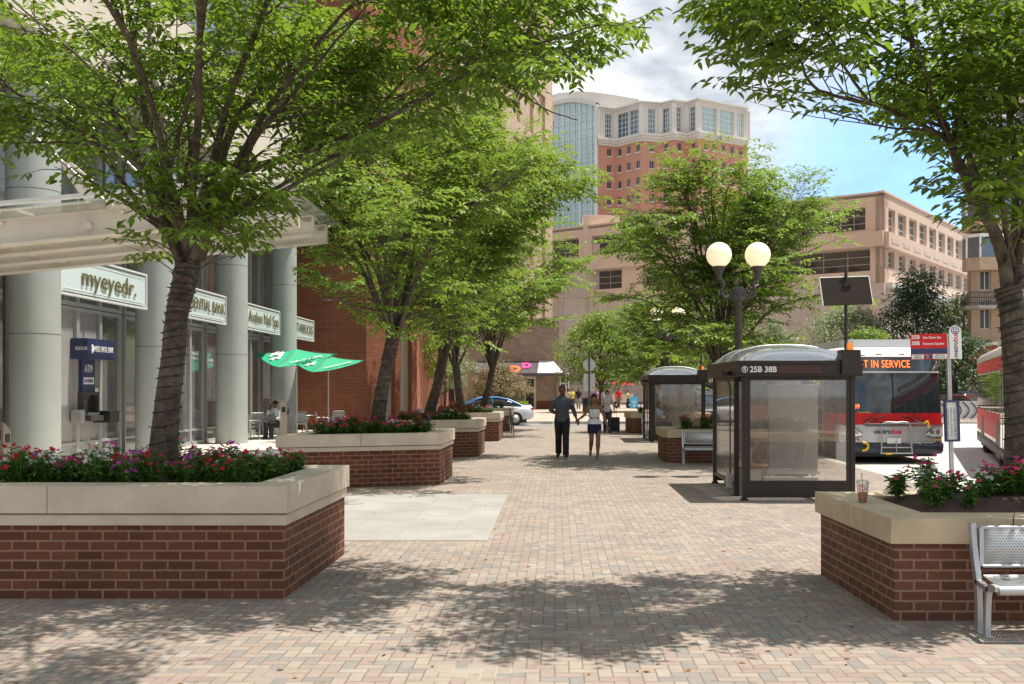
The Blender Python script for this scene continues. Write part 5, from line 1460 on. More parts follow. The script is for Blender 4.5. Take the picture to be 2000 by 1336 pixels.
for k in range(3):
    for j in range(26): b.box((-.07+k*.05, -.052, 1.0+j*.0175), (-.07+k*.05+rr_.uniform(.015, .04), -.0502, 1.007+j*.0175))
b.build('printed_lines', M['black'], cs)
r.rotation_euler = (R(-1.2), R(-1.2), 0)

# ================================================================== benches
def bench(loc, label):
    r = thing('metal_bench', label, 'bench', loc, 0, 'perforated metal benches against the right planters'); Lb = 1.62
    prof = [(.40, .74), (.385, .66), (.34, .44), (.325, .385)]
    def sheet(pts, th, name, x0, x1, mat, mi=0):
        pts = [Vector((0, a, c)) for a, c in pts]; m = MB(); vs = []
        for p in pts: vs += [(x0, p.y, p.z), (x1, p.y, p.z)]
        fs = [(2*k, 2*k+1, 2*k+3, 2*k+2) for k in range(len(pts)-1)]
        m.add(vs, fs, 0, True); o = m.build(name, mat, r)
        so_ = o.modifiers.new('s', 'SOLIDIFY'); so_.thickness = th; so_.offset = 0
        return o
    sheet([(.385, .725), (.35, .475)], .004, 'back_panel', .10, Lb-.10, M['perf'])
    b = MB(); b.tube([(.09, .39, .735), (Lb-.09, .39, .735)], .014, 8); b.tube([(.09, .345, .462), (Lb-.09, .345, .462)], .012, 8)
    b.box((.07, .345, .46), (.10, .392, .735)); b.box((Lb-.10, .345, .46), (Lb-.07, .392, .735)); b.build('back_frame', M['alu'], r)
    sheet([(.33, .395), (.2, .375), (.04, .372)], .004, 'seat_panel', .09, Lb-.09, M['perf'])
    b = MB(); b.tube([(.05, .0, .352), (Lb-.05, .0, .352)], .034, 12); b.tube([(.09, .335, .39), (Lb-.09, .335, .39)], .014, 8); b.build('seat_roll', M['alu'], r)
    for x in (.02, Lb-.06):
        b = MB(); w_ = .04
        def bar(pl, t):
            pl = smooth_path([Vector((0, a, c)) for a, c in pl], 4); vs = []; 
            for i, p in enumerate(pl):
                d = (pl[min(i+1, len(pl)-1)]-pl[max(i-1, 0)]).normalized(); n_ = Vector((0, -d.z, d.y))
                vs += [(x, *(p+n_*t/2).yz), (x+w_, *(p+n_*t/2).yz), (x+w_, *(p-n_*t/2).yz), (x, *(p-n_*t/2).yz)]
            k = len(pl); fs = []
            for i in range(k-1):
                for j in range(4): fs.append((4*i+j, 4*i+(j+1) % 4, 4*i+4+(j+1) % 4, 4*i+4+j))
            fs += [(0, 3, 2, 1), (4*k-4, 4*k-3, 4*k-2, 4*k-1)]
            b.add(vs, fs)
        bar([(.41, .765), (.37, .55), (.31, .36), (.29, .15), (.29, 0)], .06)
        bar([(-.02, .365), (.06, .368), (.12, .33), (.145, .2), (.15, 0)], .04)
        bar([(.1, .34), (.2, .345), (.32, .36)], .04)
        b.box((x-.01, .10, 0), (x+w_+.01, .33, .012))
        b.build('end_frame', M['alu'], r, bevel=.004)
    return r
bn = bench((3.0, 6.88, 0), 'silver perforated bench at the lower right against the near planter')
dup(bn, (2.9, 22.75, 0), 0, 'silver bench against the middle right planter, seen through the front shelter')
dup(bn, (3.28, 38.0, 0), 0, 'small looking bench against the farthest right planter')

# drink cup
r = thing('drink_cup', 'clear plastic cup of iced tea with a straw on the planter corner', 'cup', (2.615, 8.5, .778))
MB().lathe([(.034, .0), (.036, .003), (.052, .165), (.055, .17), (.054, .175)], (0, 0, 0), 24).build('cup_wall', M['cup'], r)
MB().lathe([(.0, .004), (.033, .004), (.0425, .085), (0, .085)], (0, 0, 0), 24).build('tea', M['tea'], r)
MB().lathe([(.056, .172), (.056, .18), (.045, .186), (0, .188)], (0, 0, 0), 24).build('lid', M['cup'], r)
MB().tube([(.005, 0, .03), (-.012, -.01, .25)], .0035, 8).build('straw', M['signgreen'], r)
def curved_text(s, z, size, a0):
    for k, ch in enumerate(s):
        a = a0 + k*.30 - .15*(len(s)-1); rad = .0375+.016*z/.165+.001
        o = (rad*math.sin(a), -rad*math.cos(a), z)
        lettering(ch, size, M['red'], r, TM(o, (math.cos(a), math.sin(a), 0), (0, 0, 1)), .9, .0004, .0006, world=False)
curved_text('BIG', .142, .034, -.45); curved_text('GULP', .112, .034, -.35)

# ================================================================== patio
def umbrella(loc, label, s=1.0):
    r = thing('patio_umbrella', label, 'umbrella', loc, 0, 'green umbrellas over the patio tables', s)
    MB().tube([(0, 0, 0), (0, 0, 3.0)], .024, 10).lathe([(.26, 0), (.26, .05), (.06, .08), (.04, .3)], (0, 0, 0), 16).build('pole', M['white'], r)
    A_ = Vector((0, 0, 3.12)); Lc_ = Vector((-1.45, 0, 2.98)); Nc = Vector((-.25, -1.5, 2.46)); Rc = Vector((1.45, 0, 2.96)); Fc = Vector((.25, 1.5, 2.84))
    cor = [Lc_, Nc, Rc, Fc]; m = MB()
    def panel(a, b_, mi, dz, mm):
        n = 6; vs = []; idx = {}
        for i in range(n+1):
            for j in range(n+1-i):
                u, v = i/n, j/n; p = A_*(1-u-v)+a*u+b_*v; sag = -.35*u*v - .05*math.sin(PI*(u+v))
                idx[i, j] = len(vs); vs.append(p+Vector((0, 0, sag+dz)))
        fs = []
        for i in range(n):
            for j in range(n-i):
                fs.append((idx[i, j], idx[i+1, j], idx[i, j+1]))
                if j < n-i-1: fs.append((idx[i+1, j], idx[i+1, j+1], idx[i, j+1]))
        mm.add(vs, fs, mi, True)
    for k in range(4): panel(cor[k], cor[(k+1) % 4], 0, 0, m)
    cn_ = m.build('canopy', M['green'], r)
    m = MB()
    for k in range(4): panel(cor[k], cor[(k+1) % 4], 0, -.012, m)
    m.build('lining', M['umbin'], r)
    m = MB()
    for c in cor: m.tube([A_-Vector((0, 0, .03)), A_.lerp(c, .98)-Vector((0, 0, .03))], .011, 6); m.tube([Vector((0, 0, 2.55)), A_.lerp(c, .5)-Vector((0, 0, .04))], .009, 5)
    m.build('ribs', M['wood'], r)
    # abstract white swirls on the left front panel
    e = MB(); q_ = random.Random(4)
    def onp(a, b_, u, v): return A_*(1-u-v)+a*u+b_*v + Vector((0, -.006, -.35*u*v-.05*math.sin(PI*(u+v))+.012))
    for k in range(9):
        u, v = q_.uniform(.3, .62), q_.uniform(.08, .32); pts = []
        for j in range(6):
            u += q_.uniform(-.07, .05); v += q_.uniform(-.05, .08); u = max(.15, min(.8, u)); v = max(.03, min(.9-u, v)); pts.append(onp(Lc_, Nc, u, v))
        e.tube(smooth_path(pts, 3), .045, 5)
    e.build('swirl_print', M['white'], cn_)
    ex = (Rc-Nc).normalized(); up = (A_-(Nc+Rc)/2); up = (up-ex*up.dot(ex)).normalized()
    P_ = onp(Nc, Rc, .42, .42)+Vector((0, -.03, .05))
    lettering('STARBUCKS COFFEE', .15, M['white'], cn_, TM(P_, ex, up), .9, .002, .002, world=False)
    return r
umbrella((-9.12, 35.2, 0), 'green patio umbrella with white print, left and nearer one')
umbrella((-8.62, 37.9, 0), 'green patio umbrella against the brick wall, right and farther one', .95)
def table(loc, label):
    r = thing('patio_table', label, 'table', loc, 0, 'round metal tables of the patio')
    MB().lathe([(0, .73), (.38, .73), (.39, .74), (.39, .755), (0, .757)], (0, 0, 0), 28).build('table_top', M['alu'], r)
    for k in range(4):
        a = k*PI/2+.4; c, s = math.cos(a), math.sin(a)
        MB().tube(smooth_path([Vector((c*.2, s*.2, .73)), Vector((c*.06, s*.06, .45)), Vector((c*.12, s*.12, .2)), Vector((c*.28, s*.28, .0))], 4), .013, 8).build('leg', M['alu'], r)
    return r
t1 = table((-10.1, 34.6, 0), 'round metal patio table in front of the seated woman')
dup(t1, (-9.25, 36.9, 0), .7, 'round metal patio table between the two umbrella poles')
def chair():
    r = thing('patio_chair', 'x', 'chair', (0, 0, 0), 0, 'slatted metal chairs of the patio')
    b = MB()
    for k in range(6): b.box((-.21, -.2+k*.07, .445), (.21, -.145+k*.07, .46))
    b.build('seat', M['alu'], r)
    b = MB()
    for k in range(4): b.box((-.2, .215+k*.012, .55+k*.075), (.2, .227+k*.012, .605+k*.075))
    b.build('backrest', M['alu'], r)
    for sx in (-1, 1):
        MB().tube(smooth_path([Vector((sx*.21, .26, .86)), Vector((sx*.22, .22, .5)), Vector((sx*.24, .28, 0))], 4), .013, 8).build('leg', M['alu'], r)
        MB().tube([(sx*.23, -.22, .0), (sx*.225, -.2, .45)], .013, 8).build('leg', M['alu'], r)
        MB().tube(smooth_path([Vector((sx*.225, -.2, .45)), Vector((sx*.25, -.21, .64)), Vector((sx*.26, 0, .67)), Vector((sx*.215, .23, .66))], 4), .013, 8).build('armrest', M['alu'], r)
    MB().tube([(-.21, .26, .86), (.21, .26, .86)], .014, 8).build('top_rail', M['alu'], r)
    return r
ch = chair(); ch.location = (-10.25, 33.5, 0); ch.rotation_euler.z = 2.6; ch['label'] = 'nearest metal patio chair, its back towards the viewer'
for x, y, a, l in ((-9.55, 34.25, 2.3, 'metal patio chair under the seated woman'), (-8.55, 36.7, 1.9, 'metal chair right of the umbrella pole, facing away'), (-8.35, 38.4, .2, 'metal chair close to the brick wall, under the right umbrella'),
                   (-9.7, 37.9, .1, 'metal chair beside the last grey column'), (-9.25, 36.1, 3.3, 'metal chair drawn up to the farther patio table'), (-10.5, 35.4, .5, 'metal chair against the storefront glass')):
    dup(ch, (x, y, 0), a, l, 'slatted metal chairs of the patio')

# ================================================================== signs and small street things
def pole_sign(px, Y, ztop, label, name='traffic_sign'):
    r = thing(name, label, 'sign', (gx(px, Y), Y, 0)); return r
r = pole_sign(1151, 60, 0, 'grey back of an octagonal stop sign with a square plate below it', 'stop_sign')
MB().tube([(0, 0, 0), (0, 0, 3.7)], .05, 8).build('post', M['postgreen'], r)
b = MB().vprism([(.40*math.cos(PI/8+k*PI/4), 3.15+.40*math.sin(PI/8+k*PI/4)) for k in range(8)], .06, .075); b.build('octagon_plate', M['steel'], r)
MB().box((-.34, .06, 1.55), (.34, .075, 2.62)).build('square_plate', M['steel'], r)
r = pole_sign(895, 56, 0, 'small white and red no parking sign behind the left trunks', 'parking_sign')
MB().tube([(0, 0, 0), (0, 0, 2.3)], .025, 6).build('post', M['steel'], r)
pl_ = MB().box((-.15, -.04, 1.78), (.15, -.03, 2.3)).build('plate', M['white'], r)
b = MB(); b.tube([(.1*math.cos(a*PI/10), -.045, 2.15+.1*math.sin(a*PI/10)) for a in range(21)], .014, 5); b.tube([(-.07, -.045, 2.22), (.07, -.045, 2.08)], .012, 5); b.build('prohibition_ring', M['red'], pl_)
lettering('P', .15, M['black'], pl_, TM((0, -.042, 2.15), (1,0,0), (0,0,1)), 1, .001, world=False)
r = pole_sign(1257, 54.5, 0, 'green and white street name sign beside the far shelter', 'street_name_sign')
MB().tube([(.25, 0, 0), (.25, 0, 2.5)], .035, 6).build('post', M['bronze2'], r)
MB().box((-.22, -.05, 2.02), (.3, -.035, 2.38)).build('plate', M['white'], r)
MB().box((-.2, -.056, 2.05), (.28, -.051, 2.22)).box((-.02, -.056, 2.22), (.28, -.051, 2.35)).build('green_mark', M['signgreen'], r)
r = thing('sandwich_board', 'bright blue folding sign board on the far pavement', 'sign board', (gx(1238, 85), 85, 0))
pn = MB(); pn.xprism([(-.3, 0), (-.27, 0), (0, 1.0), (-.03, 1.0)], -.33, .33); pn.build('front_panel', M['skybl'], r)
pn = MB(); pn.xprism([(.3, 0), (.27, 0), (0.001, 1.0), (.03, 1.0)], -.33, .33); pn.build('rear_panel', M['skybl'], r)
b = MB(); b.T = Matrix.Translation((0, -.31, .0)) @ Matrix.Rotation(R(-15.5), 4, 'X')
for k, (a, c) in enumerate(((.62, .66), (.5, .53), (.42, .45), (.2, .3))): b.box((-.22+.04*k, -.012, a), (.2-.03*k, -.006, c))
b.build('printed_lines', M['white'], r)
for k, px in enumerate((1144, 1157)):
    r = thing('newspaper_box', 'black newspaper box at the far kerb, %s of the pair below the stop sign' % ('left' if k == 0 else 'right'), 'newspaper box', (gx(px, 63), 63, 0), 0, 'black newspaper boxes')
    MB().box((-.2, -.18, .25), (.2, .2, 1.15)).build('cabinet', M['black'], r, bevel=.02); MB().box((-.14, -.19, .65), (.14, -.181, 1.05)).build('window', M['dkglass'], r); MB().box((-.05, -.05, 0), (.05, .05, .25)).box((-.2, -.16, 0), (.2, .18, .03)).build('pedestal', M['black'], r)
# food cart
r = thing('food_cart', 'cream food cart with a red canopy on the far pavement', 'cart', (gx(1216, 88), 88, 0))
MB().box((-.9, -.5, .45), (.9, .5, 1.25)).build('body', M['cream'], r, bevel=.04)
for s in (-1, 1):
    w_ = MB(); w_.T = Matrix.Translation((s*.55, -.52, .3)) @ Matrix.Rotation(PI/2, 4, 'X'); w_.lathe([(.3, -.03), (.3, .03), (.1, .03), (.1, -.03)], (0, 0, 0), 18); w_.build('wheel', M['rubber'], r)
    MB().tube([(s*.8, 0, 1.25), (s*.8, 0, 2.1)], .025, 6).build('canopy_post', M['steel'], r)
b = MB(); b.add([(-1.1, -.7, 2.05), (1.1, -.7, 2.05), (1.1, .7, 2.05), (-1.1, .7, 2.05), (-.5, 0, 2.45), (.5, 0, 2.45)], [(0,1,5,4), (1,2,5), (2,3,4,5), (3,0,4), (3,2,1,0)]); b.build('canopy', M['red'], r)
# low planting bed before the corner shop
r = thing('stone_planting_bed', 'low stone walled bed with the bronze shrub before the corner shop', 'planting bed', (gx(965, 70), 70, 0))
x0, x1 = gx(905, 70), gx(1035, 70)
b = MB(); b.box((x0, 69.4, 0), (x1, 69.7, .5)); b.box((x0, 69.7, 0), (x0+.3, 75, .5)); b.box((x1-.3, 69.7, 0), (x1, 75, .5)); b.build('wall', M['conc'], r, True, .02)
MB().box((x0+.3, 69.7, 0), (x1-.3, 75, .46)).build('soil', M['mulch'], r, True)
gq = random.Random(8); P_, D_, U_ = [], [], []
for k in range(2600):
    P_.append((gq.uniform(x0+.2, x1-.2), gq.uniform(69.55, 72.2), .48+gq.uniform(0, .28))); D_.append((gq.uniform(-1, 1), gq.uniform(-1, 1), gq.uniform(-.2, .9))); U_.append((gq.uniform(-.4, .4), gq.uniform(-.4, .4), 1))
o = leaves('ground_cover', P_, D_, U_, [.2]*2600, [.08]*2600, M['leaf2'], None, False)
tag(o, 'green ground cover spilling over the low stone bed', 'ground cover', kind='stuff')
# rack panel with curved bars at the end of the bus road
r = thing('bicycle_rack', 'grey panel fence with curved dark hoops at the end of the bus road', 'rack', (22.6, 53.6, 0))
MB().box((-2.6, .1, .1), (4.5, .2, 1.05)).build('panel', M['steel'], r)
for k in range(12):
    MB().tube([(-2.3+k*.42+.32*math.sin(a*PI/10)-.1, -.02, .1+.9*a/10) for a in range(11)], .035, 8).build('hoop', M['bronze2'], r)
struct('right_kerb', MB().box((26.7, -12, -.25), (27, 44.85, .02)).box((18.5, 54.4, -.25), (30, 55.2, .05)), M['kerb'])

# bicycle
def bicycle(loc, rz, label):
    r = thing('bicycle', label, 'bicycle', loc, rz)
    for y in (-.52, .52):
        w_ = MB()
        w_.tube([(0, y+.325*math.cos(a*PI/18), .335+.325*math.sin(a*PI/18)) for a in range(37)], .016, 6)
        t_ = w_.build('wheel', M['rubber'], r)
        w_ = MB(); w_.tube([(0, y+.305*math.cos(a*PI/12), .335+.305*math.sin(a*PI/12)) for a in range(25)], .008, 5)
        for a in range(12): w_.tube([(0, y, .335), (0, y+.3*math.cos(a*PI/6), .335+.3*math.sin(a*PI/6))], .002, 3)
        w_.tube([(-.04, y, .335), (.04, y, .335)], .02, 8); w_.build('rim', M['alu'], t_)
    f = MB()
    bb_ = (0, .06, .3); st = (0, .2, .78); hd_ = (0, -.36, .84); hb = (0, -.4, .72); ra = (0, .52, .335)
    for a, c in ((bb_, st), (st, hd_), (bb_, hb), (hd_, hb), (st, ra), (bb_, ra)): f.tube([a, c], .017, 8)
    f.tube([(0, .2, .78), (0, .23, .93)], .013, 6); f.build('frame', M['bronze'], r)
    MB().tube([hb, (0, -.47, .5), (0, -.52, .335)], .014, 6).build('fork', M['bronze'], r)
    MB().rings([(0, .26, .93, .07, .12), (0, .24, .955, .07, .13), (0, .2, .965, .03, .1)], 12).build('saddle', M['black'], r)
    MB().tube([hd_, (0, -.39, .95)], .014, 6).tube(smooth_path([Vector(p) for p in ((-.28, -.3, .98), (-.2, -.4, .97), (0, -.42, .96), (.2, -.4, .97), (.28, -.3, .98))], 4), .013, 6).build('handlebar', M['black'], r)
    b = MB(); b.tube([(.03, .06+.09*math.cos(a*PI/8), .3+.09*math.sin(a*PI/8)) for a in range(17)], .006, 4); b.tube([(.03, .06, .3), (.06, .1, .15)], .01, 5); b.tube([(-.03, .06, .3), (-.06, .02, .45)], .01, 5); b.cbox((.1, .1, .14), (.08, .06, .02)); b.cbox((-.1, .02, .46), (.08, .06, .02)); b.build('crankset', M['alu'], r)
    return r
bk = bicycle((-1.62, 37.6, 0), R(7), 'bicycle leaning in the gap behind the fourth left planter'); bk.rotation_euler = (0, R(-6), R(7))

# fallen leaves on the paving
lq = random.Random(77); P_, D_, U_ = [], [], []
for k in range(150):
    P_.append((lq.uniform(-4, 3.5), 5.2+abs(lq.gauss(0, 5)), .006)); D_.append((lq.uniform(-1, 1), lq.uniform(-1, 1), .03)); U_.append((lq.uniform(-.25, .25), lq.uniform(-.25, .25), 1))
P_ = [p for p in P_ if not (p[0] < -2.1 and 8.1 < p[1] < 10.7) and not (p[0] > 2.4 and p[1] > 6.6)]
n_ = len(P_)
M['dry'] = leaf_mat('dry leaves', (.16,.07,.02), (.30,.15,.04), (.3,.2,.05), .1, .7)
tag(leaves('fallen_leaves', P_, D_[:n_], U_[:n_], [lq.uniform(.03, .06) for _ in P_], [lq.uniform(.015, .025) for _ in P_], M['dry'], None, True), 'few dry brown leaves scattered over the brick paving', 'leaf litter', kind='stuff')
# ================================================================== buses
def bus(loc, rz, label, full=True, roofz=3.12):
    r = thing('transit_bus', label, 'bus', loc, rz, 'red and silver transit buses')
    Lb = 12.0
    def outl(ins, w=1.3, nose=0.0):
        f = [(-w, Lb), (-w, .42+ins), (-w+.03, .26+ins), (-w+.12, .14+ins), (-w+.32, .07+ins), (-w*.45, .02+ins), (0, ins), (w*.45, .02+ins), (w-.32, .07+ins), (w-.12, .14+ins), (w-.03, .26+ins), (w, .42+ins), (w, Lb)]
        return [(x, y-nose) for x, y in f]
    def shell(name, lv, mat, parent=r, closed=True, sm=True):
        m = MB(); n = 13; vs = []
        for z, ins, w_ in lv: vs += [(x, y, z) for x, y in outl(ins, w_)]
        k = len(lv)
        m.add(vs, [(i*n+j, i*n+j+1, (i+1)*n+j+1, (i+1)*n+j) for i in range(k-1) for j in range(n-1)], 0, sm)
        m.add(vs, [(i*n+n-1, i*n, (i+1)*n, (i+1)*n+n-1) for i in range(k-1)], 0)
        m.add(vs[:n], [tuple(range(n))], 0); m.add(vs[-n:], [tuple(range(n))[::-1]], 0)
        return m.build(name, mat, parent)
    shell('bumper', [(.24, .02, 1.3), (.3, -.06, 1.315), (.48, -.08, 1.32), (.53, -.02, 1.305)], M['bumper'])
    bd = shell('body', [(.53, 0, 1.3), (.8, .0, 1.3), (1.0, .02, 1.3)], M['silver'])
    m = MB(); x_ = [(-1.302, .5), (1.302, .5)]
    # red band, rising to the sides
    shell('red_band', [(.97, .010, 1.303), (1.26, .03, 1.303)], M['red'])
    for s in (-1, 1):
        MB().box((s*1.296, .6, .62) if s < 0 else (1.296, .6, .62), (s*1.306, Lb-.02, 1.0)).build('side_panel', M['red'], r)
        MB().box((s*1.297, .6, 2.32), (s*1.307, Lb-.02, 2.62)).build('side_panel', M['red'], r)
        for y0_, y1_ in [(4.6+k*1.42, 5.92+k*1.42) for k in range(5)] + [(.95, 1.6), (3.1, 4.5)]:
            MB().box((s*1.30, y0_, 1.3), (s*1.309, y1_, 2.26)).build('side_window', M['dkglass'], r)
        for y0_, y1_ in ((1.75, 2.35), (2.42, 3.02)): MB().box((s*1.30, y0_, .36), (s*1.312, y1_, 2.3)).build('door', M['dkglass'], r)
        m = MB()
        for y in (1.68, 2.36, 3.03): m.box((s*1.301, y, .34), (s*1.318, y+.06, 2.34))
        m.build('door_frame', M['alu'], r)
        MB().box((s*1.297, .6, .4), (s*1.303, 1.6, .62)).build('skirt', M['teal'], r)
    shell('window_band', [(1.24, .03, 1.298), (1.8, .10, 1.29), (2.26, .2, 1.28)], M['dkglass'])
    m = MB()
    for y in (.62, 1.62, 3.04, 4.52, 5.94, 7.36, 8.78, 10.2, 11.62):
        for s in (-1, 1): m.box((s*1.28, y, 1.24), (s*1.306, y+.08, 2.3))
    m.build('pillar', M['black'], r)
    m = MB(); m.tube([(0, .0+.03, 1.25), (0, .10, 1.8), (0, .19, 2.25)], .018, 6); m.build('windscreen_divider', M['black'], r)
    shell('white_trim', [(2.26, .18, 1.3), (2.30, .18, 1.3)], M['buswhite'])
    shell('sign_glass', [(2.30, .21, 1.29), (2.66, .30, 1.285)], M['blglass'] if not full else M['dkglass'])
    shell('roof', [(2.66, .26, 1.3), (2.80, .34, 1.295), (2.9, .5, 1.2), (2.94, .9, 1.0)], M['buswhite'])
    m = MB(); m.prism([(-1.05, 1.0), (-.9, .75), (.9, .75), (1.05, 1.0), (1.05, 7.5), (-1.05, 7.5)], 2.9, roofz); m.build('roof_fairing', M['buswhite'], r, bevel=.07, seg=3)
    if full:
        m = MB()
        for x in (-.28, 0, .28): m.box((x-.07, .30, 2.71), (x+.07, .345, 2.745))
        m.build('marker_lamp', M['amber'], r)
        m = MB()
        for s in (-1, 1): m.box((s*.55-.28, .31, 2.7), (s*.55+.28, .36, 2.712))
        m.build('vent_slot', M['black'], r)
        lettering('NOT IN SERVICE', .27, M['led'], r, TM((-.27, .225, 2.475), (1,0,0), (0,.2,1)), .80, .004, 0, world=False, sp=1.1, name='destination_text', fit=1.45)
        lettering('6409', .17, M['led'], r, TM((-.98, .11, 1.42), (1,-.12,0), (0,.1,1)), .9, .004, 0, world=False)
        lettering('metro', .17, M['navy'], r, TM((-.07, -.012, .80), (1,0,0), (0,0,1)), 1.0, .004, .003, 'RIGHT', world=False)
        lettering('bus', .17, M['red'], r, TM((-.06, -.012, .80), (1,0,0), (0,0,1)), 1.0, .004, .003, 'LEFT', world=False)
        lettering('6194', .13, M['navy'], r, TM((-.98, .075, .60), (1,-.2,0), (0,0,1)), 1.0, .004, 0, world=False)
        for s in (-1, 1):
            m = MB(); st = [(.78, .045, .70, .76), (.90, .055, .67, .86), (.98, .06, .66, .90), (1.08, .085, .66, .93), (1.18, .13, .67, .96), (1.27, .25, .70, .985), (1.30, .40, .74, .99)]
            vs = []
            for x, y, z0, z1 in st: vs += [(s*(x+.012), y-.03, z0), (s*(x+.012), y-.03, z1)]
            m.add(vs, [(2*k, 2*k+1, 2*k+3, 2*k+2) for k in range(6)], 0, True)
            hl = m.build('headlight', M['lens'], r)
            m = MB()
            for a, c in ((0, 2), (1, 3)): pass
            m.tube([vs[2*k] for k in range(7)], .012, 5); m.tube([vs[2*k+1] for k in range(7)], .012, 5); m.build('headlight_rim', M['black'], hl)
            m = MB()
            for x, y in ((.93, .03), (1.09, .06)): m.tube([(s*x, y, .79), (s*x, y-.02, .79)], .055, 12)
            m.build('lamp_reflector', M['stain'], hl)
            MB().cbox((s*1.12, .09, .60), (.1, .05, .05)).build('side_marker', M['redlens'] if s < 0 else M['amber'], r)
            MB().tube([(s*.22, .03, 1.2), (s*.72, -.0, 1.0), (s*.78, -.02, .98)], .014, 6).tube([(s*.35, .02, 1.32), (s*.78, .03, 1.02)], .01, 5).build('wiper', M['black'], r)
            MB().tube([(s*1.25, .2, 2.3), (s*1.42, -.05, 2.28), (s*1.42, -.08, 2.1)], .02, 6).rings([(s*1.42, -.08, 1.75, .1, .04), (s*1.42, -.08, 1.78, .12, .05), (s*1.42, -.08, 2.08, .12, .05), (s*1.42, -.08, 2.11, .1, .04)], 12).build('mirror', M['black'], r)
        # cycle carrier
        m = MB(); sq = [(-.34, -.12, 1.02), (.34, -.12, 1.02), (.34, -.16, .30), (-.34, -.16, .30)]
        m.tube(smooth_path([Vector((-.38, -.17, .28)), Vector((-.36, -.15, .6)), Vector((-.33, -.12, 1.0)), Vector((0, -.12, 1.03)), Vector((.33, -.12, 1.0)), Vector((.36, -.15, .6)), Vector((.38, -.17, .28))], 4), .02, 8)
        m.tube([(-.36, -.16, .42), (.36, -.16, .42)], .015, 6); m.tube([(-.4, -.17, .28), (.4, -.17, .28)], .02, 6); m.tube([(0, -.16, .3), (0, -.13, .62)], .012, 6); m.build('cycle_carrier', M['steel'], r)
        MB().tube([(-.75, -.14, .985), (.75, -.14, 1.01)], .02, 6).tube([(-.75, -.12, .95), (.75, -.12, .95)], .014, 6).build('carrier_tray', M['bumper'], r)
        m = MB(); m.tube(smooth_path([Vector((-.82, -.1, .55)), Vector((-.7, -.14, .5)), Vector((-.72, -.14, .38)), Vector((-.82, -.1, .34))], 3), .03, 6); m.tube(smooth_path([Vector((.68, -.14, 1.0)), Vector((.76, -.16, 1.06)), Vector((.8, -.14, .9))], 3), .025, 6); m.cbox((-.2, -.19, .27), (.16, .03, .05)); m.build('yellow_hook', M['yellow'], r)
        m = MB().cbox((-.02, -.03, .57), (.34, .02, .16)); m.build('licence_plate', M['white'], r); 
        MB().box((-.5, -.02, 1.03), (.5, .0, 1.045)).build('grab_rail', M['black'], r)
        # cab seen through the windscreen is dark; a rail reflected in the glass is modelled as a yellow strip
        MB().box((-.9, .055, 1.27), (-.35, .06, 1.285)).build('rail_reflection', M['yellow'], r)
    for y in (2.9 if False else 3.75, 9.4):
        for s in (-1, 1):
            m = MB(); m.T = Matrix.Translation((s*1.12, y, .50)) @ Matrix.Rotation(PI/2, 4, 'Y'); m.lathe([(.0, -.17), (.42, -.17), (.5, -.13), (.5, .13), (.42, .17), (.3, .17), (.3, .12), (0, .12)], (0, 0, 0), 24); w_ = m.build('wheel', M['rubber'], r)
            m = MB(); m.T = Matrix.Translation((s*1.25, y, .50)) @ Matrix.Rotation(PI/2, 4, 'Y'); m.lathe([(0, -.05), (.12, -.05), (.14, .0), (.28, .02), (.29, -.03), (0, -.04)], (0, 0, 0), 18); m.build('rim', M['red'], w_)
            n = 14
            m = MB(); m.xprism([(y+.64*math.cos(PI*k/n), .5+.6*math.sin(PI*k/n)) for k in range(n+1)] + [(y-.64, .2), (y+.64, .2)], s*1.3, s*1.3135); m.build('wheel_arch', M['black'], r)
    MB().box((-1.2, .4, .16), (1.2, Lb-.2, .3)).build('underbody', M['black'], r)
    return r
bus((gx(1747, 24.7), 24.7, -.13), 0, 'silver and red transit bus facing the viewer with an orange not in service sign')
bus((10.58, 19.98, -.13), -R(19.7), 'red and teal transit bus seen from the side behind the right edge tree', False, 3.2)

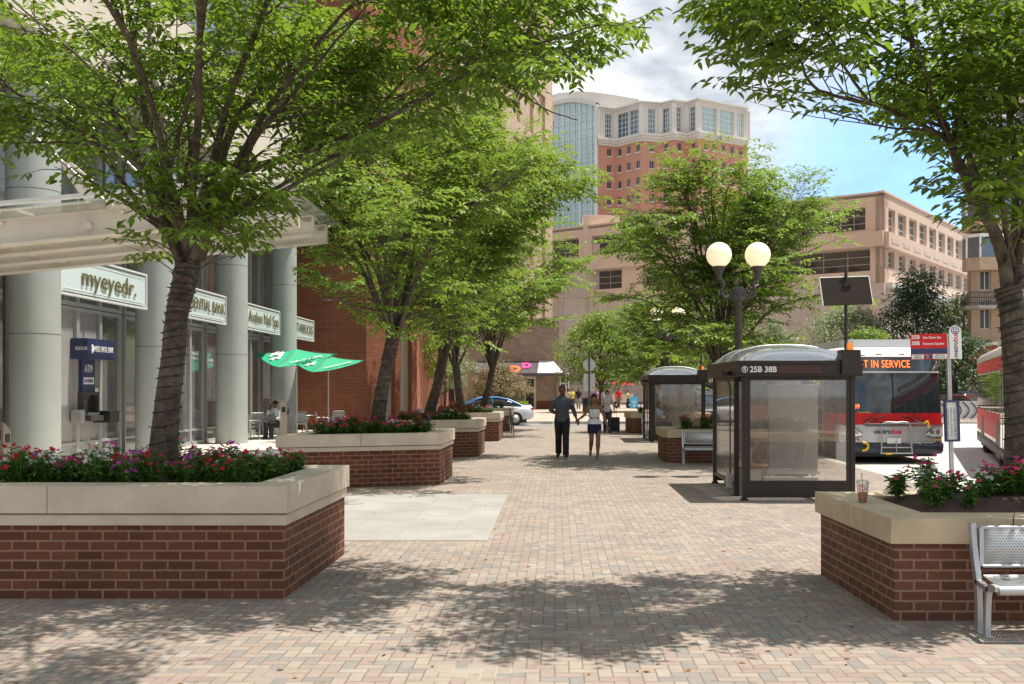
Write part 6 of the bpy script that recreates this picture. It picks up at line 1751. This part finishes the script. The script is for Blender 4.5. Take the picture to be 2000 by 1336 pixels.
# ================================================================== cars
def sedan(loc, rz, label, body, top=None, group='cars parked on the streets', taxi=False, van=False):
    r = thing('car', label, 'car', loc, rz, group)      # length along x, nose towards -x
    def loft(name, st, mat, n=14, p=3.0):
        m = MB(); vs = []
        for x, hw, z0, z1 in st:
            for j in range(n):
                a = 2*PI*j/n + PI/n; c, s = math.cos(a), math.sin(a)
                vs.append((x, hw*math.copysign(abs(c)**(2/p), c), (z0+z1)/2+(z1-z0)/2*math.copysign(abs(s)**(2/p), s)))
        k = len(st)
        m.add(vs, [(i*n+j, i*n+(j+1) % n, (i+1)*n+(j+1) % n, (i+1)*n+j) for i in range(k-1) for j in range(n)], 0, True)
        m.add(vs[:n], [tuple(range(n))], 0); m.add(vs[-n:], [tuple(range(n))[::-1]], 0)
        return m.build(name, mat, r)
    loft('body', [(-2.36, .62, .38, .62), (-2.3, .76, .28, .72), (-2.0, .86, .22, .80), (-1.2, .90, .20, .94), (0, .91, .20, .97), (1.2, .91, .2, 1.0), (1.9, .88, .24, 1.03), (2.25, .80, .30, 1.0), (2.38, .70, .40, .9)], body, 18, 4.5)
    roofm = top or body
    if van: gh = [(-1.3, .78, .9, 1.0), (-.8, .78, .9, 1.5), (-.4, .74, .9, 1.68), (1.4, .74, .9, 1.7), (2.0, .76, .9, 1.62), (2.25, .76, .9, 1.1)]
    else: gh = [(-1.25, .76, .85, .96), (-.55, .70, .85, 1.36), (-.2, .66, .85, 1.45), (.6, .66, .85, 1.455), (1.05, .68, .85, 1.36), (1.75, .74, .85, 1.03)]
    loft('window', [(x, hw-.01, a, c-.02) for x, hw, a, c in gh], M['dkglass'], 14, 3.2)
    loft('roof', [(x, hw*.93, c-.10, c+.004) for x, hw, a, c in gh[1:-1]], roofm, 14, 3.4)
    for s in (-1, 1):
        m = MB()
        z1 = 1.36
        m.tube([(gh[1][0], s*.68, gh[1][3]-.04), (gh[0][0], s*.79, .95)], .035, 6); m.tube([(gh[-2][0], s*.66, gh[-2][3]-.04), (gh[-1][0], s*.78, 1.0)], .055, 6); m.tube([(.25, s*.675, 1.42), (.3, s*.82, .95)], .03, 6)
        m.build('window_pillar', roofm, r)
        m = MB(); m.tube([(-.75, s*.84, .98), (-.72, s*.98, 1.02)], .02, 5); m.ball((-.7, s*1.0, 1.03), (.05, .1, .07), 10); m.build('mirror', body, r)
        MB().cbox((2.28, s*.66, .83), (.16, .26, .14)).build('tail_light', M['redlens'], r, bevel=.03)
        MB().cbox((-2.22, s*.64, .64), (.2, .3, .12)).build('headlight', M['lens'], r, bevel=.03)
        m = MB(); m.box((-.45, s*.885, .78), (-.3, s*.925, .8)); m.box((.65, s*.885, .8), (.8, s*.925, .82)); m.build('door_handle', body, r)
        for x in (-1.45, 1.42):
            m = MB(); m.T = Matrix.Translation((x, s*.80, .33)) @ Matrix.Rotation(PI/2, 4, 'X'); m.lathe([(0, -.1), (.27, -.11), (.33, -.08), (.33, .08), (.27, .11), (.21, .11), (.2, .08), (0, .08)], (0, 0, 0), 20); w_ = m.build('wheel', M['rubber'], r)
            m = MB(); m.T = Matrix.Translation((x, s*.895, .33)) @ Matrix.Rotation(PI/2, 4, 'X'); m.lathe([(0, -.02), (.2, -.015), (.21, .015), (0, .02)], (0, 0, 0), 16); m.build('rim', M['steel'], w_)
            n = 12; m = MB(); T_ = m.T
            m.vprism([(x+.36*math.cos(PI*k/n), .33+.355*math.sin(PI*k/n)) for k in range(n+1)]+[(x-.36, .2), (x+.36, .2)], s*.80, s*.907); m.build('wheel_arch', M['black'], r)
    MB().cbox((2.36, 0, .72), (.06, .5, .13)).build('licence_plate', M['white'], r)
    MB().box((-2.0, -.8, .15), (2.0, .8, .28)).build('underbody', M['black'], r)
    if taxi:
        MB().vprism([(-.12, 1.45), (.12, 1.45), (.07, 1.6), (-.07, 1.6)], -.18, .18).build('roof_light', M['cream'], r, bevel=.02)
    return r
sedan((-3.55, 50.6, -.13), R(9), 'white taxi with bright blue roof waiting on the cross street', M['carwhite'], M['blue'], taxi=True)
sedan((-8.3, 48.6, -.13), R(180), 'dark blue car behind the brick corner on the cross street', M['cardark'])
sedan((gx(1881, 62), 62, -.13), R(-70), 'dark red car parked beyond the hoop fence', M['carred'])
sedan((gx(1852, 68), 67, -.13), R(-80), 'dark car parked behind the bus stop sign', M['cardark'], van=True)
sedan((gx(1383, 56), 56.5, 0-.13), R(95), 'black car seen through the rear shelter glass', M['black'], van=True)
sedan((gx(1905, 80), 80, -.13), R(10), 'silver car far off at the right, by the hedge', M['silver'])
# purple truck
r = thing('delivery_truck', 'purple truck with a yellow stripe seen through the rear shelter', 'truck', (gx(1366, 64), 65, -.13))
MB().box((-1.5, -1, .5), (1.5, 4.5, 2.4)).build('cargo_box', M['purple'], r, bevel=.05)
MB().box((-1.45, -1.01, 1.35), (1.45, -1.001, 1.6)).build('stripe', M['yellow'], r)
MB().box((-1.3, -1.02, 1.75), (1.3, -1.001, 2.25)).build('window', M['dkglass'], r)
for s in (-1, 1):
    m = MB(); m.T = Matrix.Translation((s*1.2, -.2, .42)) @ Matrix.Rotation(PI/2, 4, 'Y'); m.lathe([(0, -.12), (.42, -.12), (.42, .12), (0, .12)], (0, 0, 0), 18); m.build('wheel', M['rubber'], r)
    MB().cbox((s*1.2, -1.03, .7), (.25, .05, .15)).build('headlight', M['lens'], r)
MB().box((-1.5, -1.08, .35), (1.5, -.95, .55)).build('bumper', M['black'], r)
# far bus roof behind the sign
b2 = thing('coach', 'white roofed coach far behind the bus stop sign', 'bus', (gx(1846, 92), 92, -.13), 0)
MB().box((-1.3, 0, .3), (1.3, 10, 1.5)).build('body', M['buswhite'], b2, bevel=.08); MB().box((-1.28, -.01, 1.5), (1.28, 10, 2.4)).build('window_band', M['dkglass'], b2, bevel=.03); MB().box((-1.3, -.02, 2.4), (1.3, 10, 3.1)).build('roof', M['buswhite'], b2, bevel=.12)
for s in (-1, 1):
    m = MB(); m.T = Matrix.Translation((s*1.1, 1.5, .48)) @ Matrix.Rotation(PI/2, 4, 'Y'); m.lathe([(0, -.15), (.48, -.15), (.48, .15), (0, .15)], (0, 0, 0), 18); m.build('wheel', M['rubber'], b2)
# ================================================================== people
SK = {'dark': mk('dark brown skin', (.13, .055, .03), .5, 0, .08, 6, .05), 'mid': mk('brown skin', (.26, .12, .07), .5, 0, .08, 6, .05), 'light': mk('light skin', (.55, .33, .24), .5, 0, .06, 6, .05)}
CL = {}
def cloth(c):
    k = tuple(c)
    if k not in CL: CL[k] = mk('cloth %d' % len(CL), c, .85, 0, .16, 12, .5, 140)
    return CL[k]
def dots_mat():
    g = N('white dotted cloth'); tc = g.n('TexCoord').outputs['Object']
    v = g.n('TexVoronoi', Scale=38.0, Randomness=.15); g.t.links.new(tc, v.inputs['Vector'])
    cc = g.ramp(v.outputs['Distance'], [(.22, (.05,.07,.18)), (.30, (.74,.74,.76))])
    return g.done(g.n('BsdfPrincipled', Base_Color=cc, Roughness=.85).outputs[0])
DOTS = dots_mat()
def remesh(mb, name, mat, parent, vox, it=3, extra=None, label=None):
    me0 = bpy.data.meshes.new('t'); me0.from_pydata(mb.v, [], mb.f); me0.update()
    o = bpy.data.objects.new('t', me0); col.objects.link(o)
    m1 = o.modifiers.new('r', 'REMESH'); m1.mode = 'VOXEL'; m1.voxel_size = vox; m1.use_smooth_shade = True
    m2 = o.modifiers.new('s', 'SMOOTH'); m2.iterations = it; m2.factor = .5
    dg = bpy.context.evaluated_depsgraph_get(); dg.update()
    me = bpy.data.meshes.new_from_object(o.evaluated_get(dg)); bpy.data.objects.remove(o)
    if extra is not None:
        b = MB(); b.v = [tuple(v.co) for v in me.vertices]; b.f = [tuple(p.vertices) for p in me.polygons]; b.m = [0]*len(b.f); b.s = [True]*len(b.f)
        b.add(extra.v, extra.f, 0, True); return b.build(name, mat, parent, label=label)
    me.materials.clear(); me.materials.append(mat); me.name = name
    oo = bpy.data.objects.new(name, me); col.objects.link(oo); oo.parent = parent
    if label: oo['label'] = label
    return oo
def hand(b, ex, wrist, elbow, s, curl=.5, side=1, closed=False):
    d = (wrist-elbow).normalized(); u = d.cross(Vector((0, 1, .1))).normalized(); n = u.cross(d)
    b.tube([wrist-d*.02*s, wrist+d*.03*s, wrist+d*.085*s], [.024*s, .033*s, .034*s], 10, 0, True, .62, tuple(u))
    for k in range(4):
        off_ = (k-1.5)*.0165*s; L = (.068, .078, .072, .056)[k]*s
        p0 = wrist+d*.075*s+u*off_; p1 = p0+d*L*.45+n*curl*.012*s; p2 = p1+(d*(1-curl*.5)+n*curl).normalized()*L*.32; p3 = p2+(d*(1-curl)+n*curl*1.4).normalized()*L*.28
        ex.tube([p0, p1, p2, p3], [.0088*s, .0085*s, .0078*s, .006*s], 7)
    t0 = wrist+d*.025*s+u*.026*s*side; t1 = t0+(u*side*.8+d*.8+n*.2).normalized()*.04*s; t2 = t1+(d+u*side*.1+n*.25).normalized()*.03*s
    ex.tube([t0, t1, t2], [.012*s, .0098*s, .0075*s], 7)
def person(label, loc, rz, J, skin, hair, top, bottom, vox=.013, s=1.0, female=False, sleeve='long', legs='trousers', hairstyle='short', shoes=(.02, .02, .02), top_mat=None, group=None, extras=None, headturn=0.0):
    """J: joints for a body of about 1.75 m, facing -Y; sleeve: long/short/none/strapless"""
    r = thing('person', label, 'person', loc, rz, group, s)
    J = {k: Vector(v) for k, v in J.items()}
    pel, ch_, nk, hd = J['pelvis'], J['chest'], J['neck'], J['head']
    w_s, w_c, w_w, w_h = (.155, .135, .115, .155) if female else (.185, .165, .145, .158)
    dep = .095 if female else .112
    def torso(b, g_, lo=0, hi=9):
        rr = [(pel+Vector((0, 0, -.1)), w_h*.9, .105), (pel, w_h, .115), (pel.lerp(ch_, .45), w_w, .09 if female else .105), (ch_, w_c, dep+.01), (ch_.lerp(nk, .5), w_s*.90, dep*.95), (ch_.lerp(nk, .78), w_s*.62, dep*.72), (nk+Vector((0, 0, .01)), .07, .06)]
        rr = rr[lo:hi]
        b.rings([(p.x, p.y, p.z, a+g_, c+g_) for p, a, c in rr], 20)
    SHL = [(J['shL'], J['elL'], J['wrL']), (J['shR'], J['elR'], J['wrR'])]
    LGS = [(J['hipL'], J['knL'], J['anL'], J['toL']), (J['hipR'], J['knR'], J['anR'], J['toR'])]
    k = .82 if female else 1.0
    body = MB(); ex = MB()
    torso(body, 0); 
    body.tube([nk-Vector((0, 0, .03)), nk.lerp(hd, .5), hd], [.058*k, .052*k, .05*k], 12)
    for a, b_, c in SHL:
        a = a-Vector((0, 0, .022))
        body.tube([a.lerp(nk, .3), a, a.lerp(b_, .3), a.lerp(b_, .7), b_, b_.lerp(c, .3), b_.lerp(c, .8), c], [.042*k, .050*k, .053*k, .046*k, .040*k, .043*k, .030*k, .025*k], 10)
        hand(body, ex, c, b_, .92 if female else 1.0, .5, -1 if c.x > 0 else 1)
    for a, b_, c, t in LGS:
        body.tube([a+Vector((0, 0, .04)), a.lerp(b_, .2), a.lerp(b_, .65), b_, b_.lerp(c, .28), b_.lerp(c, .75), c], [.088, .086, .066, .054, .058, .040, .034], 12)
        body.tube([c+Vector((0, .03, -.035)), c+Vector((0, 0, -.03)), c.lerp(t, .55)+Vector((0, 0, -.012)), t], [.034, .038, .036, .022], 10)
    # head
    hb = MB(); hw = .073 if female else .077
    tr_ = Matrix.Translation(hd) @ Matrix.Rotation(headturn, 4, 'Z')
    hb.T = tr_
    hb.rings([(0, -.035, -.118, .022, .02), (0, -.035, -.108, .040, .036), (0, -.022, -.075, .060, .066), (0, -.010, -.03, hw*.94, .086), (0, -.002, .02, hw, .096), (0, .004, .065, hw*.95, .093), (0, .006, .098, hw*.68, .070), (0, .006, .116, hw*.25, .03)], 20)
    hb.tube([(0, -.088, .015), (0, -.104, -.018), (0, -.090, -.034)], [.010, .015, .012], 8)
    hb.ball((-.018, -.082, -.052), (.02, .012, .008), 8); hb.ball((.014, -.084, -.052), (.02, .012, .008), 8)
    for sx in (-1, 1): hb.ball((sx*hw*1.02, .005, -.01), (.012, .022, .032), 10); hb.ball((sx*.03, -.082, .022), (.026, .014, .008), 8)
    body.v.extend([]); n0 = len(body.v)
    for f in hb.f: body.f.append(tuple(i+n0 for i in f)); body.m.append(0); body.s.append(True)
    body.v.extend(hb.v)
    bd = remesh(body, 'body', SK[skin] if isinstance(skin, str) else skin, r, vox, 2, ex)
    e = MB(); e.T = tr_
    for sx in (-1, 1): e.ball((sx*.03, -.083, .006), (.013, .008, .007), 10)
    e.build('eyes', M['white'], r)
    e = MB(); e.T = tr_
    for sx in (-1, 1): e.ball((sx*.03, -.0905, .006), (.006, .003, .006), 8)
    e.build('pupils', M['black'], r)
    e = MB(); e.T = tr_; e.ball((0, -.088, -.056), (.024, .009, .007), 10); e.build('lips', cloth((.35, .10, .08)), r)
    # hair
    h_ = MB(); h_.T = tr_
    g_ = .006 if hairstyle == 'short' else .016
    hr = [(0, .022, .015, hw+g_, .088+g_), (0, .012, .05, hw*.99+g_, .094+g_), (0, .006, .085, hw*.82+g_, .082+g_), (0, .006, .11, hw*.45+g_, .045+g_), (0, .006, .118+g_*.8, .01, .01)]
    if hairstyle == 'bob': hr = [(0, .035, -.075, hw+.022, .075), (0, .035, -.03, hw+.028, .088)] + hr
    if hairstyle == 'short': hr = [(0, .045, -.04, hw*.9, .055)] + hr
    h_.rings(hr, 20)
    if hairstyle == 'tied': h_.ball((0, .1, .06), .04, 12)
    remesh(h_, 'hair', cloth(hair), r, max(.009, vox*.8), 2)
    # top
    t_ = MB(); tm = top_mat or cloth(top)
    if sleeve == 'strapless':
        t_.rings([(p.x, p.y, p.z, a, c) for p, a, c in [(pel+Vector((0, 0, -.04)), w_h+.055, .155), (pel+Vector((0, 0, .03)), w_h+.02, .13), (pel.lerp(ch_, .4), w_w+.008, .1), (ch_, w_c+.008, dep+.022), (ch_+Vector((0, 0, .06)), w_c+.004, dep+.014)]], 24)
    else:
        torso(t_, .014, 0, 7)
        if sleeve != 'none':
            for a, b_, c in SHL:
                a = a-Vector((0, 0, .022))
                if sleeve == 'long': t_.tube([a.lerp(nk, .35), a, a.lerp(b_, .35), a.lerp(b_, .75), b_, b_.lerp(c, .35), b_.lerp(c, .62)], [.046*k, .052*k, .062*k, .058*k, .052*k, .052*k, .046*k], 12)
                else: t_.tube([a.lerp(nk, .35), a, a.lerp(b_, .3), a.lerp(b_, .68)], [.046*k, .052*k, .064*k, .066*k], 12)
        # loose hem
        t_.rings([(pel.x, pel.y, pel.z-.09, w_h+.026, .137), (pel.x, pel.y, pel.z-.03, w_h+.024, .132), (pel.x, pel.y, pel.z+.08, w_w+.03, .118)], 20)
    remesh(t_, 'top', tm, r, vox, 2)
    b = MB()
    if legs in ('trousers', 'shorts'):
        b.rings([(pel.x, pel.y, pel.z-.14, w_h*.85+.01, .11), (pel.x, pel.y, pel.z-.03, w_h+.012, .124), (pel.x, pel.y, pel.z+.06, w_h-.01, .11)], 18)
        for a, b_, c, t in LGS:
            if legs == 'trousers': b.tube([a+Vector((0, 0, .04)), a.lerp(b_, .2), a.lerp(b_, .65), b_, b_.lerp(c, .3), b_.lerp(c, .75), b_.lerp(c, 1.02)], [.104, .108, .092, .080, .080, .076, .078], 12)
            else: b.tube([a+Vector((0, 0, .04)), a.lerp(b_, .3), a.lerp(b_, .85)], [.1, .105, .1], 12)
    else:   # short skirt
        mid_ = (LGS[0][0]+LGS[1][0])/2
        b.rings([(pel.x, pel.y, pel.z+.06, w_w+.03, .11), (pel.x, pel.y, pel.z-.04, w_h+.018, .13), (pel.x, pel.y, pel.z-.16, w_h+.022, .132), (pel.x, pel.y, pel.z-.27, w_h+.01, .125)], 22)
    remesh(b, 'skirt' if legs == 'skirt' else legs, cloth(bottom), r, vox, 2)
    for a, b_, c, t in LGS:
        sh = MB()
        if shoes == 'sandal':
            sh.tube([c+Vector((0, .04, -.066)), c.lerp(t, .5)+Vector((0, 0, -.045)), t+Vector((0, -.02, -.018))], [.034, .036, .026], 10, 0, True, .35, (1, 0, 0)); sh.build('sandal', cloth((.5, .42, .36)), r)
        else:
            sh.tube([c+Vector((0, .045, -.04)), c+Vector((0, 0, -.03)), c.lerp(t, .55)+Vector((0, 0, -.008)), t+Vector((0, -.02, 0))], [.040, .047, .045, .028], 12); sh.build('shoe', cloth(shoes), r)
    return r
def pose(**kw):
    J = dict(pelvis=(0, 0, .97), chest=(0, 0, 1.28), neck=(0, .01, 1.485), head=(0, -.015, 1.63), shL=(.175, 0, 1.39), shR=(-.175, 0, 1.39), elL=(.24, .03, 1.13), elR=(-.24, .03, 1.13), wrL=(.25, -.06, .88), wrR=(-.25, -.06, .88),
             hipL=(.085, 0, .92), hipR=(-.085, 0, .92), knL=(.09, -.08, .50), knR=(-.09, .0, .5), anL=(.09, -.1, .09), anR=(-.09, .14, .1), toL=(.10, -.27, .035), toR=(-.10, 0, .035))
    J.update(kw); return J
# the couple
YM = 24.9
man = person('man in a grey jumper and black trousers walking hand in hand with the woman', (gx(1098, YM), YM, 0), 0,
    pose(shL=(.20, 0, 1.39), shR=(-.20, 0, 1.39), elL=(.275, .04, 1.14), wrL=(.345, -.03, .93), elR=(-.275, .06, 1.15), wrR=(-.13, -.17, 1.06),
         knL=(.085, -.16, .52), anL=(.085, -.24, .10), toL=(.10, -.40, .075), knR=(-.085, .02, .5), anR=(-.085, .20, .13), toR=(-.11, .06, .04)),
    'dark', (.012, .010, .010), (.075, .085, .105), (.012, .012, .013), .011, 1.045)
e = MB(); e.T = Matrix.Translation((0, -.015, 1.63)); e.ball((0, -.084, -.053), (.022, .012, .006), 10); e.build('teeth', M['white'], man)
phone = MB().cbox((-.075, -.215, 1.07), (.03, .05, .09)); tag(phone.build('phone', M['black']), 'small dark phone held in the hand of the man in grey', 'phone'); ph_ = bpy.data.objects['phone']; ph_.location = (gx(1098, YM), YM, .045)
wx = gx(1161, 24.75)
hx, hy, hz = gx(1098, YM)+.352*1.045, YM-.04, .90*1.045     # where the two hands meet
wom = person('woman in a white dotted strapless top and navy mini skirt holding the man hand', (wx, 24.75, 0), 0,
    pose(pelvis=(0, 0, .90), chest=(0, 0, 1.165), neck=(0, .01, 1.345), head=(-.01, -.015, 1.49), shL=(.155, 0, 1.29), shR=(-.155, 0, 1.29), elL=(.245, .02, 1.03), wrL=(.315, -.02, .80),
         elR=(-.27, .02, 1.06), wrR=(hx-wx+.05, hy-24.75+.03, hz+.03), hipL=(.08, 0, .85), hipR=(-.08, 0, .85), knL=(.09, -.07, .47), anL=(.075, -.08, .085), toL=(.09, -.22, .03), knR=(-.075, -.03, .47), anR=(-.09, .2, .17), toR=(-.1, .1, .06)),
    'mid', (.014, .010, .009), (.7, .7, .7), (.012, .016, .06), .010, 1.0, True, 'strapless', 'skirt', 'tied', 'sandal', top_mat=DOTS, headturn=.12)
b = MB(); b.rings([(0, 0, .99, .128, .108), (0, 0, 1.025, .126, .106)], 24); b.build('belt', M['navy'], wom)
MB().cbox((0, -.108, 1.008), (.12, .012, .045)).build('belt_buckle', cloth((.75, .45, .3)), wom, bevel=.008)
# woman with suitcase
YS = 38.8
sw = person('woman in a grey sleeveless top and sunglasses pulling a black suitcase', (gx(1186, YS), YS, 0), 0,
    pose(elL=(.26, .06, 1.14), wrL=(.30, .10, .92), elR=(-.23, .02, 1.14), wrR=(-.04, -.2, 1.18)), 'light', (.008, .008, .009), (.48, .49, .53), (.035, .038, .04), .014, .95, True, 'none', 'trousers', 'bob')
b = MB(); b.T = Matrix.Translation((0, -.015, 1.63))
for sx in (-1, 1): b.ball((sx*.032, -.094, .008), (.026, .010, .019), 12)
b.tube([(-.07, -.02, .01), (-.06, -.085, .012), (.06, -.085, .012), (.07, -.02, .01)], .005, 5); b.build('sunglasses', M['black'], sw)
r = thing('suitcase', 'black wheeled suitcase with raised handle beside the woman in sunglasses', 'suitcase', (gx(1201, YS), YS+.12, 0))
MB().box((-.19, -.12, .06), (.19, .12, .62)).build('case', M['black'], r, bevel=.03, seg=3)
for s in (-1, 1):
    MB().tube([(s*.07, .08, .6), (s*.07, .08, .93)], .008, 6).build('handle_rod', M['steel'], r)
    m = MB(); m.T = Matrix.Translation((s*.15, .08, .035)) @ Matrix.Rotation(PI/2, 4, 'Y'); m.lathe([(0, -.015), (.035, -.015), (.035, .015), (0, .015)], (0, 0, 0), 12); m.build('wheel', M['rubber'], r)
MB().tube([(-.08, .08, .93), (.08, .08, .93)], .014, 6).build('handle', M['black'], r)
b = MB(); b.box((-.16, -.128, .1), (.16, -.121, .3)); b.box((-.16, -.128, .33), (.16, -.121, .55)); b.build('front_pocket', M['rubber'], r)
# seated figures
def seat_pose(**kw):
    J = pose(pelvis=(0, 0, .54), chest=(0, -.04, .86), neck=(0, -.04, 1.06), head=(0, -.07, 1.20), shL=(.17, -.03, .99), shR=(-.17, -.03, .99), elL=(.22, -.12, .74), wrL=(.12, -.32, .66), elR=(-.22, -.12, .74), wrR=(-.12, -.32, .66),
             hipL=(.085, -.02, .52), hipR=(-.085, -.02, .52), knL=(.1, -.44, .54), knR=(-.1, -.44, .54), anL=(.1, -.42, .1), anR=(-.1, -.46, .1), toL=(.1, -.58, .04), toR=(-.1, -.62, .04))
    J.update(kw); return J
pw_ = person('woman seated at the patio table in a white jacket and green top, hand on cheek', (-9.55, 34.15, 0), R(-20),
    seat_pose(elR=(-.2, -.25, .84), wrR=(-.10, -.19, 1.10)), 'dark', (.01, .01, .01), (.62, .62, .66), (.02, .02, .025), .014, 1.0, True, 'long', 'trousers', 'tied', headturn=-.2)
b = MB(); b.rings([(0, -.045, .60, .075, .115), (0, -.06, .86, .07, .11), (0, -.055, .96, .05, .09)], 14); b.build('green_top', cloth((.03, .38, .12)), pw_)
sp = person('person in a light blue shirt seated in the rear bus shelter', (3.42, 33.6, 0), R(70), seat_pose(wrL=(.03, -.2, 1.02), elL=(.17, -.3, .84)), 'mid', (.01, .01, .01), (.32, .42, .55), (.03, .02, .05), .016, 1.0, False, 'short', 'trousers', 'short')
MB().rings([(0, -.04, .98, .13, .1), (0, -.04, 1.06, .075, .065)], 14).build('bright_collar', cloth((.6, .75, .1)), sp)
# far pedestrians
FARP = [
 (1117, 80, 'far pedestrian in a yellow top and black trousers left of the stop sign', (.70, .62, .12), (.015, .015, .02), 'mid', 'trousers', 'short', .2, 1.0),
 (1130, 82, 'far man in a black shirt and grey trousers, left of the stop sign', (.02, .02, .022), (.30, .28, .26), 'mid', 'trousers', 'short', 0, 1.02),
 (1182, 70, 'far man in a pale blue shirt behind the woman with the suitcase', (.50, .58, .72), (.02, .02, .03), 'light', 'trousers', 'short', 0, 1.04),
 (1208, 84, 'far man in a red shirt and grey shorts seen from behind', (.62, .02, .03), (.16, .17, .15), 'mid', 'shorts', 'short', PI, 1.02),
 (1226, 86, 'far person in a pale yellow shirt and dark trousers by the food cart', (.70, .62, .28), (.02, .03, .06), 'mid', 'trousers', 'short', 1.9, .9),
 (1165, 84, 'far person in a mauve top behind the tree trunk', (.36, .22, .36), (.03, .03, .04), 'light', 'trousers', 'short', .3, .97),
 (1111, 78, 'far person in a cream shirt by the glass lobby', (.62, .55, .38), (.06, .05, .05), 'mid', 'trousers', 'short', -.6, .98),
 (1280, 72, 'far person in dark clothes and a green bib at the left of the rear shelter', (.05, .22, .14), (.02, .02, .02), 'mid', 'trousers', 'short', .5, 1.0),
]
for px, Y, lab, tc_, bc, sk, lg, sl_, rz, s in FARP:
    person(lab, (gx(px, Y), Y, 0), rz, pose(), sk, (.012, .01, .01), tc_, bc, .024, s, False, sl_, lg, 'short', group='pedestrians on the far pavement')
b = thing('shopping_trolley_bag', 'blue shoulder bag resting on the far pavement beside the yellow pedestrian', 'bag', (gx(1111, 80), 79.8, .0)) if False else None
